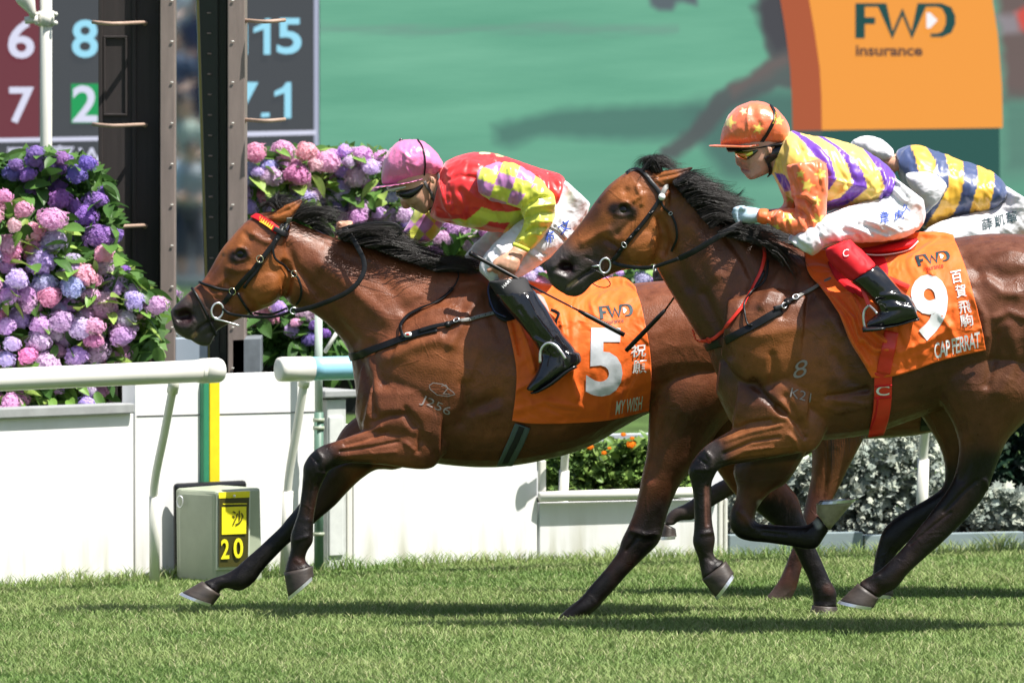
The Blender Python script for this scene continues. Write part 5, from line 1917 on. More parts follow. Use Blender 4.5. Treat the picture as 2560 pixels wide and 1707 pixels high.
h2_str = [
    (R3((870, 580), (940, 600), (965, 660)), 7, .004), (R3((790, 660), (840, 600), (910, 585)), 5, .003), (R3((790, 700), (870, 720), (940, 700)), 5, .0025), (R3((880, 650),), 11, -.010),
    (R3((290, 1225), (330, 1220)), 17, -.026), (R3((180, 1230), (260, 1150), (370, 1190), (390, 1250)), 6, .006), (R3((200, 1300), (300, 1340)), 6, .004),
    (R3((320, 1440), (400, 1370), (480, 1310), (600, 1240)), 5, -.012), (R3((700, 960), (760, 1000), (830, 1040)), 9, -.009), (R3((590, 1140), (660, 1160)), 7, -.005), (R3((500, 1130), (620, 1180)), 4, -.004),
    (R3((470, 990), (620, 900), (720, 860)), 12, .006), (R3((820, 900), (900, 820), (960, 760)), 9, -.005), (R3((840, 1090), (900, 1180), (1000, 1230)), 11, -.007), (R3((1240, 760), (1290, 900), (1260, 1080)), 13, -.014),
    (R3((1010, 430), (1040, 520), (980, 570)), 7, .007), (R3((1080, 500), (1060, 600)), 7, .005), (R3((900, 470),), 12, -.006), (R3((640, 560), (760, 440), (900, 330)), 6, .004),
    (R3((1230, 330), (1380, 300), (1520, 260)), 7, -.008), (R3((1250, 400), (1330, 410)), 5, .005),
    (R3((1300, 500), (1500, 520), (1700, 740), (1830, 860)), 18, .006), (R3((1330, 1000), (1400, 1200), (1520, 1420)), 22, -.012), (R3((1560, 820), (1700, 1000), (1800, 1300)), 24, .009),
    (Q((330, 100), (440, 250), (500, 380), (430, 560)), 12, -.010), (Q((160, 480), (260, 700), (330, 900)), 16, -.012), (Q((700, 320), (640, 420), (560, 560)), 14, .008), (Q((800, 320), (760, 440), (700, 620)), 13, -.008),
    (Q((880, 420), (1000, 600), (1100, 760)), 14, .006), (Q((400, 760), (640, 740), (900, 700), (1080, 640)), 22, .007), (Q((500, 1080), (580, 1180), (700, 1290)), 11, -.014), (Q((630, 900), (640, 1020), (620, 1120)), 12, -.006),
    (Q((720, 1180), (780, 1300), (850, 1400)), 12, -.008), (Q((1010, 1180), (1100, 1170), (1270, 1140)), 9, -.012), (Q((1080, 1210), (1240, 1220)), 7, .006), (Q((980, 1240), (1080, 1280), (1290, 1230)), 9, .005), (Q((1060, 900), (1150, 1060), (1280, 1120)), 18, -.009),
    (Q((1930, 220), (2050, 330), (2200, 370), (2352, 350)), 22, -.010), (Q((2100, 380), (2200, 470), (2300, 480)), 16, .007), (Q((2160, 640), (2250, 600), (2352, 640)), 12, .006), (Q((2160, 760), (2150, 900), (2100, 1100)), 14, -.010), (Q((2250, 700), (2300, 900), (2200, 1150)), 20, .008), (Q((1990, 480), (2080, 620), (2090, 760)), 12, .006),
    (R5((1330, 360), (1480, 290), (1640, 270)), 5, -.006), (R5((1300, 430), (1500, 360), (1720, 310)), 5, .004), (R5((1290, 520), (1500, 430), (1700, 400)), 5, -.006), (R5((1290, 575), (1450, 500), (1650, 470)), 6, .005),
    (R5((1250, 600), (1400, 565), (1600, 540)), 3, -.004), (R5((1780, 380), (1830, 430), (1850, 490)), 7, .006), (R5((1690, 170), (1840, 300), (1900, 400)), 7, -.010), (R5((1440, 500), (1600, 480), (1800, 470)), 1.8, .002), (R5((1560, 480), (1575, 520)), 1.8, .002), (R5((1690, 450), (1695, 490)), 1.8, .002), (R5((1930, 110), (1990, 130)), 1.8, .002),
    (R5((1150, 500), (1200, 560), (1190, 620)), 6, .005), (R5((1100, 560), (1150, 600)), 4, -.004), (R5((1080, 640), (1180, 640)), 6, .004), (R5((1170, 760), (1160, 900), (1170, 1050)), 4, -.005), (R5((1130, 1120), (1200, 1110)), 7, .004), (R5((1210, 1330), (1160, 1300)), 5, -.003),
    (R5((1400, 950), (1450, 1000), (1500, 1080)), 7, .005), (R5((1580, 1110), (1750, 1130)), 4, -.004), (R5((1560, 900), (1570, 960)), 6, .005),
    (R6((2000, 480), (1900, 560), (1750, 720)), 5, -.004), (R6((2060, 480), (2080, 560)), 7, .006), (R6((1500, 960), (1800, 720)), 4, -.004), (R6((1180, 1230), (1260, 1200)), 5, .003), (R6((1950, 200), (1940, 350), (1880, 480)), 14, -.006),
]
h2_pt = [
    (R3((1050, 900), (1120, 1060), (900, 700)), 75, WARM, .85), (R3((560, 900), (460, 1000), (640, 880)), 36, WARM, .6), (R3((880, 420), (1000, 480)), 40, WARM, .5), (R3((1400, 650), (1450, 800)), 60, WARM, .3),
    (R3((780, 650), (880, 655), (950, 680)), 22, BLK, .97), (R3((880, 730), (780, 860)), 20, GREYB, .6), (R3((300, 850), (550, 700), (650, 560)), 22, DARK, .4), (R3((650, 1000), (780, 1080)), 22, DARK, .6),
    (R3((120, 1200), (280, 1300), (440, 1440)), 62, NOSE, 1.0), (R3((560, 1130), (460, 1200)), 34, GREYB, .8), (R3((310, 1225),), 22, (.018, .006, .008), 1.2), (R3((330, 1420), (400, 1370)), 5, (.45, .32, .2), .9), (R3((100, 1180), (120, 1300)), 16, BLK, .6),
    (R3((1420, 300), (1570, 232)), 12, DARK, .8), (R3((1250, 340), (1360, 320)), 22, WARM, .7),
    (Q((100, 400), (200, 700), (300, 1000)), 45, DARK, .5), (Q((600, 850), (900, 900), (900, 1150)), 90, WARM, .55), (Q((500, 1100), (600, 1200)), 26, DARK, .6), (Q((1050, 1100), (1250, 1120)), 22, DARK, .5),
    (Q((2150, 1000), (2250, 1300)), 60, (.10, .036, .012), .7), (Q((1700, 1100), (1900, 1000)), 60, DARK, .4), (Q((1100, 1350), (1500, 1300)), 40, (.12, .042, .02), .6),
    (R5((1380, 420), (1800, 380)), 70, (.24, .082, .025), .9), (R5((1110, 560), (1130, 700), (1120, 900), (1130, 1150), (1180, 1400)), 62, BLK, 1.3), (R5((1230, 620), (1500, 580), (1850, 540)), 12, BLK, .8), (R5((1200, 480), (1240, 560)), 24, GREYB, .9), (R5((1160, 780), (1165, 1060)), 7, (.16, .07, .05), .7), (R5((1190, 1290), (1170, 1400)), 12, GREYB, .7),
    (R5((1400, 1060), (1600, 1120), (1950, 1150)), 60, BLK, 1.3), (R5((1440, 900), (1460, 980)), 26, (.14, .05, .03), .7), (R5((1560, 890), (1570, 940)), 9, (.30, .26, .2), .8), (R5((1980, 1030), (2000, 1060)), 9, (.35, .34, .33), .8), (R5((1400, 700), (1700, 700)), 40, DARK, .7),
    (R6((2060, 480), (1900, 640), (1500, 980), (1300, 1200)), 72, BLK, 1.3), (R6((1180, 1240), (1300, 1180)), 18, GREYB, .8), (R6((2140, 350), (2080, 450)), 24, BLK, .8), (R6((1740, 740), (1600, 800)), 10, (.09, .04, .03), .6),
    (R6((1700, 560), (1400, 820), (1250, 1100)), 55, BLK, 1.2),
]
h2_hoof = [
    (R5((1123, 1462), (1306, 1326)), R6((40, 1362), (176, 1176)), .044, .058, -.17, 'hoof'),
    (R5((2080, 1095), (1984, 968)), R5((2268, 874), (1982, 893)), .040, .058, .14, 'hoofpale'),
    (R6((1104, 1252), (1262, 1366)), R6((966, 1388), (1222, 1438)), .042, .060, -.14, 'hoof'),
    (R6((1200, 1215), (1372, 1235)), R6((1120, 1320), (1370, 1350)), .042, .058, .13, 'hoof'),
]
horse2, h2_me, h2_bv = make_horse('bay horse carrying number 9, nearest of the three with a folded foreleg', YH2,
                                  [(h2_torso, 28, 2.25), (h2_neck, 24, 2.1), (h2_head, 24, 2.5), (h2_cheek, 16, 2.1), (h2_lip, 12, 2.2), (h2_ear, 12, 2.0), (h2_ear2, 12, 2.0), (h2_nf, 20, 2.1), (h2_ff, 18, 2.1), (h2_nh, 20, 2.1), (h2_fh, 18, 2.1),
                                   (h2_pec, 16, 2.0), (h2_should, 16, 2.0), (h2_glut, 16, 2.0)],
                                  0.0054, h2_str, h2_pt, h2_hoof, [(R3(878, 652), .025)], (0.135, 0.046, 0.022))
add_hair('mane', horse2, M['hair'], [R3((1380, 380), (1480, 330), (1580, 340), (1700, 360)), R3((1400, 410), (1520, 370), (1680, 400), (1860, 450)), R3((1450, 480), (1600, 430), (1800, 480), (1950, 530)), R3((1510, 560), (1650, 500), (1900, 530), (2110, 580)),
                                     R3((1590, 650), (1750, 590), (1950, 620), (2140, 680)), R3((1680, 760), (1800, 700), (1950, 720), (2080, 780)), R3((1760, 850), (1850, 790), (1960, 800), (2060, 850))],
         2300, YH2 - .045, .055, jit=6, seed=11)
add_hair('mane', horse2, M['hair'], [R3((1820, 880), (1950, 830), (2150, 840), (2352, 900)), R3((1880, 930), (2050, 900), (2200, 960), (2352, 1060)), D((1770, 560), (1790, 570), (1820, 600), (1850, 650)), D((1775, 590), (1795, 600), (1815, 630), (1845, 670))],
         1300, YH2 - .04, .07, jit=8, seed=12)
add_hair('mane', horse2, M['hair'], [R3((1900, 520), (2000, 510), (2060, 470), (2085, 430)), R3((1950, 540), (2030, 520), (2070, 490), (2110, 470)), R3((1450, 350), (1560, 330), (1680, 350), (1790, 390)), R3((1420, 340), (1520, 320), (1640, 320), (1760, 325))],
         40, YH2, .02, jit=4, seed=13)
add_hair('forelock', horse2, M['hair'], [R3((1230, 290), (1150, 170), (1080, 160), (1005, 255)), R3((1260, 280), (1200, 150), (1120, 160), (1030, 260)), R3((1240, 290), (1180, 180), (1250, 130), (1370, 210)), R3((1060, 270), (1150, 170), (1280, 180), (1420, 240)), R3((1080, 270), (1180, 220), (1300, 230), (1500, 245))],
         700, YH2, .03, jit=5, seed=14)
add_hair('tail', horse2, M['hair'], [D((2570, 690), (2650, 720), (2720, 850), (2740, 1000)), D((2575, 700), (2640, 780), (2680, 900), (2690, 1050)), D((2578, 715), (2620, 800), (2650, 900), (2640, 1030))], 500, YH2, .03, jit=10, seed=15, r0=.003)

# ---- horse 3 (behind the other two)
YH3 = 1.05
h3_torso = S(D, (1790, 790, 1780, 880, .12), (1840, 740, 1830, 985, .19), (1900, 690, 1890, 1005, .23), (1970, 628, 1965, 1008, .26), (2050, 600, 2045, 1005, .28),
             (2140, 584, 2135, 995, .30), (2240, 574, 2230, 965, .30), (2340, 570, 2330, 935, .30), (2440, 576, 2430, 925, .30), (2520, 612, 2520, 900, .27), (2580, 700, 2580, 850, .16), (2605, 740, 2608, 790, .07))
h3_neck = S(D, (1690, 530, 1670, 640, .08), (1740, 525, 1700, 690, .09), (1800, 545, 1730, 740, .12), (1870, 585, 1760, 800, .16), (1950, 640, 1790, 880, .2))
h3_head = S(D, (1497, 625, 1500, 650, .036), (1512, 606, 1525, 664, .05), (1540, 585, 1560, 668, .055), (1580, 560, 1600, 668, .06), (1630, 535, 1640, 680, .085), (1680, 522, 1690, 670, .09), (1715, 525, 1720, 640, .08))
h3_sf = S(R6, (700, -60, 1330, -60, .10, -.12), (740, 120, 1180, 120, .085), (755, 260, 1100, 270, .07), (757, 380, 1030, 400, .056), (745, 500, 985, 500, .047), (715, 630, 925, 620, .042), (688, 740, 870, 740, .046), (675, 820, 830, 820, .044),
          (640, 920, 770, 930, .034), (600, 1020, 720, 1040, .031), (560, 1120, 690, 1140, .031), (525, 1210, 665, 1230, .036), (470, 1290, 640, 1310, .034), (420, 1350, 610, 1370, .034), (380, 1385, 590, 1400, .042))
h3_lf = S(R5, (1900, -50, 2300, 200, .09, .12), (1700, 300, 2050, 450, .075), (1500, 560, 1700, 650, .05), (1380, 660, 1500, 760, .042), (1250, 730, 1360, 830, .036), (1130, 800, 1230, 905, .031), (1020, 880, 1130, 975, .031), (950, 915, 1060, 1018, .035),
          (890, 945, 990, 1022, .031), (850, 1000, 925, 1035, .03), (838, 1055, 925, 1060, .036))
h3_nh = S(D, (2350, 800, 2650, 780, .15, -.13), (2380, 950, 2600, 950, .10), (2400, 1080, 2530, 1100, .06), (2440, 1180, 2540, 1190, .045), (2420, 1280, 2480, 1290, .032), (2390, 1350, 2450, 1360, .034), (2370, 1390, 2440, 1395, .04))
h3_fh = S(D, (2330, 800, 2600, 780, .14, .13), (2450, 950, 2640, 950, .09), (2560, 1060, 2660, 1080, .055), (2620, 1150, 2700, 1150, .042), (2650, 1240, 2710, 1240, .032), (2670, 1320, 2730, 1320, .035), (2670, 1370, 2740, 1370, .04))
h3_str = [(R6((880, 260), (870, 500), (830, 680)), 5, -.006), (R6((800, 760), (760, 840)), 7, .004), (R6((640, 950), (600, 1150)), 4, -.003), (D((2020, 970), (2120, 975)), 12, -.006), (D((1507, 633),), 6, -.01)]
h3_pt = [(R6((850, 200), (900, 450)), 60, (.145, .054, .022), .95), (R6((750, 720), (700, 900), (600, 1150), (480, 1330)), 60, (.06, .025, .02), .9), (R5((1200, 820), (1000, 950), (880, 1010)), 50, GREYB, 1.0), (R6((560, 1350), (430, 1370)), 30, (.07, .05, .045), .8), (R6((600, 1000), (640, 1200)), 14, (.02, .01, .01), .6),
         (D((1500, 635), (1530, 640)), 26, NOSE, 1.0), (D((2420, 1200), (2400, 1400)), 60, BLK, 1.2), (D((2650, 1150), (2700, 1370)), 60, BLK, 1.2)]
h3_hoof = [(R6((375, 1380), (600, 1402)), R6((320, 1435), (600, 1440)), .042, .056, -.12, 'hoof'),
           (R5((840, 1045), (927, 1085)), R5((800, 1148), (935, 1140)), .040, .055, .12, 'hoof'),
           (D((2365, 1385), (2440, 1395)), D((2335, 1420), (2440, 1425)), .040, .055, -.13, 'hoof'),
           (D((2668, 1365), (2742, 1370)), D((2650, 1400), (2745, 1405)), .040, .055, .13, 'hoof')]
horse3, h3_me, h3_bv = make_horse('brown horse running between the nearest horse and the white rail', YH3,
                                  [(h3_torso, 24, 2.25), (h3_neck, 20, 2.1), (h3_head, 20, 2.5), (h3_sf, 18, 2.1), (h3_lf, 18, 2.1), (h3_nh, 18, 2.1), (h3_fh, 18, 2.1)],
                                  0.009, h3_str, h3_pt, h3_hoof, [(D(1610, 590), .024)], (0.15, 0.047, 0.022), smooth_it=3)
add_hair('mane', horse3, M['hair'], [D((1700, 525), (1740, 520), (1780, 530), (1820, 550)), D((1760, 540), (1800, 545), (1840, 560), (1880, 590)), D((1830, 570), (1870, 580), (1910, 600), (1950, 630))], 500, YH3, .04, jit=5, seed=16)
add_hair('tail', horse3, M['hair'], [D((2600, 720), (2680, 760), (2730, 880), (2750, 1020)), D((2600, 740), (2660, 820), (2690, 930), (2700, 1060))], 300, YH3, .03, jit=10, seed=17, r0=.003)
add_hair('tail', horse1, M['hair'], [D((1828, 740), (1900, 760), (1960, 850), (1980, 960)), D((1830, 760), (1880, 820), (1910, 920), (1920, 1040))], 300, 0.0, .03, jit=10, seed=18, r0=.003)
# ------------------------------------------------------------------ tack
def blur2(a, k, edge=True):
    for _ in range(k):
        p = np.pad(a, 1, mode='edge')
        a = (p[:-2, 1:-1] + p[2:, 1:-1] + p[1:-1, :-2] + p[1:-1, 2:] + 2 * p[1:-1, 1:-1]) / 6
    return a


def edge_fn(pts):
    a = catmull(pts, 12)
    d = np.r_[0, np.cumsum(np.hypot(*np.diff(a, axis=0).T))]
    d /= d[-1]
    return lambda t: np.stack([np.interp(t, d, a[:, 0]), np.interp(t, d, a[:, 1])], -1)


def cloth(name, label, cat, top, right, bottom, left, bv, Yc, off=0.012, nu=110, nv=90, folds=(), mt=None, wr=0.004, mirror=True, blur=14, seed=1, push=0.02, parent=None, thick=0.003, sag=False):
    """sheet laid over a body: four photograph-pixel edges of its near side, mirrored over the back to the far side"""
    T, R, B, L = map(edge_fn, (top, right, bottom, left))
    u = np.linspace(0, 1, nu)
    v = np.linspace(0, 1, nv)
    U, V = np.meshgrid(u, v, indexing='ij')
    t, b, l, r = T(u)[:, None], B(u)[:, None], L(v)[None], R(v)[None]
    c00, c10, c01, c11 = T(0.), T(1.), B(0.), B(1.)
    U3, V3 = U[..., None], V[..., None]
    px = (1 - V3) * t + V3 * b + (1 - U3) * l + U3 * r - ((1 - U3) * (1 - V3) * c00 + U3 * (1 - V3) * c10 + (1 - U3) * V3 * c01 + U3 * V3 * c11)
    Yg = np.full((nu, nv), np.nan)
    for i in range(nu):
        for j in range(nv):
            p, n = hit(bv, px[i, j])
            if p is not None and p[1] < Yc + 0.02:
                Yg[i, j] = p[1]
    for i in range(nu):
        ok = np.nonzero(~np.isnan(Yg[i]))[0]
        if not len(ok):
            Yg[i] = Yc - 0.2
            continue
        a = ok[0]
        for j in range(a):
            f = 1 - j / max(a, 1)
            Yg[i, j] = Yg[i, a] * (1 - f) + Yc * f if mirror else Yg[i, a]
        row = Yg[i]
        idx = np.arange(nv)
        good = ~np.isnan(row)
        row[~good] = np.interp(idx[~good], idx[good], row[good])
        if mirror:
            row[0] = Yc
    hitY = Yg.copy()
    sm = blur2(np.minimum(Yg, blur2(Yg, blur)), blur)
    Yn = np.minimum(sm, hitY) - off
    if sag:
        Yn = np.minimum.accumulate(Yn, axis=1) * 0.6 + Yn * 0.4
    flat = px.reshape(-1, 2)
    w = np.clip(V * 4, 0, 1)
    q3 = np.stack([flat[:, 0] / 300, flat[:, 1] / 300, np.zeros(len(flat))], 1)
    wrk = fbm(q3 * np.array([1.6, .55, 1]), 2.2, 3, seed).reshape(nu, nv)
    Yn -= w * np.abs(wrk) * wr * 2
    for line, rr, dep in folds:
        d = pdist(flat, line).reshape(nu, nv)
        Yn -= w * dep * 1.5 * np.exp(-(d / (rr * .85)) ** 2)
    if mirror:
        Yn[:, 0] = Yc
    pts = np.array([[P(px[i, j], Yn[i, j]) for j in range(nv)] for i in range(nu)])
    if mirror:
        pts[:, :3, 2] += off * np.array([1, .8, .4])
        far = pts[:, 1:].copy()
        far[..., 1] = 2 * Yc - far[..., 1]
        pts = np.concatenate([far[:, ::-1], pts], 1)
    n2 = pts.shape[1]
    idx = np.arange(nu * n2).reshape(nu, n2)
    F = np.stack([idx[:-1, :-1], idx[1:, :-1], idx[1:, 1:], idx[:-1, 1:]], -1).reshape(-1, 4)
    V_ = pts.reshape(-1, 3)
    me = mesh_fast(name, V_, F, 4)
    n = getn(me)
    if n[idx[nu // 2, -nv // 2], 1] > 0:
        me.flip_normals()
    o = link(name, me, mt, parent)
    if label:
        tag(o, label, cat)
    md = o.modifiers.new('thickness', 'SOLIDIFY')
    md.thickness = thick
    md.offset = -1
    return o, bvh_of(me)


def fwd_logo(reg, org, ux, uy, bv, parent, m1, m2):
    o, (a, b), (c, d) = reg(*org), ux, uy
    k = reg.k
    decal('logo', logo_geo(.105), o, (a / k, b / k), (c / k, d / k), bv, m1, parent, off=.003)
    decal('logo_arrow', LOGO_TRI, o, (a / k, b / k), (c / k, d / k), bv, m2, parent, off=.0034)


def word(txt, reg, org, ux, uy, bv, parent, mt, bold=0.0, name='lettering', off=.003, spacing=1.0):
    k = reg.k
    decal(name, norm_geo(text_geo(txt, bold, spacing=spacing)), reg(*org), (ux[0] / k, ux[1] / k), (uy[0] / k, uy[1] / k), bv, mt, parent, off=off)


# saddlecloth of number 5
cl1, cl1_bv = cloth('saddlecloth', 'orange saddlecloth printed with number 5 in silver', 'saddlecloth',
                    D((1150, 632), (1210, 650), (1300, 662), (1380, 648), (1430, 644), (1458, 662)), D((1458, 662), (1470, 692), (1481, 740), (1493, 808), (1496, 874), (1491, 944)),
                    D((1176, 966), (1225, 973), (1310, 972), (1400, 965), (1491, 944)), D((1150, 632), (1160, 717), (1176, 790), (1186, 850), (1184, 905), (1176, 966)), h1_bv, 0.0,
                    mt=M['cloth'], seed=3, wr=.0035,
                    folds=[(B4((860, 760), (960, 900), (1000, 1100)), 9, .010), (B4((1280, 620), (1260, 760), (1300, 900)), 9, .012), (B4((1350, 640), (1400, 760)), 7, .008), (B4((560, 1000), (640, 1200), (700, 1450)), 9, .016), (B4((500, 1000), (560, 1300)), 5, -.008),
                           (R2((1460, 1250), (1600, 1180), (1800, 1130)), 8, .007), (R2((1460, 1400), (1700, 1330), (1950, 1380)), 10, .006), (R2((1900, 700), (1880, 1000), (1920, 1300)), 12, .006), (B4((1500, 600), (1620, 700)), 8, .006)])
cl1.name = 'saddlecloth'
five_w = R2
word('5', R2, (1992, 1290), (272, 0), (12, -510), cl1_bv, cl1, M['silver'], bold=.035, name='number')
fwd_logo(B4, (1372, 950), (318, -28), (-18, -125), cl1_bv, cl1, M['ink'], M['white'])
word('insurance', B4, (1395, 1008), (205, -25), (-5, -42), cl1_bv, cl1, M['ink'], off=.003)
word('祝', B4, (1668, 1335), (150, -15), (5, -125), cl1_bv, cl1, M['white'], bold=.012)
word('願', B4, (1685, 1495), (140, -10), (5, -130), cl1_bv, cl1, M['white'], bold=.012)
word('MY WISH', R5, (472, 228), (196, -38), (12, -105), cl1_bv, cl1, M['white'], bold=.012)

# saddlecloth of number 9
cl2, cl2_bv = cloth('saddlecloth', 'orange saddlecloth printed with number 9 in white', 'saddlecloth',
                    Q((850, 190), (1000, 190), (1250, 120), (1500, 85), (1700, 74), (1800, 78), (1868, 95)), Q((1868, 95), (1900, 160), (1960, 320), (2005, 480), (2060, 700), (2092, 862)),
                    Q((1312, 1052), (1450, 1042), (1600, 1000), (1750, 945), (1900, 905), (2092, 862)), Q((850, 190), (880, 330), (980, 450), (1080, 600), (1160, 800), (1240, 930), (1312, 1052)), h2_bv, YH2,
                    mt=M['cloth'], seed=5, wr=.0035,
                    folds=[(Q((960, 420), (1100, 620), (1190, 820), (1280, 960)), 8, .020), (Q((1040, 480), (1180, 640), (1230, 800)), 7, .016), (Q((1180, 500), (1280, 700), (1400, 800)), 8, .018), (Q((1000, 330), (1100, 380), (1200, 460)), 9, .012),
                           (Q((1250, 780), (1330, 860), (1420, 860)), 8, .016), (Q((1560, 180), (1680, 260), (1720, 340)), 9, .009), (Q((1640, 130), (1780, 170)), 7, .008), (Q((1500, 880), (1700, 800), (1850, 700)), 10, .007), (Q((1790, 620), (1850, 720), (1880, 780)), 10, .007)])
word('9', Q, (1598, 802), (250, -8), (-25, -450), cl2_bv, cl2, M['white'], bold=.035, name='number')
fwd_logo(Q, (1636, 290), (214, -38), (-22, -72), cl2_bv, cl2, M['ink'], M['white'])
word('insurance', Q, (1668, 325), (135, -25), (-4, -32), cl2_bv, cl2, M['redstrap'])
for ch, x, y, w, h in (('百', 1862, 412, 72, 84), ('賀', 1893, 508, 72, 86), ('飛', 1912, 618, 84, 86), ('駒', 1922, 705, 88, 82)):
    word(ch, Q, (x, y), (w, -14), (-14, -h), cl2_bv, cl2, M['white'], bold=.014)
word('CAP FERRAT', Q, (1742, 922), (312, -80), (-6, -108), cl2_bv, cl2, M['white'], bold=.014, spacing=.9)

# girths
g = strap('girth', [*(Reg(800, 700, 2.6133)((1325, 945), (1285, 1040), (1240, 1130), (1205, 1200)))], h1_bv, .062, M['greyweb'], off=.008, sub=6)
tag(g, 'grey webbing girth with a black centre stripe under horse number 5', 'girth')
bvg = bvh_of(g.data)
strap('stripe', Reg(800, 700, 2.6133)((1322, 950), (1285, 1040), (1240, 1130), (1208, 1195)), bvg, .022, M['blackcloth'], g, off=.003, thick=.002)
g = strap('girth', Q((1392, 1010), (1388, 1060), (1384, 1180), (1370, 1290), (1335, 1425)), h2_bv, .066, M['redstrap'], off=.013, sub=6)
tag(g, 'red elastic girth with a white letter badge under horse number 9', 'girth')
strap('girth_top', Q((1448, 735), (1430, 820), (1408, 920), (1392, 1020)), cl2_bv, .052, M['redstrap'], g, off=.006)
bvg = bvh_of(g.data)
word('C', Q, (1340, 1172), (90, -4), (2, -66), bvg, g, M['white'], bold=.01, name='badge_letter', off=.003)
strap('seam', Q((1352, 1190), (1340, 1290), (1300, 1400)), bvg, .006, M['red'], g, off=.003)
strap('badge_edge', Q((1322, 1110), (1384, 1106), (1448, 1100)), bvg, .006, M['red'], g, off=.003)
strap('badge_edge', Q((1318, 1186), (1384, 1186), (1440, 1180)), bvg, .006, M['red'], g, off=.003)


def buckle(reg, pt, r, bv, parent, mt, ax=(1, 1), off=.008, rot=0.6, name='buckle'):
    p, n = hit(bv, reg(*pt))
    if p is None:
        return
    return add(name, [ring_geo(p + n * off, r, r * .16, n, ax, 20, 6, rot)], mt, parent)


# breast girths
t = empty('breast_girth', P(R2(640, 860), -.2), 'black breast girth round the chest of horse number 5', 'breast girth')
w1 = strap('chest_band', [*R2((232, 998), (280, 985), (340, 965), (480, 915), (620, 862), (760, 812), (880, 785))], h1_bv, .030, M['leather'], t, off=.006)
strap('strap', R2((750, 806), (860, 772), (960, 752), (1060, 730)), h1_bv, .016, M['leather'], t, off=.011)
strap('strap', R2((1050, 732), (1150, 708), (1270, 680), (1372, 655)), h1_bv, .014, M['leather_grey'], t, off=.009)
for k in range(6):
    p, n = hit(h1_bv, R2(1110 + 42 * k, 718 - 10 * k))
    add('strap_hole', ball_geo(p + n * .0112, .0022, 5), M['black'], t)
strap('neck_strap', R2((950, 292), (1000, 320), (1032, 380), (1030, 450), (1000, 495)), h1_bv, .006, M['leather'], t, off=.012, round_=True)
strap('neck_strap', R2((1000, 495), (950, 545), (860, 605), (750, 645), (660, 695), (612, 755), (618, 800), (634, 865)), h1_bv, .013, M['leather'], t, off=.009)
buckle(R2, (1028, 732), .011, h1_bv, t, M['alloy'], (1, .75), .014)
buckle(R2, (985, 505), .008, h1_bv, t, M['black'], (1, .8), .014)
p, n = hit(h1_bv, R2(960, 758))
add('keeper', plate_geo(p + n * .010, .022, .024, .006, n, .25), M['leather'], t)
p, n = hit(h1_bv, R2(672, 838))
o = add('tag', plate_geo(p + n * .013, .030, .018, .002, n, .12), M['white'], t)
p2 = plate_geo(p + n * .0155, .014, .009, .001, n, .12)
add('tag_print', p2, M['redstrap'], o)

t = empty('breast_girth', P(Q(430, 740), -1.1), 'black breast girth crossing the shoulder of horse number 9', 'breast girth')
strap('chest_band', Q((165, 846), (220, 828), (300, 800), (400, 752), (500, 700), (600, 640), (690, 588)), h2_bv, .030, M['leather'], t, off=.006)
strap('strap', Q((640, 584), (720, 550), (790, 512)), h2_bv, .016, M['leather'], t, off=.012)
strap('strap', Q((790, 512), (880, 462), (980, 408), (1075, 362)), h2_bv, .014, M['leather_grey'], t, off=.009)
buckle(Q, (790, 510), .012, h2_bv, t, M['alloy'], (1, .8), .014, .5)
buckle(Q, (700, 560), .012, h2_bv, t, M['alloy'], (1, .8), .014, .5)
p, n = hit(h2_bv, Q(735, 545))
add('keeper', plate_geo(p + n * .011, .024, .028, .006, n, .5), M['leather'], t)
strap('neck_strap', Q((598, 262), (598, 330), (580, 400), (530, 445), (490, 490), (455, 545), (452, 620), (470, 690), (500, 700)), h2_bv, .008, M['leather'], t, off=.012, round_=True)
strap('neck_strap', Q((575, 330), (540, 410), (500, 460)), h2_bv, .012, M['leather'], t, off=.010)
t = strap('martingale', Q((548, 140), (572, 200), (568, 270), (540, 370), (500, 460), (440, 560), (360, 660), (290, 735), (235, 782), (170, 792), (125, 780), (104, 715)), h2_bv, .013, M['redstrap'], off=.011)
tag(t, 'red martingale strap hanging down the neck of horse number 9', 'martingale')
buckle(Q, (212, 788), .011, h2_bv, t, M['redstrap'], (1.2, .9), .014, 0)

# bridles
t = empty('bridle', P(R1(800, 700), -.1), 'black bridle with red and yellow zigzag browband', 'bridle')
bb = strap('browband', R1((835, 285), (870, 255), (940, 248), (1010, 275), (1090, 325), (1160, 380), (1180, 400)), h1_bv, .029, M['red'], t, off=.007)
bbv = bvh_of(bb.data)
mz = mat('browband_print', (0.9, 0.52, 0.02), rough=.5)
path = edge_fn(R1((845, 275), (880, 253), (940, 248), (1010, 275), (1090, 325), (1130, 356)))
tri = []
for k in range(13):
    a, b = path(k / 13.0), path((k + 1) / 13.0)
    d = b - a
    n = np.array([-d[1], d[0]]) / (np.hypot(*d) + 1e-9)
    if n[1] < 0:
        n = -n
    tri.append([tuple(a + n * 6.5), tuple(b + n * 6.5), tuple((a + b) / 2 - n * 7.0)])
decal('zigzag', poly_geo2(tri), (0, 0), (1, 0), (0, 1), bbv, mz, bb, off=.002, cell=40)
strap('headpiece', R1((1290, 250), (1270, 300), (1235, 360), (1205, 410)), h1_bv, .022, M['leather_grey'], t, off=.008)
strap('headpiece', R1((1225, 300), (1205, 350), (1190, 400)), h1_bv, .010, M['leather'], t, off=.010)
strap('keeper', R1((1135, 372), (1180, 395), (1225, 425), (1248, 420)), h1_bv, .020, M['leather'], t, off=.014)
strap('cheek_strap', R1((1205, 415), (1140, 505), (1080, 590), (1010, 680), (930, 775), (840, 880), (750, 985), (690, 1050), (630, 1120)), h1_bv, .019, M['leather'], t, off=.010)
strap('cheek_strap', R1((1020, 690), (970, 790), (900, 870), (850, 950)), h1_bv, .012, M['leather'], t, off=.012)
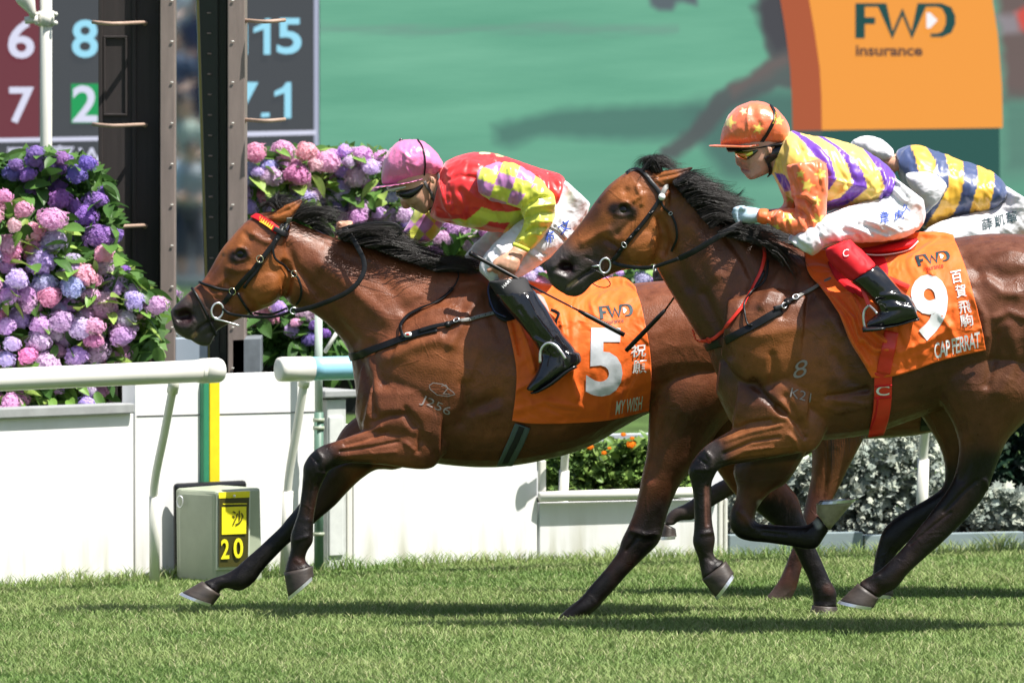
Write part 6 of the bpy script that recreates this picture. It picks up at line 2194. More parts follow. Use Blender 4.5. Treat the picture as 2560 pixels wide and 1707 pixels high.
for q, r in (((1000, 670), .0125), ((738, 985), .0125)):
    buckle(R1, q, r, h1_bv, t, M['brass'], (1, 1.1), .016)
strap('throat_strap', R1((1165, 470), (1130, 560), (1140, 650), (1200, 715), (1290, 775), (1350, 822), (1395, 900), (1418, 980), (1405, 1060), (1370, 1110)), h1_bv, .009, M['leather'], t, off=.010)
buckle(R1, (1350, 818), .0115, h1_bv, t, M['brass'], (.9, 1.1), .014)
strap('noseband', R1((296, 985), (300, 935), (360, 915), (470, 930), (600, 960), (720, 988)), h1_bv, .012, M['leather'], t, off=.010, round_=True)
strap('noseband', R1((318, 950), (370, 1040), (420, 1130), (475, 1240), (520, 1340), (545, 1420)), h1_bv, .012, M['leather'], t, off=.010, round_=True)
strap('noseband', R1((775, 1015), (830, 1100), (885, 1180), (925, 1225)), h1_bv, .011, M['leather'], t, off=.008, round_=True)
rp, rn = hit(h1_bv, R1(575, 1185))
add('bit_ring', ring_geo(rp + np.array([0, -.018, 0]), .0265, .0042, (0.15, -1, 0), (.85, 1.12), 28, 8, -.2), M['alloy'], t)
strap('bit_rod', [(*R1(545, 1270), rp[1] - .02), (*R1(640, 1290), rp[1] - .03), (*R1(800, 1338), rp[1] - .03)], h1_bv, .006, M['alloy'], t, round_=True)
strap('rein', [(*R1(625, 1165), rp[1] - .02), (*R1(690, 1215), rp[1] - .02), (*R1(820, 1238), -.09), (*R1(960, 1250), -.10), (*R1(1120, 1248), -.11), (*R1(1240, 1222), -.12), (*R1(1320, 1185), -.13)], h1_bv, .011, M['leather'], t)
strap('rein', [(*R1(940, 1210), -.02), (*R1(1080, 1225), -.05), (*R1(1180, 1200), -.08), (*R1(1270, 1160), -.11)], h1_bv, .008, M['leather'], t)
add('rein_ring', ring_geo(P(R1(1335, 1188), -.135), .0125, .0022, (.1, -1, .1), (1, 1), 20, 6), M['alloy'], t)
strap('rein', [(*R1(1345, 1190), -.135), (*R1(1440, 1172), -.14), (*R1(1560, 1138), -.15), (*R1(1700, 1085), -.165), (*R1(1840, 1020), -.17), (*R1(1940, 950), -.17), (*R1(2010, 860), -.165), (*R1(2046, 760), -.155), (*R1(2030, 660), -.145), (*R1(1980, 560), -.135), (*R1(1920, 455), -.12), (*R1(1845, 360), -.10)],
      h1_bv, .019, M['leather'], t)
strap('rein', [(*L2(765, 700), -.09), (*L2(830, 680), -.10), (*L2(950, 662), -.10), (*L2(1080, 655), -.10), (*L2(1160, 665), -.10), (*L2(1205, 700), -.10), (*L2(1195, 738), -.10), (*L2(1160, 748), -.09)], h1_bv, .015, M['leather'], t)

t = empty('bridle', P(R3(1000, 700), -1.0), 'black bridle with a round white rosette below the ear', 'bridle')
strap('browband', R3((915, 300), (950, 272), (1010, 262), (1080, 300), (1150, 385), (1210, 455), (1250, 515)), h2_bv, .016, M['leather'], t, off=.007)
strap('headpiece', R3((1310, 420), (1285, 460), (1262, 510)), h2_bv, .018, M['leather_grey'], t, off=.008)
p, n = hit(h2_bv, R3(1258, 528))
add('rosette', ball_geo(p + n * .010, .0135, 10), M['white'], t)
strap('cheek_strap', R3((1240, 545), (1180, 640), (1110, 735), (1020, 850), (930, 965), (850, 1065), (760, 1165)), h2_bv, .016, M['leather'], t, off=.010)
strap('cheek_strap', R3((1140, 690), (1080, 780), (1020, 860)), h2_bv, .010, M['leather'], t, off=.014)
for q in ((1150, 690), (1010, 865), (940, 945), (850, 1060)):
    p, n = hit(h2_bv, R3(*q))
    add('keeper', plate_geo(p + n * .008, .008, .024, .008, n, -.9), M['leather'], t)
buckle(R3, (893, 1005), .010, h2_bv, t, M['alloy'], (.8, 1.1), .016)
strap('throat_strap', R3((1245, 575), (1265, 625), (1310, 675), (1350, 700), (1390, 780), (1412, 870), (1415, 950), (1390, 1020), (1360, 1075)), h2_bv, .009, M['leather'], t, off=.010)
buckle(R3, (1342, 695), .007, h2_bv, t, M['alloy'], (1, .8), .013)
rp, rn = hit(h2_bv, R3(690, 1215))
add('bit_ring', ring_geo(rp + np.array([0, -.018, 0]), .0255, .0038, (0.1, -1, 0), (.8, 1.1), 28, 8, -.15), M['alloy'], t)
add('bit_cheek', tube_geo([P(R3(560, 1225), rp[1] - .01), P(R3(640, 1215), rp[1] - .02)], [.004, .004], 8), M['alloy'], t)
strap('bit_loop', [(*R3(545, 1245), rp[1] - .02), (*R3(620, 1275), rp[1] - .03), (*R3(700, 1335), rp[1] - .03), (*R3(745, 1400), rp[1] - .03), (*R3(700, 1435), rp[1] - .02), (*R3(620, 1425), rp[1] - .02), (*R3(565, 1392), rp[1] - .01)], h2_bv, .0042, M['leather'], t, round_=True)
strap('rein', [(*R3(765, 1180), rp[1] - .02), (*R3(820, 1205), rp[1] - .03), (*R3(930, 1228), -1.02), (*R3(1060, 1238), -1.03), (*R3(1180, 1228), -1.04), (*R3(1300, 1190), -1.05), (*R3(1430, 1145), -1.06)], h2_bv, .014, M['leather'], t)
strap('rein', [(*R3(1430, 1145), -1.06), (*R3(1560, 1085), -1.08), (*R3(1720, 990), -1.09), (*R3(1850, 910), -1.09), (*R3(1960, 845), -1.08), (*R3(2060, 790), -1.06)], h2_bv, .022, M['leather'], t)
add('rein_ring', ring_geo(P(R3(1186, 1240), -1.05), .012, .0022, (.9, -.4, 0), (1, 1), 20, 6), M['alloy'], t)

# saddles
t = empty('saddle', P(Q(1400, 200), -1.0), 'small red racing saddle under the rider in purple and gold', 'saddle')
add('seat', loft_geo(S(Q, (1215, 170, 1240, 200, .05), (1330, 150, 1350, 210, .09), (1450, 122, 1470, 198, .11), (1560, 100, 1570, 170, .11), (1622, 98, 1622, 124, .06)), YH2 - .02, n=20, pw=2.2), M['red'], t)
strap('piping', [(*Q(1240, 203), -1.02), (*Q(1350, 213), -1.02), (*Q(1470, 201), -1.02), (*Q(1570, 173), -1.02), (*Q(1628, 118), -1.0)], cl2_bv, .005, M['white'], t, round_=True)
fl, fl_bv = cloth('flap', None, None, Q((1010, 258), (1120, 230), (1250, 190), (1380, 190)), Q((1380, 190), (1415, 270), (1420, 340), (1390, 420)), Q((1190, 470), (1240, 500), (1320, 490), (1390, 420)), Q((1010, 258), (1050, 350), (1110, 420), (1190, 470)),
                  cl2_bv, YH2, off=.012, nu=24, nv=24, mt=M['red'], wr=0.0, mirror=False, blur=4, parent=t, thick=.006)
strap('girth_strap', Q((1430, 385), (1480, 405), (1530, 425), (1572, 440)), cl2_bv, .020, M['redstrap'], t, off=.012)
strap('stirrup_leather', [(*Q(1235, 400), -1.26), (*Q(1262, 480), -1.28), (*Q(1292, 558), -1.29)], cl2_bv, .016, M['redstrap'], t)
it = strap('stirrup_iron', [(*Q(1292, 555), -1.29), (*Q(1262, 590), -1.28), (*Q(1254, 640), -1.28), (*Q(1262, 705), -1.28)], cl2_bv, .010, M['alloy'], t, round_=True)
strap('stirrup_iron', [(*Q(1292, 555), -1.29), (*Q(1325, 585), -1.33), (*Q(1345, 610), -1.36)], cl2_bv, .009, M['alloy'], t, round_=True)
add('stirrup_tread', loft_geo(S(Q, (1245, 705, 1250, 740, .05, -.42), (1320, 702, 1325, 735, .05), (1400, 700, 1402, 722, .045)), YH2, n=16, pw=3), M['black'], t)

t = empty('saddle', P(B4(780, 780), -.2), 'small dark saddle with grey pad under the rider in red', 'saddle')
add('seat', loft_geo(S(B4, (300, 560, 330, 700, .07), (500, 600, 520, 740, .10), (700, 660, 720, 780, .12), (860, 690, 860, 760, .10), (980, 690, 975, 720, .05)), 0.0, n=20, pw=2.2), M['leather'], t)
fl2, _ = cloth('flap', None, None, B4((250, 600), (300, 590), (420, 620), (560, 660)), B4((560, 660), (600, 800), (560, 920), (470, 960)), B4((270, 830), (320, 920), (400, 970), (470, 960)), B4((250, 600), (245, 700), (250, 780), (270, 830)),
               h1_bv, 0.0, off=.018, nu=20, nv=20, mt=M['leather'], wr=0.0, mirror=False, blur=4, parent=t, thick=.006)
strap('flap_edge', B4((248, 640), (250, 740), (285, 840), (340, 915), (420, 958)), h1_bv, .006, mat('navy_piping', (.02, .04, .12), rough=.4), t, off=.028, round_=True)
pad, _ = cloth('pad', None, None, B4((600, 690), (690, 690), (760, 705), (800, 740)), B4((800, 740), (840, 830), (860, 920), (855, 1000)), B4((700, 1000), (760, 1020), (810, 1010), (855, 1000)), B4((600, 690), (640, 800), (680, 900), (700, 1000)),
               cl1_bv, 0.0, off=.012, nu=20, nv=20, mt=mat('grey_suede', (.32, .31, .30), rough=.9, noise=.15), wr=0.0, mirror=False, blur=4, parent=t, thick=.008)
strap('girth_strap', B4((870, 885), (930, 890), (958, 930), (945, 990), (915, 1025)), cl1_bv, .013, M['leather'], t, off=.016)
strap('stirrup_leather', [(*B4(640, 1000), -.36), (*B4(680, 1100), -.37), (*B4(760, 1200), -.38)], cl1_bv, .022, M['leather'], t)
strap('stirrup_iron', [(*R2(1650, 1040), -.43), (*R2(1655, 950), -.43), (*R2(1700, 895), -.44), (*R2(1760, 905), -.45), (*R2(1810, 960), -.46), (*R2(1840, 1010), -.46)], cl1_bv, .011, M['alloy'], t, round_=True)

t = empty('saddle', P(D(2170, 590), YH3), 'dark saddle mostly hidden under the rider in navy and yellow', 'saddle')
add('seat', loft_geo(S(D, (2060, 590, 2066, 612, .07), (2130, 566, 2136, 596, .10), (2200, 556, 2204, 586, .11), (2250, 552, 2252, 570, .07)), YH3, n=18, pw=2.2), M['leather'], t)
strap('girth_strap', D((2150, 600), (2150, 700), (2146, 800), (2140, 900), (2130, 985)), h3_bv, .06, M['leather'], t, off=.006)
# ------------------------------------------------------------------ riders
SKIN = (0.60, 0.33, 0.22)
RED, LIME, MAUVE = (0.80, 0.012, 0.012), (0.70, 0.72, 0.07), (0.56, 0.21, 0.52)
GOLD, PURP, ORNG, STAR = (0.90, 0.62, 0.12), (0.14, 0.028, 0.42), (0.90, 0.17, 0.05), (0.85, 0.62, 0.10)
NAVY, YEL = (0.035, 0.06, 0.17), (0.88, 0.48, 0.03)


def autofold(px, n, ang, dep, seed, r0=(4.0, 7.5), L=(45, 120)):
    """n random short creases running at ang degrees (photograph plane), alternately raised and sunk"""
    r = np.random.default_rng(seed + 100)
    out = []
    for k in range(n):
        c = px[r.integers(len(px))]
        a = math.radians(ang(c) if callable(ang) else ang) + r.normal() * .16
        l = r.uniform(*L) / 2
        d = np.array([math.cos(a), math.sin(a)])
        m = np.array([-d[1], d[0]]) * r.normal() * l * .25
        out.append(([tuple(c - d * l), tuple(c + m), tuple(c + d * l)], r.uniform(*r0), dep * r.uniform(.5, 1.2) * (1 if k % 2 else -1)))
    return out


def garment(name, lofts, Y, vox, mt, parent, colour=None, strokes=(), wr=0.003, wsc=7.0, seed=1, dw=0.0, sm=3, n=22, base=None, auto=None):
    gs = [loft_geo(st, Y, n=n, pw=2.15, dw=dw) for st in lofts]
    me = remesh(gs, vox)
    smooth(me, 3, 0.5, 0, taubin=False)
    smooth(me, sm)
    if wr:
        v, nn = getv(me), getn(me)
        f = 1 - 2 * np.abs(fbm(v * np.array([1.5, 1.0, .8]), wsc, 2, seed))
        v += nn * (wr * f)[:, None]
        setv(me, v)
    if auto:
        sculpt(me, autofold(PR(getv(me)), auto[0], auto[1], auto[2], seed))
    sculpt(me, [(l, r * .85, d * 1.25) for l, r, d in strokes] if auto else strokes)
    px = PR(getv(me))
    if colour is not None:
        colattr(me, colour(px))
    elif base is not None:
        colattr(me, np.tile(np.array(base)[None], (len(px), 1)))
    return link(name, me, mt, parent)


def star(cx, cy, r, rot=0.0):
    return [(cx + (r if k % 2 == 0 else r * .42) * math.sin(rot + k * math.pi / 5), cy - (r if k % 2 == 0 else r * .42) * math.cos(rot + k * math.pi / 5)) for k in range(10)]


def paintpolys(base, items):
    def f(px):
        c = np.tile(np.array(base)[None], (len(px), 1))
        for poly, cc in items:
            c[inpoly(px, poly)] = cc
        return c
    return f


def checks(o, u, v, a, b, extra=None):
    Mx = np.linalg.inv(np.array([u, v]).T)

    def f(px):
        q = (px - np.array(o)) @ Mx.T
        k = (np.floor(q[:, 0]) + np.floor(q[:, 1])).astype(int) % 2 == 0
        c = np.where(k[:, None], np.array(a)[None], np.array(b)[None])
        return extra(px, c) if extra else c
    return f


def fingers(reg, ks, ts, r, Y, w=.0085):
    """curled fingers: knuckle points ks -> fingertip points ts, bent outwards in the middle"""
    out = []
    for (kx, ky), (tx, ty), yy in zip(ks, ts, np.linspace(-.002, .004, len(ks))):
        mx, my = (kx + tx) / 2, (ky + ty) / 2
        dx, dy = tx - kx, ty - ky
        L = math.hypot(dx, dy)
        nx, ny = -dy / L * r, dx / L * r
        out.append(S(reg, (kx - nx, ky - ny, kx + nx, ky + ny, w, .012 + yy), (mx - nx * 1.05, my - ny * 1.05, mx + nx * 1.05, my + ny * 1.05, w, -.004 + yy), (tx - nx * .85, ty - ny * .85, tx + nx * .85, ty + ny * .85, w * .9, .006 + yy)))
    return out


# ================= rider of number 5 (red, lime and mauve)
J1 = empty('person', P(J4(1400, 1100), 0), 'rider in red and lime silks and pink cap, holding a whip', 'jockey', 'jockeys racing')
tor1 = S(J4, (850, 350, 700, 880, .10), (930, 300, 780, 930, .155), (1090, 250, 920, 960, .19), (1300, 250, 1150, 1010, .195), (1500, 300, 1350, 1040, .185), (1700, 375, 1500, 1040, .175), (1880, 430, 1640, 970, .165), (2010, 470, 1790, 900, .155), (2055, 540, 1900, 850, .14))
ua1 = S(J4, (1170, 440, 1190, 640, .055, -.22), (1260, 385, 1290, 720, .075), (1440, 335, 1450, 760, .078), (1620, 390, 1600, 800, .076), (1780, 500, 1640, 810, .072), (1900, 610, 1620, 830, .068), (1955, 740, 1640, 900, .062), (1950, 880, 1640, 970, .058),
        (1880, 1020, 1590, 1060, .052), (1790, 1140, 1545, 1120, .046), (1720, 1215, 1535, 1165, .040))
fa1 = S(J4, (560, 800, 820, 850, .06, .20), (500, 930, 830, 950, .062), (420, 1050, 780, 1050, .06), (440, 1110, 720, 1120, .055), (560, 1140, 680, 1150, .03))
ff1 = S(J4, (640, 1050, 620, 1150, .04, .18), (480, 1040, 460, 1140, .038), (300, 1030, 290, 1120, .034), (100, 1010, 100, 1090, .030), (-100, 1000, -100, 1060, .028))
hd1 = S(J4, (300, 520, 800, 380, .078), (345, 620, 790, 500, .080), (395, 690, 778, 590, .078), (435, 740, 765, 660, .070), (490, 780, 748, 720, .062), (555, 820, 735, 765, .054), (610, 850, 712, 800, .044), (652, 866, 690, 830, .026))
ns1 = S(J4, (380, 640, 460, 690, .013), (400, 720, 480, 745, .018), (415, 782, 492, 788, .020), (438, 812, 495, 806, .013))
nk1 = S(J4, (640, 700, 830, 400, .062), (720, 780, 900, 380, .070), (830, 830, 1000, 370, .085))
er1 = S(J4, (700, 480, 740, 490, .010, -.082), (700, 520, 752, 525, .012), (712, 560, 745, 562, .008))
wr1 = S(J4, (1690, 1235, 1530, 1180, .031, -.25), (1650, 1280, 1495, 1225, .029, -.26), (1615, 1335, 1430, 1265, .030, -.275), (1590, 1400, 1350, 1305, .028, -.285), (1560, 1450, 1315, 1350, .022, -.29))
th1 = S(J4, (1380, 1330, 1340, 1380, .012, -.30), (1320, 1370, 1330, 1430, .011), (1262, 1412, 1275, 1455, .009))
fg1 = [[(a, b, c, d, w, yo - .29) for a, b, c, d, w, yo in s] for s in fingers(J4, [(1390, 1350), (1445, 1385), (1500, 1420), (1545, 1450)], [(1350, 1455), (1400, 1500), (1445, 1525), (1478, 1530)], 30, 0)]
fh1 = [[(a, b, c, d, w, yo + .12) for a, b, c, d, w, yo in s] for s in fingers(R1, [(1830, 300), (1800, 330), (1790, 400), (1780, 440)], [(1760, 330), (1760, 370), (1745, 420), (1745, 465)], 24, 0)]
pl1 = S(R1, (1930, 290, 1930, 420, .03, .13), (1860, 285, 1850, 430, .03), (1810, 300, 1800, 440, .02))
thigh1 = S(J4, (2040, 520, 2300, 760, .15, 0), (1900, 640, 2230, 960, .15, 0), (1760, 800, 2050, 1200, .10, -.10), (1600, 930, 1850, 1330, .088, -.14), (1440, 1060, 1690, 1440, .080, -.17), (1300, 1200, 1540, 1520, .072, -.19), (1205, 1340, 1440, 1570, .062, -.20), (1195, 1430, 1380, 1600, .052, -.20))
fth1 = S(J4, (1900, 700, 2000, 1000, .10, .10), (1500, 900, 1650, 1200, .08, .15), (1250, 1060, 1400, 1330, .07, .20), (1080, 1230, 1200, 1400, .06, .22), (1040, 1290, 1130, 1430, .045, .22))
shin1 = S(R2, (1270, 430, 1530, 400, .058, -.30), (1330, 520, 1590, 500, .058, -.32), (1400, 620, 1670, 610, .056, -.33), (1500, 730, 1740, 720, .050, -.345), (1590, 840, 1810, 830, .045, -.355), (1650, 930, 1890, 930, .042, -.36), (1680, 1010, 1925, 1010, .040, -.36))
fshin1 = [(a, b, c, d, w, .30) for a, b, c, d, w, _ in shin1]
body_l = [S(J4, (900, 400, 760, 860, .10), (1300, 350, 1150, 920, .15), (1900, 520, 1700, 880, .13)), hd1, ns1, nk1, er1, wr1, th1, pl1] + fg1 + fh1 + \
    [[(*s[:4], s[4] * .8, s[5]) for s in ua1], [(*s[:4], s[4] * .7, s[5]) for s in ff1], [(*s[:4], s[4] * .8, s[5]) for s in thigh1[:-1]]]


def shrinkst(st, k):
    out = []
    for a, b, c, d, w, y in st:
        mx, my = (a + c) / 2, (b + d) / 2
        out.append((mx + (a - mx) * k, my + (b - my) * k, mx + (c - mx) * k, my + (d - my) * k, w * k, y))
    return out


body_l[11] = shrinkst(body_l[11], .45)
body_l = [hd1, ns1, nk1, er1, wr1, th1, pl1] + fg1 + fh1 + [shrinkst(tor1, .8), shrinkst(ua1, .5), shrinkst(fa1, .5), shrinkst(ff1, .8), shrinkst(thigh1, .75), shrinkst(fth1, .7), shrinkst(shin1, .6), shrinkst(fshin1, .6)]
link1 = S(J4, (1230, 450, 1500, 600, .06, -.12), (1250, 500, 1500, 700, .06, -.2))
body_l.append(shrinkst(link1, .7))


def skincol(reds, base=SKIN):
    def f(px):
        c = np.tile(np.array(base)[None], (len(px), 1))
        c *= (1 + .10 * fbm(np.c_[px / 60, np.zeros(len(px))], 1.5, 3, 4))[:, None]
        for line, r, cc, a in reds:
            w = a * np.exp(-(pdist(px, line) / r) ** 2)
            c = c * (1 - w[:, None]) + np.array(cc)[None] * w[:, None]
        return c
    return f


garment('body', body_l, 0.0, .0048, M['skin'], J1, skincol([(J4((495, 800), (560, 815)), 4, (.20, .05, .04), .9), (J4((530, 770), (600, 740)), 4, (.38, .17, .11), .6), (J4((420, 760), (450, 790)), 10, (.55, .20, .13), .6), (J4((1340, 1450), (1480, 1530)), 12, (.5, .2, .12), .5), (J4((1250, 1430),), 9, (.55, .2, .12), .7),
                                                            (J4((620, 780), (690, 760)), 16, (.36, .22, .17), .4), (R1((1760, 330), (1745, 460)), 10, (.6, .26, .18), .5)]),
        strokes=[(J4((480, 785), (540, 790), (575, 785)), 3, -.004), (J4((500, 740), (540, 770), (560, 820)), 4, -.003), (J4((560, 700), (640, 740)), 12, .004), (J4((600, 760), (660, 800)), 8, .003), (J4((520, 760), (600, 700)), 10, .003),
                 (J4((1420, 1290), (1560, 1340)), 4, .002), (J4((1500, 1250), (1480, 1380)), 3, -.002), (J4((1395, 1400), (1365, 1470)), 3, -.004), (J4((1450, 1430), (1415, 1510)), 3, -.004), (J4((1500, 1460), (1460, 1530)), 3, -.004), (J4((720, 500), (725, 545)), 3, -.005)],
        wr=0, sm=2)
yel1 = J4((915, 915), (990, 903), (1060, 925), (1130, 870), (1220, 790), (1330, 830), (1480, 840), (1680, 815), (1680, 1000), (1600, 1080), (1430, 1045), (1460, 1000), (1500, 945), (1400, 950), (1300, 935), (1220, 990), (1120, 1000), (1040, 990), (960, 960))
garment('jacket', [tor1, S(J4, (790, 420, 760, 800, .085), (860, 370, 830, 860, .12))], 0.0, .0052, M['satin'], J1, paintpolys(RED, [(yel1, LIME), (J4((1190, 240), (1290, 235), (1310, 262), (1190, 262)), (.85, .8, .4)), (J4((1350, 262), (1420, 262), (1440, 290), (1370, 285)), (.85, .7, .3))]),
        strokes=[(J4((860, 400), (1000, 330), (1180, 360)), 9, .008), (J4((880, 520), (1000, 470), (1160, 500)), 7, -.006), (J4((1500, 330), (1600, 600), (1650, 800)), 12, .007), (J4((1620, 360), (1760, 640)), 10, -.006), (J4((1760, 400), (1860, 700)), 9, .008), (J4((1880, 440), (1900, 640), (1930, 760)), 8, -.007),
                 (J4((1980, 460), (2000, 600), (1960, 740)), 8, .010), (J4((1300, 280), (1400, 340)), 9, -.006), (J4((1000, 640), (1100, 760), (1080, 880)), 12, -.007), (J4((800, 560), (840, 700), (900, 860)), 10, .008), (J4((1150, 820), (1300, 870), (1500, 860)), 8, -.006), (J4((1300, 960), (1450, 1000)), 8, .006)],
        wr=.0022, seed=2, auto=(34, 68, .0048))
ckc = checks(J4(1390, 440), (170 / 4, 55 / 4), (-45 / 4, 125 / 4), MAUVE, LIME, lambda px, c: np.where((pdist(px, J4((1960, 640), (1800, 760), (1700, 900), (1640, 1200))) < 44)[:, None] | (px[:, 1] > J4(0, 815)[1])[:, None], np.array(LIME)[None], c))
garment('sleeve', [ua1], 0.0, .0052, M['satin'], J1, ckc,
        strokes=[(J4((1700, 760), (1800, 700), (1900, 690)), 7, -.010), (J4((1660, 830), (1780, 780), (1930, 760)), 7, .009), (J4((1660, 900), (1800, 850), (1930, 850)), 7, -.010), (J4((1660, 960), (1780, 930), (1900, 930)), 7, .009), (J4((1640, 1050), (1750, 1000), (1860, 1000)), 6, -.008), (J4((1600, 1130), (1700, 1060), (1800, 1060)), 6, .007),
                 (J4((1500, 420), (1520, 600), (1500, 740)), 9, .007), (J4((1380, 400), (1360, 600)), 8, -.006), (J4((1620, 480), (1650, 640)), 8, -.006), (J4((1240, 480), (1250, 640)), 8, .006), (J4((1560, 1140), (1650, 1190)), 5, -.006)],
        wr=.003, seed=5, wsc=9, auto=(20, 100, .0045))
cf = strap('cuff', [(*J4(1530, 1160), -.30), (*J4(1600, 1185), -.305), (*J4(1690, 1228), -.29)], cl1_bv, .016, mat('lime_cuff', LIME, rough=.5), J1, thick=.012)
garment('sleeve', [fa1, ff1], 0.0, .0055, M['satin'], J1, checks(J4(650, 1060), (100 / 4, 100 / 4), (-95 / 4, 105 / 4), MAUVE, LIME), wr=.004, seed=6, wsc=8)
br_st = [(J4((2000, 900), (1850, 1000), (1700, 1120)), 8, .006), (J4((2200, 700), (2100, 900)), 14, -.005), (J4((1950, 960), (2030, 1060), (2080, 1120)), 4, .006), (J4((1900, 1000), (2000, 1080), (2050, 1130)), 4, -.005), (J4((1700, 1250), (1800, 1320)), 6, .007), (J4((1740, 1200), (1850, 1270)), 5, -.006),
         (J4((1380, 1180), (1420, 1250)), 6, .005), (J4((1250, 1400), (1350, 1560)), 6, -.005), (J4((1300, 1300), (1400, 1480)), 6, .005), (J4((1600, 1350), (1650, 1420)), 6, -.006)]
br1 = garment('breeches', [thigh1, fth1], 0.0, .0055, M['breech'], J1, None, strokes=br_st, wr=.0022, seed=8, wsc=8, auto=(26, 45, .0045))
b1v = bvh_of(br1.data)
word('布', J4, (1850, 1165), (95, -30), (-15, -125), b1v, br1, M['blueink'], bold=.02, off=.005)
word('文', J4, (2000, 1075), (110, -65), (-30, -110), b1v, br1, M['blueink'], bold=.02, off=.005)
strap('seam', J4((1900, 990), (1960, 1020), (2020, 1070), (2050, 1110)), b1v, .004, M['leather_grey'], br1, off=.002)
gt = garment('gaiter', [shin1[:3]], 0.0, .0052, M['blackcloth'], J1, None, wr=.002, dw=.006)
garment('gaiter', [fshin1[:3]], 0.0, .007, M['blackcloth'], J1, None, wr=.002, dw=.006)
word('HARV', B4, (400, 645), (85, -85), (-20, -22), bvh_of(gt.data), gt, M['white'], bold=.01)
foot1 = S(R2, (1690, 960, 1930, 960, .042, -.365), (1670, 1020, 1942, 1030, .043), (1650, 1080, 1880, 1085, .045), (1620, 1140, 1790, 1140, .044), (1585, 1195, 1700, 1195, .040), (1560, 1245, 1620, 1255, .026))
ffoot1 = [(a, b, c, d, w, .32) for a, b, c, d, w, _ in foot1]
bo1 = garment('boot', [shin1[1:], foot1], 0.0, .0052, M['patent'], J1, None, dw=.008,
              strokes=[(R2((1560, 560), (1620, 680), (1740, 850)), 6, .005), (R2((1500, 640), (1600, 800), (1700, 900)), 7, -.006), (R2((1600, 860), (1720, 900), (1800, 960)), 5, .005), (R2((1650, 960), (1750, 1000)), 5, -.005), (R2((1820, 960), (1840, 1060)), 4, -.005)], wr=.0015, wsc=5)
garment('boot', [fshin1[1:], ffoot1], 0.0, .007, M['patent'], J1, None, dw=.008, wr=0)
add('boot_sole', loft_geo(S(R2, (1900, 1050, 1935, 1075, .03, -.37), (1830, 1090, 1860, 1120, .04), (1720, 1180, 1750, 1205, .042), (1620, 1245, 1640, 1265, .035), (1575, 1262, 1585, 1275, .02)), 0.0, n=16, pw=2.5), M['black'], J1)
# cap, peak, goggles
def cap(root, Y, reg, dome, peak, colf, mt, strokes=(), seed=1):
    h = garment('helmet', [S(reg, *dome)], Y, .0045, mt, root, colf, strokes=strokes, wr=.0022, wsc=11, seed=seed, sm=2)
    p = garment('peak', [S(reg, *peak)], Y, .0038, mt, h, colf, wr=0.0, sm=1)
    return h, bvh_of(h.data)


M['cappink'] = mat('cap_satin', rough=.36, spec=.9, vcol=True, bump=.6, bscale=20, bdist=.012, sheen=.3, coat=.5, coat_r=.38, detail=3)
PINK = (0.83, 0.19, 0.44)
h1c, h1cv = cap(J1, 0.0, J4, [(212, 470, 222, 560, .03), (225, 370, 310, 572, .062), (275, 245, 400, 566, .088), (370, 148, 500, 548, .103), (500, 112, 600, 528, .108), (640, 140, 700, 490, .102), (750, 235, 775, 450, .086), (812, 320, 815, 415, .055), (830, 360, 826, 395, .02)],
                [(118, 598, 122, 608, .03), (200, 578, 205, 597, .070), (340, 556, 350, 580, .092), (490, 528, 500, 555, .098), (630, 490, 640, 520, .09)], paintpolys(PINK, []), M['cappink'],
                strokes=[(J4((430, 240), (470, 300), (450, 380), (500, 460)), 5, .006), (J4((450, 260), (520, 330)), 4, .004), (J4((430, 200), (420, 300)), 4, -.003), (J4((470, 340), (560, 380)), 4, .004), (J4((600, 540), (700, 500), (820, 400)), 5, .006), (J4((240, 540), (400, 550), (600, 510)), 5, .006)])
strap('elastic', J4((575, 122), (620, 190), (645, 280), (650, 380), (640, 470), (635, 525)), h1cv, .006, M['leather'], h1c, off=.003)
add('button', ball_geo(P(J4(408, 124), 0), .008, 8), M['cappink'], h1c)
colattr(h1c.children[-1].data, np.tile(np.array([PINK]), (len(h1c.children[-1].data.vertices), 1)))
garment('helmet_shell', [S(J4, (262, 600, 290, 640, .045), (330, 585, 348, 632, .066), (420, 568, 440, 612, .074), (500, 555, 510, 585, .076))], 0.0, .0042, M['white'], h1c, None, wr=0, sm=1)
garment('goggles', [S(J4, (350, 650, 372, 694, .050), (395, 612, 440, 718, .080), (470, 580, 540, 720, .087), (560, 552, 600, 672, .088), (625, 530, 645, 590, .087))], 0.0, .0042, M['black'], J1, None, wr=0, sm=1)
h1bod = bvh_of(J1.children[0].data)
M['greystrap'] = mat('grey_strap', (.10, .09, .09), rough=.6, bump=.2, bscale=150, bdist=.001)
strap('chin_strap', J4((640, 535), (680, 610), (730, 680), (765, 740), (780, 790)), h1bod, .012, M['greystrap'], J1, off=.006)
strap('chin_strap', J4((790, 470), (798, 540), (785, 620), (765, 690), (770, 750)), h1bod, .012, M['greystrap'], J1, off=.006)
strap('chin_strap', J4((730, 690), (760, 740), (748, 790), (700, 820)), h1bod, .014, M['black'], J1, off=.008)
# whip
t = empty('whip', P(B4(400, 480), -.33), 'long black whip held low across the number 5 saddlecloth', 'whip')
a, b, c, d = P(B4(72, 298), -.29), P(B4(660, 615), -.33), P(B4(1145, 865), -.40), P(B4(1605, 1110), -.40)
lp = lambda p, q, n: [p + (q - p) * i / n for i in range(n + 1)]
add('handle', tube_geo(lp(a, b, 8), [.0095, .0082, .0078, .0078, .0078, .0075, .0068, .0058, .005], 10), M['leather'], t)
add('pommel', ball_geo(a, .0105, 8), M['leather'], t)
add('shaft', tube_geo(lp(b, c, 5), [.005, .0045, .004, .004, .004, .004], 8), M['black'], t)
add('flap', tube_geo(lp(c, d, 6), [.006, .0095, .0095, .0098, .0098, .0098, .0092], 10), M['leather'], t)

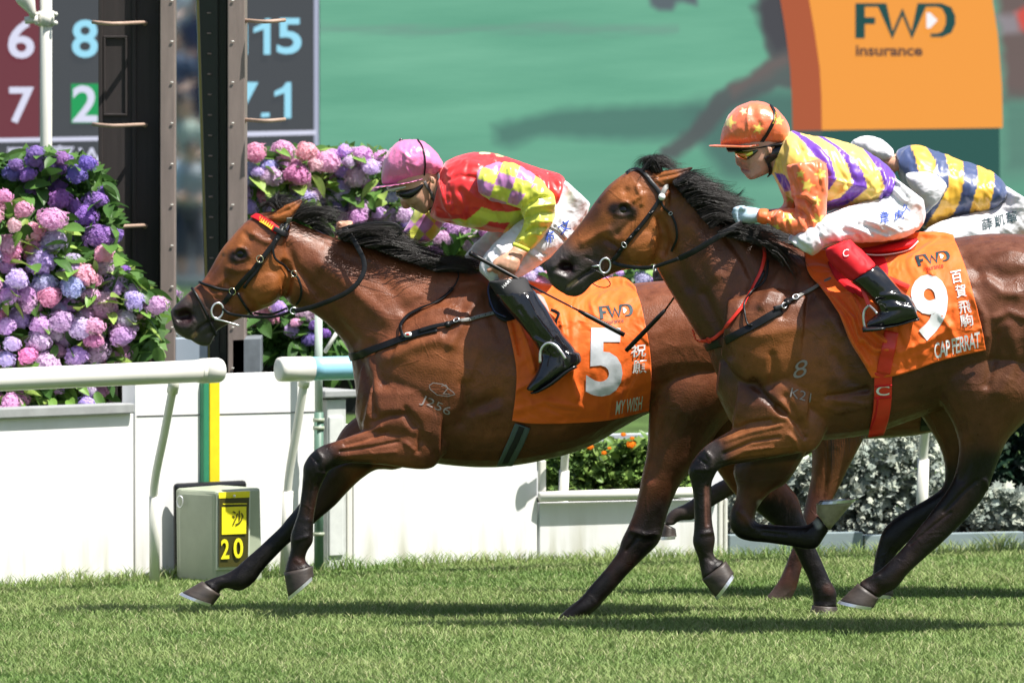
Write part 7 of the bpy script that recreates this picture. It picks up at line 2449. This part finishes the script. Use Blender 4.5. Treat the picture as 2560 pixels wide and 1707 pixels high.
# ================= rider of number 9 (purple, gold and orange)
J2 = empty('person', P(K4(1300, 1200), YH2), 'rider in purple and gold striped silks with orange starred sleeves', 'jockey', 'jockeys racing')
YJ = YH2
tor2 = S(K4, (800, 420, 640, 900, .10), (860, 430, 720, 1030, .15), (960, 470, 860, 1150, .185), (1120, 490, 1020, 1215, .195), (1300, 530, 1180, 1225, .19), (1480, 590, 1340, 1200, .18), (1640, 680, 1480, 1180, .17), (1760, 770, 1580, 1170, .16), (1845, 870, 1680, 1150, .15), (1850, 950, 1760, 1100, .13))
ua2 = S(K4, (760, 780, 1080, 720, .062, -.20), (770, 860, 1165, 800, .072), (800, 1000, 1172, 1000, .070), (840, 1120, 1168, 1150, .068), (860, 1230, 1150, 1300, .066), (880, 1340, 1100, 1440, .060), (900, 1420, 1040, 1495, .045))
la2 = S(K4, (900, 1230, 1010, 1495, .058, -.20), (780, 1205, 880, 1480, .058), (680, 1215, 740, 1440, .052), (600, 1235, 630, 1380, .046), (540, 1245, 545, 1350, .040), (470, 1240, 468, 1350, .037))
fa2 = S(K4, (640, 870, 880, 800, .06, .14), (690, 1000, 860, 1040, .065), (740, 1130, 880, 1180, .055), (700, 1200, 800, 1280, .05), (560, 1220, 620, 1330, .04))
hd2 = S(K4, (150, 560, 770, 500, .080), (228, 620, 755, 590, .080), (255, 690, 720, 670, .078), (298, 760, 670, 740, .070), (326, 820, 630, 800, .060), (342, 870, 590, 845, .050), (380, 912, 520, 880, .036), (410, 920, 470, 900, .022))
ns2 = S(K4, (240, 640, 330, 690, .013), (248, 710, 330, 730, .018), (255, 762, 330, 768, .019), (280, 782, 325, 780, .012))
lp2 = S(K4, (300, 795, 350, 790, .016), (300, 815, 360, 815, .02), (318, 850, 370, 840, .018))
nk2 = S(K4, (540, 800, 760, 470, .066), (620, 860, 840, 450, .078), (700, 930, 920, 470, .09))
er2 = S(K4, (570, 590, 612, 592, .010, -.085), (572, 630, 618, 632, .012), (585, 660, 610, 662, .008))
hand2 = S(K4, (500, 1215, 490, 1340, .030, -.13), (420, 1200, 410, 1350, .033, -.13), (350, 1190, 330, 1350, .036, -.13), (280, 1185, 270, 1340, .034, -.12), (235, 1200, 240, 1310, .025, -.11))
fg2 = [[(a, b, c, d, w, yo - .155) for a, b, c, d, w, yo in s] for s in fingers(K4, [(300, 1200), (295, 1240), (300, 1280), (310, 1320)], [(225, 1225), (215, 1262), (225, 1300), (245, 1335)], 20, 0)]
th2 = [[(a, b, c, d, w, yo - .16) for a, b, c, d, w, yo in s] for s in fingers(K4, [(370, 1215)], [(290, 1190)], 22, 0)]
thigh2 = S(K4, (1800, 870, 2130, 1120, .15, 0), (1700, 1010, 2140, 1350, .155, 0), (1560, 1130, 1930, 1500, .12, -.10), (1400, 1180, 1620, 1540, .098, -.15), (1240, 1240, 1420, 1545, .090, -.18), (1080, 1310, 1250, 1560, .084, -.20), (960, 1390, 1130, 1600, .076, -.21), (850, 1470, 1080, 1640, .066, -.22), (790, 1530, 1010, 1680, .052, -.22))
fth2 = [(a - 6, b - 4, c - 6, d - 4, w, abs(y)) for a, b, c, d, w, y in thigh2]
shin2 = S(C5, (900, 950, 1060, 880, .060, -.30), (935, 1035, 1110, 930, .062, -.32), (1010, 1110, 1190, 1000, .062, -.33), (1090, 1180, 1260, 1070, .060, -.345), (1170, 1240, 1340, 1150, .054, -.355), (1230, 1300, 1420, 1240, .048, -.36), (1280, 1360, 1510, 1320, .044, -.365), (1300, 1410, 1560, 1400, .042, -.365))
fshin2 = [(a, b, c, d, w, .32) for a, b, c, d, w, _ in shin2]
foot2 = S(C5, (1530, 1345, 1580, 1462, .036, -.365), (1450, 1320, 1480, 1485, .043), (1370, 1370, 1400, 1505, .046), (1290, 1430, 1310, 1515, .046), (1220, 1480, 1225, 1522, .036), (1195, 1500, 1198, 1520, .02))
ffoot2 = [(a, b, c, d, w, .32) for a, b, c, d, w, _ in foot2]
garment('body', [hd2, ns2, lp2, nk2, er2, shrinkst(hand2, .9), shrinkst(tor2, .8), shrinkst(ua2, .6), shrinkst(la2, .7), shrinkst(fa2, .6), shrinkst(thigh2, .8), shrinkst(fth2, .8), shrinkst(shin2, .7), shrinkst(fshin2, .7)] + [shrinkst(S(K4, (800, 750, 1100, 720, .06, -.1), (820, 820, 1120, 800, .06, -.19)), .8)], YJ, .0048, M['skin'], J2,
        skincol([(K4((305, 818), (375, 828)), 4, (.30, .06, .07), .95), (K4((330, 775), (370, 800)), 4, (.40, .18, .13), .6), (K4((265, 745), (300, 770)), 10, (.6, .24, .18), .5), (K4((420, 870), (540, 820)), 22, (.62, .36, .28), .4)], (.56, .31, .22)),
        strokes=[(K4((300, 818), (350, 822), (380, 835)), 3, -.005), (K4((330, 770), (360, 790)), 4, -.003), (K4((420, 740), (520, 740)), 14, .004), (K4((350, 860), (400, 880)), 9, .003), (K4((520, 820), (580, 800)), 10, .003), (K4((590, 600), (600, 640)), 3, -.005), (K4((400, 820), (440, 780)), 6, -.003)], wr=0, sm=2)
garment('glove', [hand2] + fg2 + th2, YJ, .0042, mat('blue_white_glove', (.50, .66, .80), rough=.6, noise=.18, nscale=30), J2, None, wr=.001, sm=2, dw=.002)
pA = K4((905, 470), (960, 490), (1100, 590), (1200, 700), (1262, 905), (1180, 1030), (1120, 1030), (1160, 900), (1150, 760), (1060, 700), (960, 580))
pB = K4((1030, 455), (1120, 480), (1290, 590), (1420, 700), (1520, 830), (1575, 1000), (1420, 1130), (1300, 1200), (1150, 1235), (1120, 1150), (1300, 1100), (1430, 960), (1370, 760), (1250, 590))
pC = K4((1500, 575), (1600, 610), (1750, 740), (1850, 860), (1860, 980), (1770, 1120), (1640, 1190), (1540, 1170), (1680, 1100), (1740, 1000), (1700, 850), (1600, 700))
garment('jacket', [tor2, S(K4, (720, 500, 610, 850, .085), (820, 430, 700, 950, .12))], YJ, .0052, M['satin'], J2,
        paintpolys(GOLD, [(pA, PURP), (pB, PURP), (pC, PURP), (K4((780, 380), (880, 410), (950, 560), (870, 480), (800, 430)), PURP), (K4((640, 850), (740, 865), (830, 1020), (740, 1040)), PURP), (K4((600, 880), (700, 1020), (760, 1190), (690, 1050)), ORNG)]),
        strokes=[(K4((760, 450), (800, 600), (780, 760)), 9, .008), (K4((860, 480), (900, 640)), 7, -.006), (K4((1060, 600), (1180, 740), (1230, 900)), 10, .006), (K4((1300, 640), (1400, 860), (1440, 960)), 9, -.006), (K4((1420, 950), (1300, 1060), (1200, 1130)), 8, .008), (K4((1560, 1020), (1400, 1140), (1300, 1170)), 7, -.006),
                 (K4((1180, 900), (1400, 960), (1580, 1000)), 5, .006), (K4((1700, 760), (1760, 900), (1700, 1080)), 6, .009), (K4((1760, 800), (1800, 940), (1740, 1090)), 5, -.008), (K4((1820, 860), (1830, 980), (1770, 1080)), 5, .008), (K4((1600, 1080), (1740, 1020)), 6, .008), (K4((1640, 760), (1700, 940)), 6, -.006)],
        wr=.0022, seed=12, auto=(36, 62, .0048))
stars = [(star(*K4(975, 975), 20, .3), STAR), (star(*K4(1080, 1320), 20, .8), STAR), (star(*K4(790, 1300), 19, .5), STAR), (star(*K4(900, 860), 13, .1), STAR), (star(*K4(1000, 1440), 14, .2), STAR), (star(*K4(1110, 860), 17, .9), STAR), (star(*K4(660, 1400), 12, .4), STAR), (star(*K4(1060, 1130), 15, .1), STAR)]
garment('sleeve', [ua2, la2], YJ, .0052, M['satin'], J2, paintpolys(ORNG, stars),
        strokes=[(K4((840, 1100), (940, 1110), (1010, 1160)), 6, -.009), (K4((830, 1070), (960, 1070), (1030, 1130)), 6, .009), (K4((860, 1220), (960, 1280), (1000, 1400)), 7, -.010), (K4((880, 1240), (900, 1340), (960, 1440)), 7, .008), (K4((700, 1240), (650, 1300), (680, 1400)), 7, .008), (K4((1000, 1180), (1060, 1300)), 8, -.007),
                 (K4((900, 760), (880, 900)), 8, .007), (K4((1100, 760), (1120, 1000)), 9, .006), (K4((560, 1260), (620, 1330)), 5, -.006), (K4((1060, 1060), (1040, 1200)), 7, .006)], wr=.003, seed=15, wsc=9, auto=(22, 70, .0045))
garment('sleeve', [fa2], YJ, .0055, M['satin'], J2, paintpolys(ORNG, [(star(*K4(800, 1100), 16, .2), STAR)]), wr=.003, seed=16, wsc=9)
add('cuff', loft_geo(S(K4, (580, 1215, 560, 1365, .046, -.2), (530, 1205, 515, 1360, .048), (480, 1215, 470, 1345, .044)), YJ, n=24, pw=2.1), mat('orange_cuff', ORNG, rough=.5, bump=.6, bscale=80, stretch=(4, 1, 1)), J2)
br2 = garment('breeches', [thigh2, fth2], YJ, .0055, M['breech'], J2, None,
              strokes=[(K4((2060, 1390), (1900, 1440), (1760, 1480)), 6, .005), (K4((1960, 1330), (1820, 1260), (1700, 1200)), 5, -.005), (K4((1880, 1430), (1760, 1370), (1560, 1330)), 6, .006), (K4((1760, 1470), (1620, 1400), (1480, 1360)), 6, -.006), (K4((1640, 1500), (1540, 1440), (1420, 1390)), 6, .006), (K4((1500, 1520), (1440, 1450), (1340, 1420)), 6, -.006),
                       (K4((1200, 1340), (1240, 1450), (1300, 1530)), 6, .005), (K4((1060, 1400), (1100, 1500), (1160, 1600)), 6, -.005), (K4((1900, 1000), (2000, 1100), (2080, 1300)), 16, -.004), (K4((900, 1520), (980, 1560), (1010, 1640)), 6, .005)], wr=.0022, seed=18, wsc=8, auto=(30, 38, .0048))
b2v = bvh_of(br2.data)
word('韋', K4, (1690, 1365), (95, -10), (0, -120), b2v, br2, M['blueink'], bold=.012, off=.005)
word('虎', K4, (1835, 1325), (95, -15), (-5, -95), b2v, br2, M['blueink'], bold=.012, off=.005)
word('久', K4, (1915, 1255), (80, -20), (-5, -90), b2v, br2, M['blueink'], bold=.012, off=.005)
garment('gaiter', [fshin2[:4]], YJ, .007, M['red'], J2, None, wr=.002, dw=.007)
g2 = garment('gaiter', [shin2[:4]], YJ, .0052, M['red'], J2, None, wr=.002, dw=.007, strokes=[(C5((960, 1020), (1040, 1100), (1150, 1180)), 7, -.005), (C5((1100, 950), (1180, 1050)), 5, -.003)])
word('C', C5, (1022, 1008), (42, -6), (0, -52), bvh_of(g2.data), g2, M['white'], bold=.0, name='badge_letter')
garment('boot', [shin2[3:], foot2], YJ, .0052, M['patent'], J2, None, dw=.008,
        strokes=[(C5((1290, 1080), (1360, 1180), (1430, 1250)), 6, .004), (C5((1300, 1290), (1400, 1280), (1500, 1300)), 5, .006), (C5((1280, 1330), (1380, 1320), (1480, 1340)), 5, -.006), (C5((1340, 1380), (1440, 1370), (1540, 1380)), 6, .004), (C5((1250, 1440), (1340, 1420)), 5, -.003)], wr=.001, wsc=5)
garment('boot', [fshin2[3:], ffoot2], YJ, .007, M['patent'], J2, None, dw=.008, wr=0)
add('boot_sole', loft_geo(S(C5, (1580, 1450, 1582, 1474, .03, -.37), (1500, 1470, 1505, 1494, .035), (1430, 1495, 1432, 1512, .036), (1330, 1512, 1332, 1530, .044), (1210, 1518, 1212, 1534, .03)), YJ, n=16, pw=3), M['black'], J2)
h2c, h2cv = cap(J2, YJ, K4, [(108, 520, 118, 588, .035), (128, 400, 205, 600, .068), (180, 280, 320, 602, .092), (275, 188, 430, 592, .104), (400, 138, 540, 580, .108), (540, 146, 640, 570, .103), (670, 220, 720, 560, .088), (760, 330, 765, 540, .064), (792, 410, 785, 490, .03)],
                [(-24, 574, -22, 586, .03), (60, 566, 64, 594, .070), (190, 560, 200, 600, .092), (350, 562, 360, 604, .098), (480, 545, 490, 580, .09)],
                paintpolys((.88, .17, .055), [(star(*K4(190, 345), 20, .35), STAR), (star(*K4(480, 410), 17, .3), STAR), (star(*K4(330, 235), 12, .9), (.9, .7, .4)), (star(*K4(690, 330), 13, .1), STAR)]), M['cappink'],
                strokes=[(K4((385, 170), (370, 300), (380, 450), (385, 560)), 3, .004), (K4((370, 590), (560, 560), (740, 520)), 7, .006), (K4((100, 440), (110, 500), (120, 560)), 6, .010), (K4((440, 280), (500, 380)), 9, -.004), (K4((560, 250), (640, 360)), 9, .003)], seed=3)
el = strap('elastic', K4((600, 180), (635, 240), (640, 310), (605, 390), (560, 470), (510, 540), (470, 590)), h2cv, .013, M['leather'], h2c, off=.004)
word('SHADE', K4, (622, 360), (30, -120), (24, 4), bvh_of(el.data), el, mat('yellow_print', (.8, .55, .03), rough=.5), off=.001)
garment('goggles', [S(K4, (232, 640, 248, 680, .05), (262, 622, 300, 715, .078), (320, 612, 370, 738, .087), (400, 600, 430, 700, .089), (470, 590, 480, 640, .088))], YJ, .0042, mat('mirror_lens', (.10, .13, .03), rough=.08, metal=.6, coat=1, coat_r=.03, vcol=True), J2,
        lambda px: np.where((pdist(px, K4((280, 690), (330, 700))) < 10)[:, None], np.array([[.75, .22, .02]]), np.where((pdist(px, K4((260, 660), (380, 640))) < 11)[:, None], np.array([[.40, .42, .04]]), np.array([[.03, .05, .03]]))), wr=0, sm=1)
garment('helmet_shell', [S(K4, (150, 595, 175, 645, .05), (250, 592, 262, 640, .075), (400, 590, 410, 620, .085), (560, 560, 570, 600, .088), (720, 520, 720, 590, .084))], YJ, .0042, M['leather'], h2c, None, wr=0, sm=1)
j2b = bvh_of(J2.children[0].data)
strap('chin_strap', K4((720, 585), (650, 650), (590, 700), (545, 730)), j2b, .030, M['black'], J2, off=.008)
strap('chin_strap', K4((560, 710), (580, 770), (595, 830), (575, 865)), j2b, .014, M['black'], J2, off=.008)
t = empty('whip', P(B4(2000, 870), -.5), 'short black whip hanging beside the neck of horse number 9', 'whip')
a, b, c = P(K4(240, 1250), -.72), P(B4(2010, 862), -.52), P(B4(1622, 1265), -.44)
add('shaft', tube_geo(lp(a, b, 6), [.008, .007, .0055, .0045, .004, .004, .004], 8), M['black'], t)
add('flap', tube_geo(lp(b, c, 5), [.0065, .0088, .009, .0092, .0092, .009], 10), M['leather'], t)

# ================= rider of the horse behind (navy and yellow)
J3 = empty('person', P(C5(1900, 600), YH3), 'rider in navy and yellow hooped silks and white cap', 'jockey', 'jockeys racing')
tor3 = S(C5, (1410, 235, 1440, 420, .10), (1500, 190, 1500, 560, .16), (1600, 195, 1560, 740, .19), (1720, 235, 1640, 800, .195), (1860, 285, 1760, 760, .19), (2000, 335, 1900, 710, .18), (2110, 380, 2030, 695, .17), (2190, 450, 2120, 660, .16), (2222, 510, 2190, 600, .13))
sl3 = S(C5, (1480, 400, 1500, 460, .04, -.2), (1560, 380, 1560, 560, .07), (1680, 395, 1620, 640, .07), (1780, 470, 1640, 660, .06), (1750, 560, 1600, 700, .055), (1680, 640, 1540, 760, .05))
th3 = S(C5, (2200, 480, 2420, 620, .15, 0), (2120, 620, 2400, 830, .15, 0), (1950, 690, 2150, 920, .11, -.1), (1800, 730, 1920, 920, .09, -.15), (1680, 780, 1760, 900, .08, -.2), (1605, 830, 1650, 900, .05, -.2))
garment('body', [S(C5, (1100, 220, 1360, 250, .08), (1090, 280, 1340, 300, .078), (1130, 360, 1300, 340, .06)), S(C5, (1260, 340, 1400, 250, .07), (1380, 420, 1500, 230, .09)), shrinkst(tor3, .8), shrinkst(sl3, .6), shrinkst(th3, .8)], YH3, .007, M['skin'], J3, None, wr=0, base=SKIN)
garment('jacket', [tor3], YH3, .0065, M['satin'], J3, paintpolys(NAVY, [(C5((1512, 170), (1620, 180), (1700, 300), (1702, 420), (1585, 420), (1560, 300)), YEL), (C5((1765, 230), (1900, 280), (1908, 460), (1880, 600), (1830, 700), (1640, 800), (1600, 820), (1720, 640), (1800, 480), (1800, 360)), YEL),
                                                                        (C5((2005, 310), (2130, 370), (2135, 480), (2090, 690), (1940, 720), (2000, 520), (2012, 420)), YEL)]), wr=.004, seed=21, auto=(26, 72, .0048))
garment('sleeve', [sl3], YH3, .006, M['breech'], J3, None, wr=.003)
br3 = garment('breeches', [th3], YH3, .0065, M['breech'], J3, None, wr=.004, seed=22, auto=(20, 30, .004))
b3v = bvh_of(br3.data)
for ch, x, y in (('薛', 2045, 815), ('凱', 2138, 790), ('華', 2225, 765)):
    word(ch, C5, (x, y), (78, -18), (-8, -82), b3v, br3, M['ink'], bold=.012)
sh3 = S(C5, (1590, 840, 1690, 830, .055, -.30), (1640, 930, 1740, 910, .058, -.32), (1720, 1040, 1830, 1010, .052, -.335), (1800, 1150, 1900, 1120, .045, -.34), (1850, 1230, 1960, 1220, .042, -.34), (1800, 1300, 1940, 1310, .042, -.34), (1740, 1350, 1800, 1370, .03, -.34))
garment('boot', [sh3], YH3, .007, M['patent'], J3, None, wr=0)
garment('boot', [[(a, b, c, d, w, -y) for a, b, c, d, w, y in sh3]], YH3, .007, M['patent'], J3, None, wr=0)
garment('sleeve', [S(C5, (1620, 640, 1560, 760, .05, -.2), (1500, 690, 1490, 770, .044, -.17), (1380, 720, 1375, 780, .036, -.13))], YH3, .006, M['breech'], J3, None, wr=.002)
garment('glove', [S(C5, (1385, 715, 1380, 785, .032, -.13), (1330, 715, 1330, 795, .04, -.12), (1285, 730, 1290, 785, .03, -.11))], YH3, .006, M['leather'], J3, None, wr=0)
h3c, h3cv = cap(J3, YH3, C5, [(1075, 180, 1090, 232, .03), (1110, 140, 1150, 270, .07), (1180, 120, 1230, 300, .10), (1260, 125, 1300, 312, .105), (1340, 170, 1362, 302, .095), (1392, 225, 1388, 288, .055)],
                [(1000, 230, 1002, 240, .04), (1080, 232, 1085, 252, .08), (1180, 250, 1190, 275, .09), (1260, 270, 1270, 290, .08)], None, M['breech'])
strap('chin_strap', C5((1350, 300), (1385, 280), (1415, 262)), h3cv, .016, M['black'], J3, off=.004, Y=YH3 - .1)

# marks branded on the shoulders
def brand(txt, reg, org, ux, uy, root, bv):
    k = reg.k
    decal('brand_mark', norm_geo(text_geo(txt, -.005)), reg(*org), (ux[0] / k, ux[1] / k), (uy[0] / k, uy[1] / k), bv, M['brand'], root, off=.003, cell=7)


brand('J256', R2, (742, 1352), (215, 100), (35, -75), horse1, h1_bv)
k = 1 / 3
ey = [ribbon2([(820, 1210), (850, 1190), (920, 1200), (1000, 1260), (1010, 1275), (960, 1290), (880, 1280), (830, 1240), (820, 1215)], 6), ribbon2([(910, 1215), (945, 1205), (960, 1230), (925, 1270), (975, 1275)], 6)]
decal('brand_mark', join_geo(ey), R2(0, 0), (k, 0), (0, k), h1_bv, M['brand'], horse1, off=.003)
brand('K21', Q, (752, 1180), (135, 38), (12, -62), horse2, h2_bv)
brand('8', Q, (770, 1060), (90, -20), (20, -120), horse2, h2_bv)
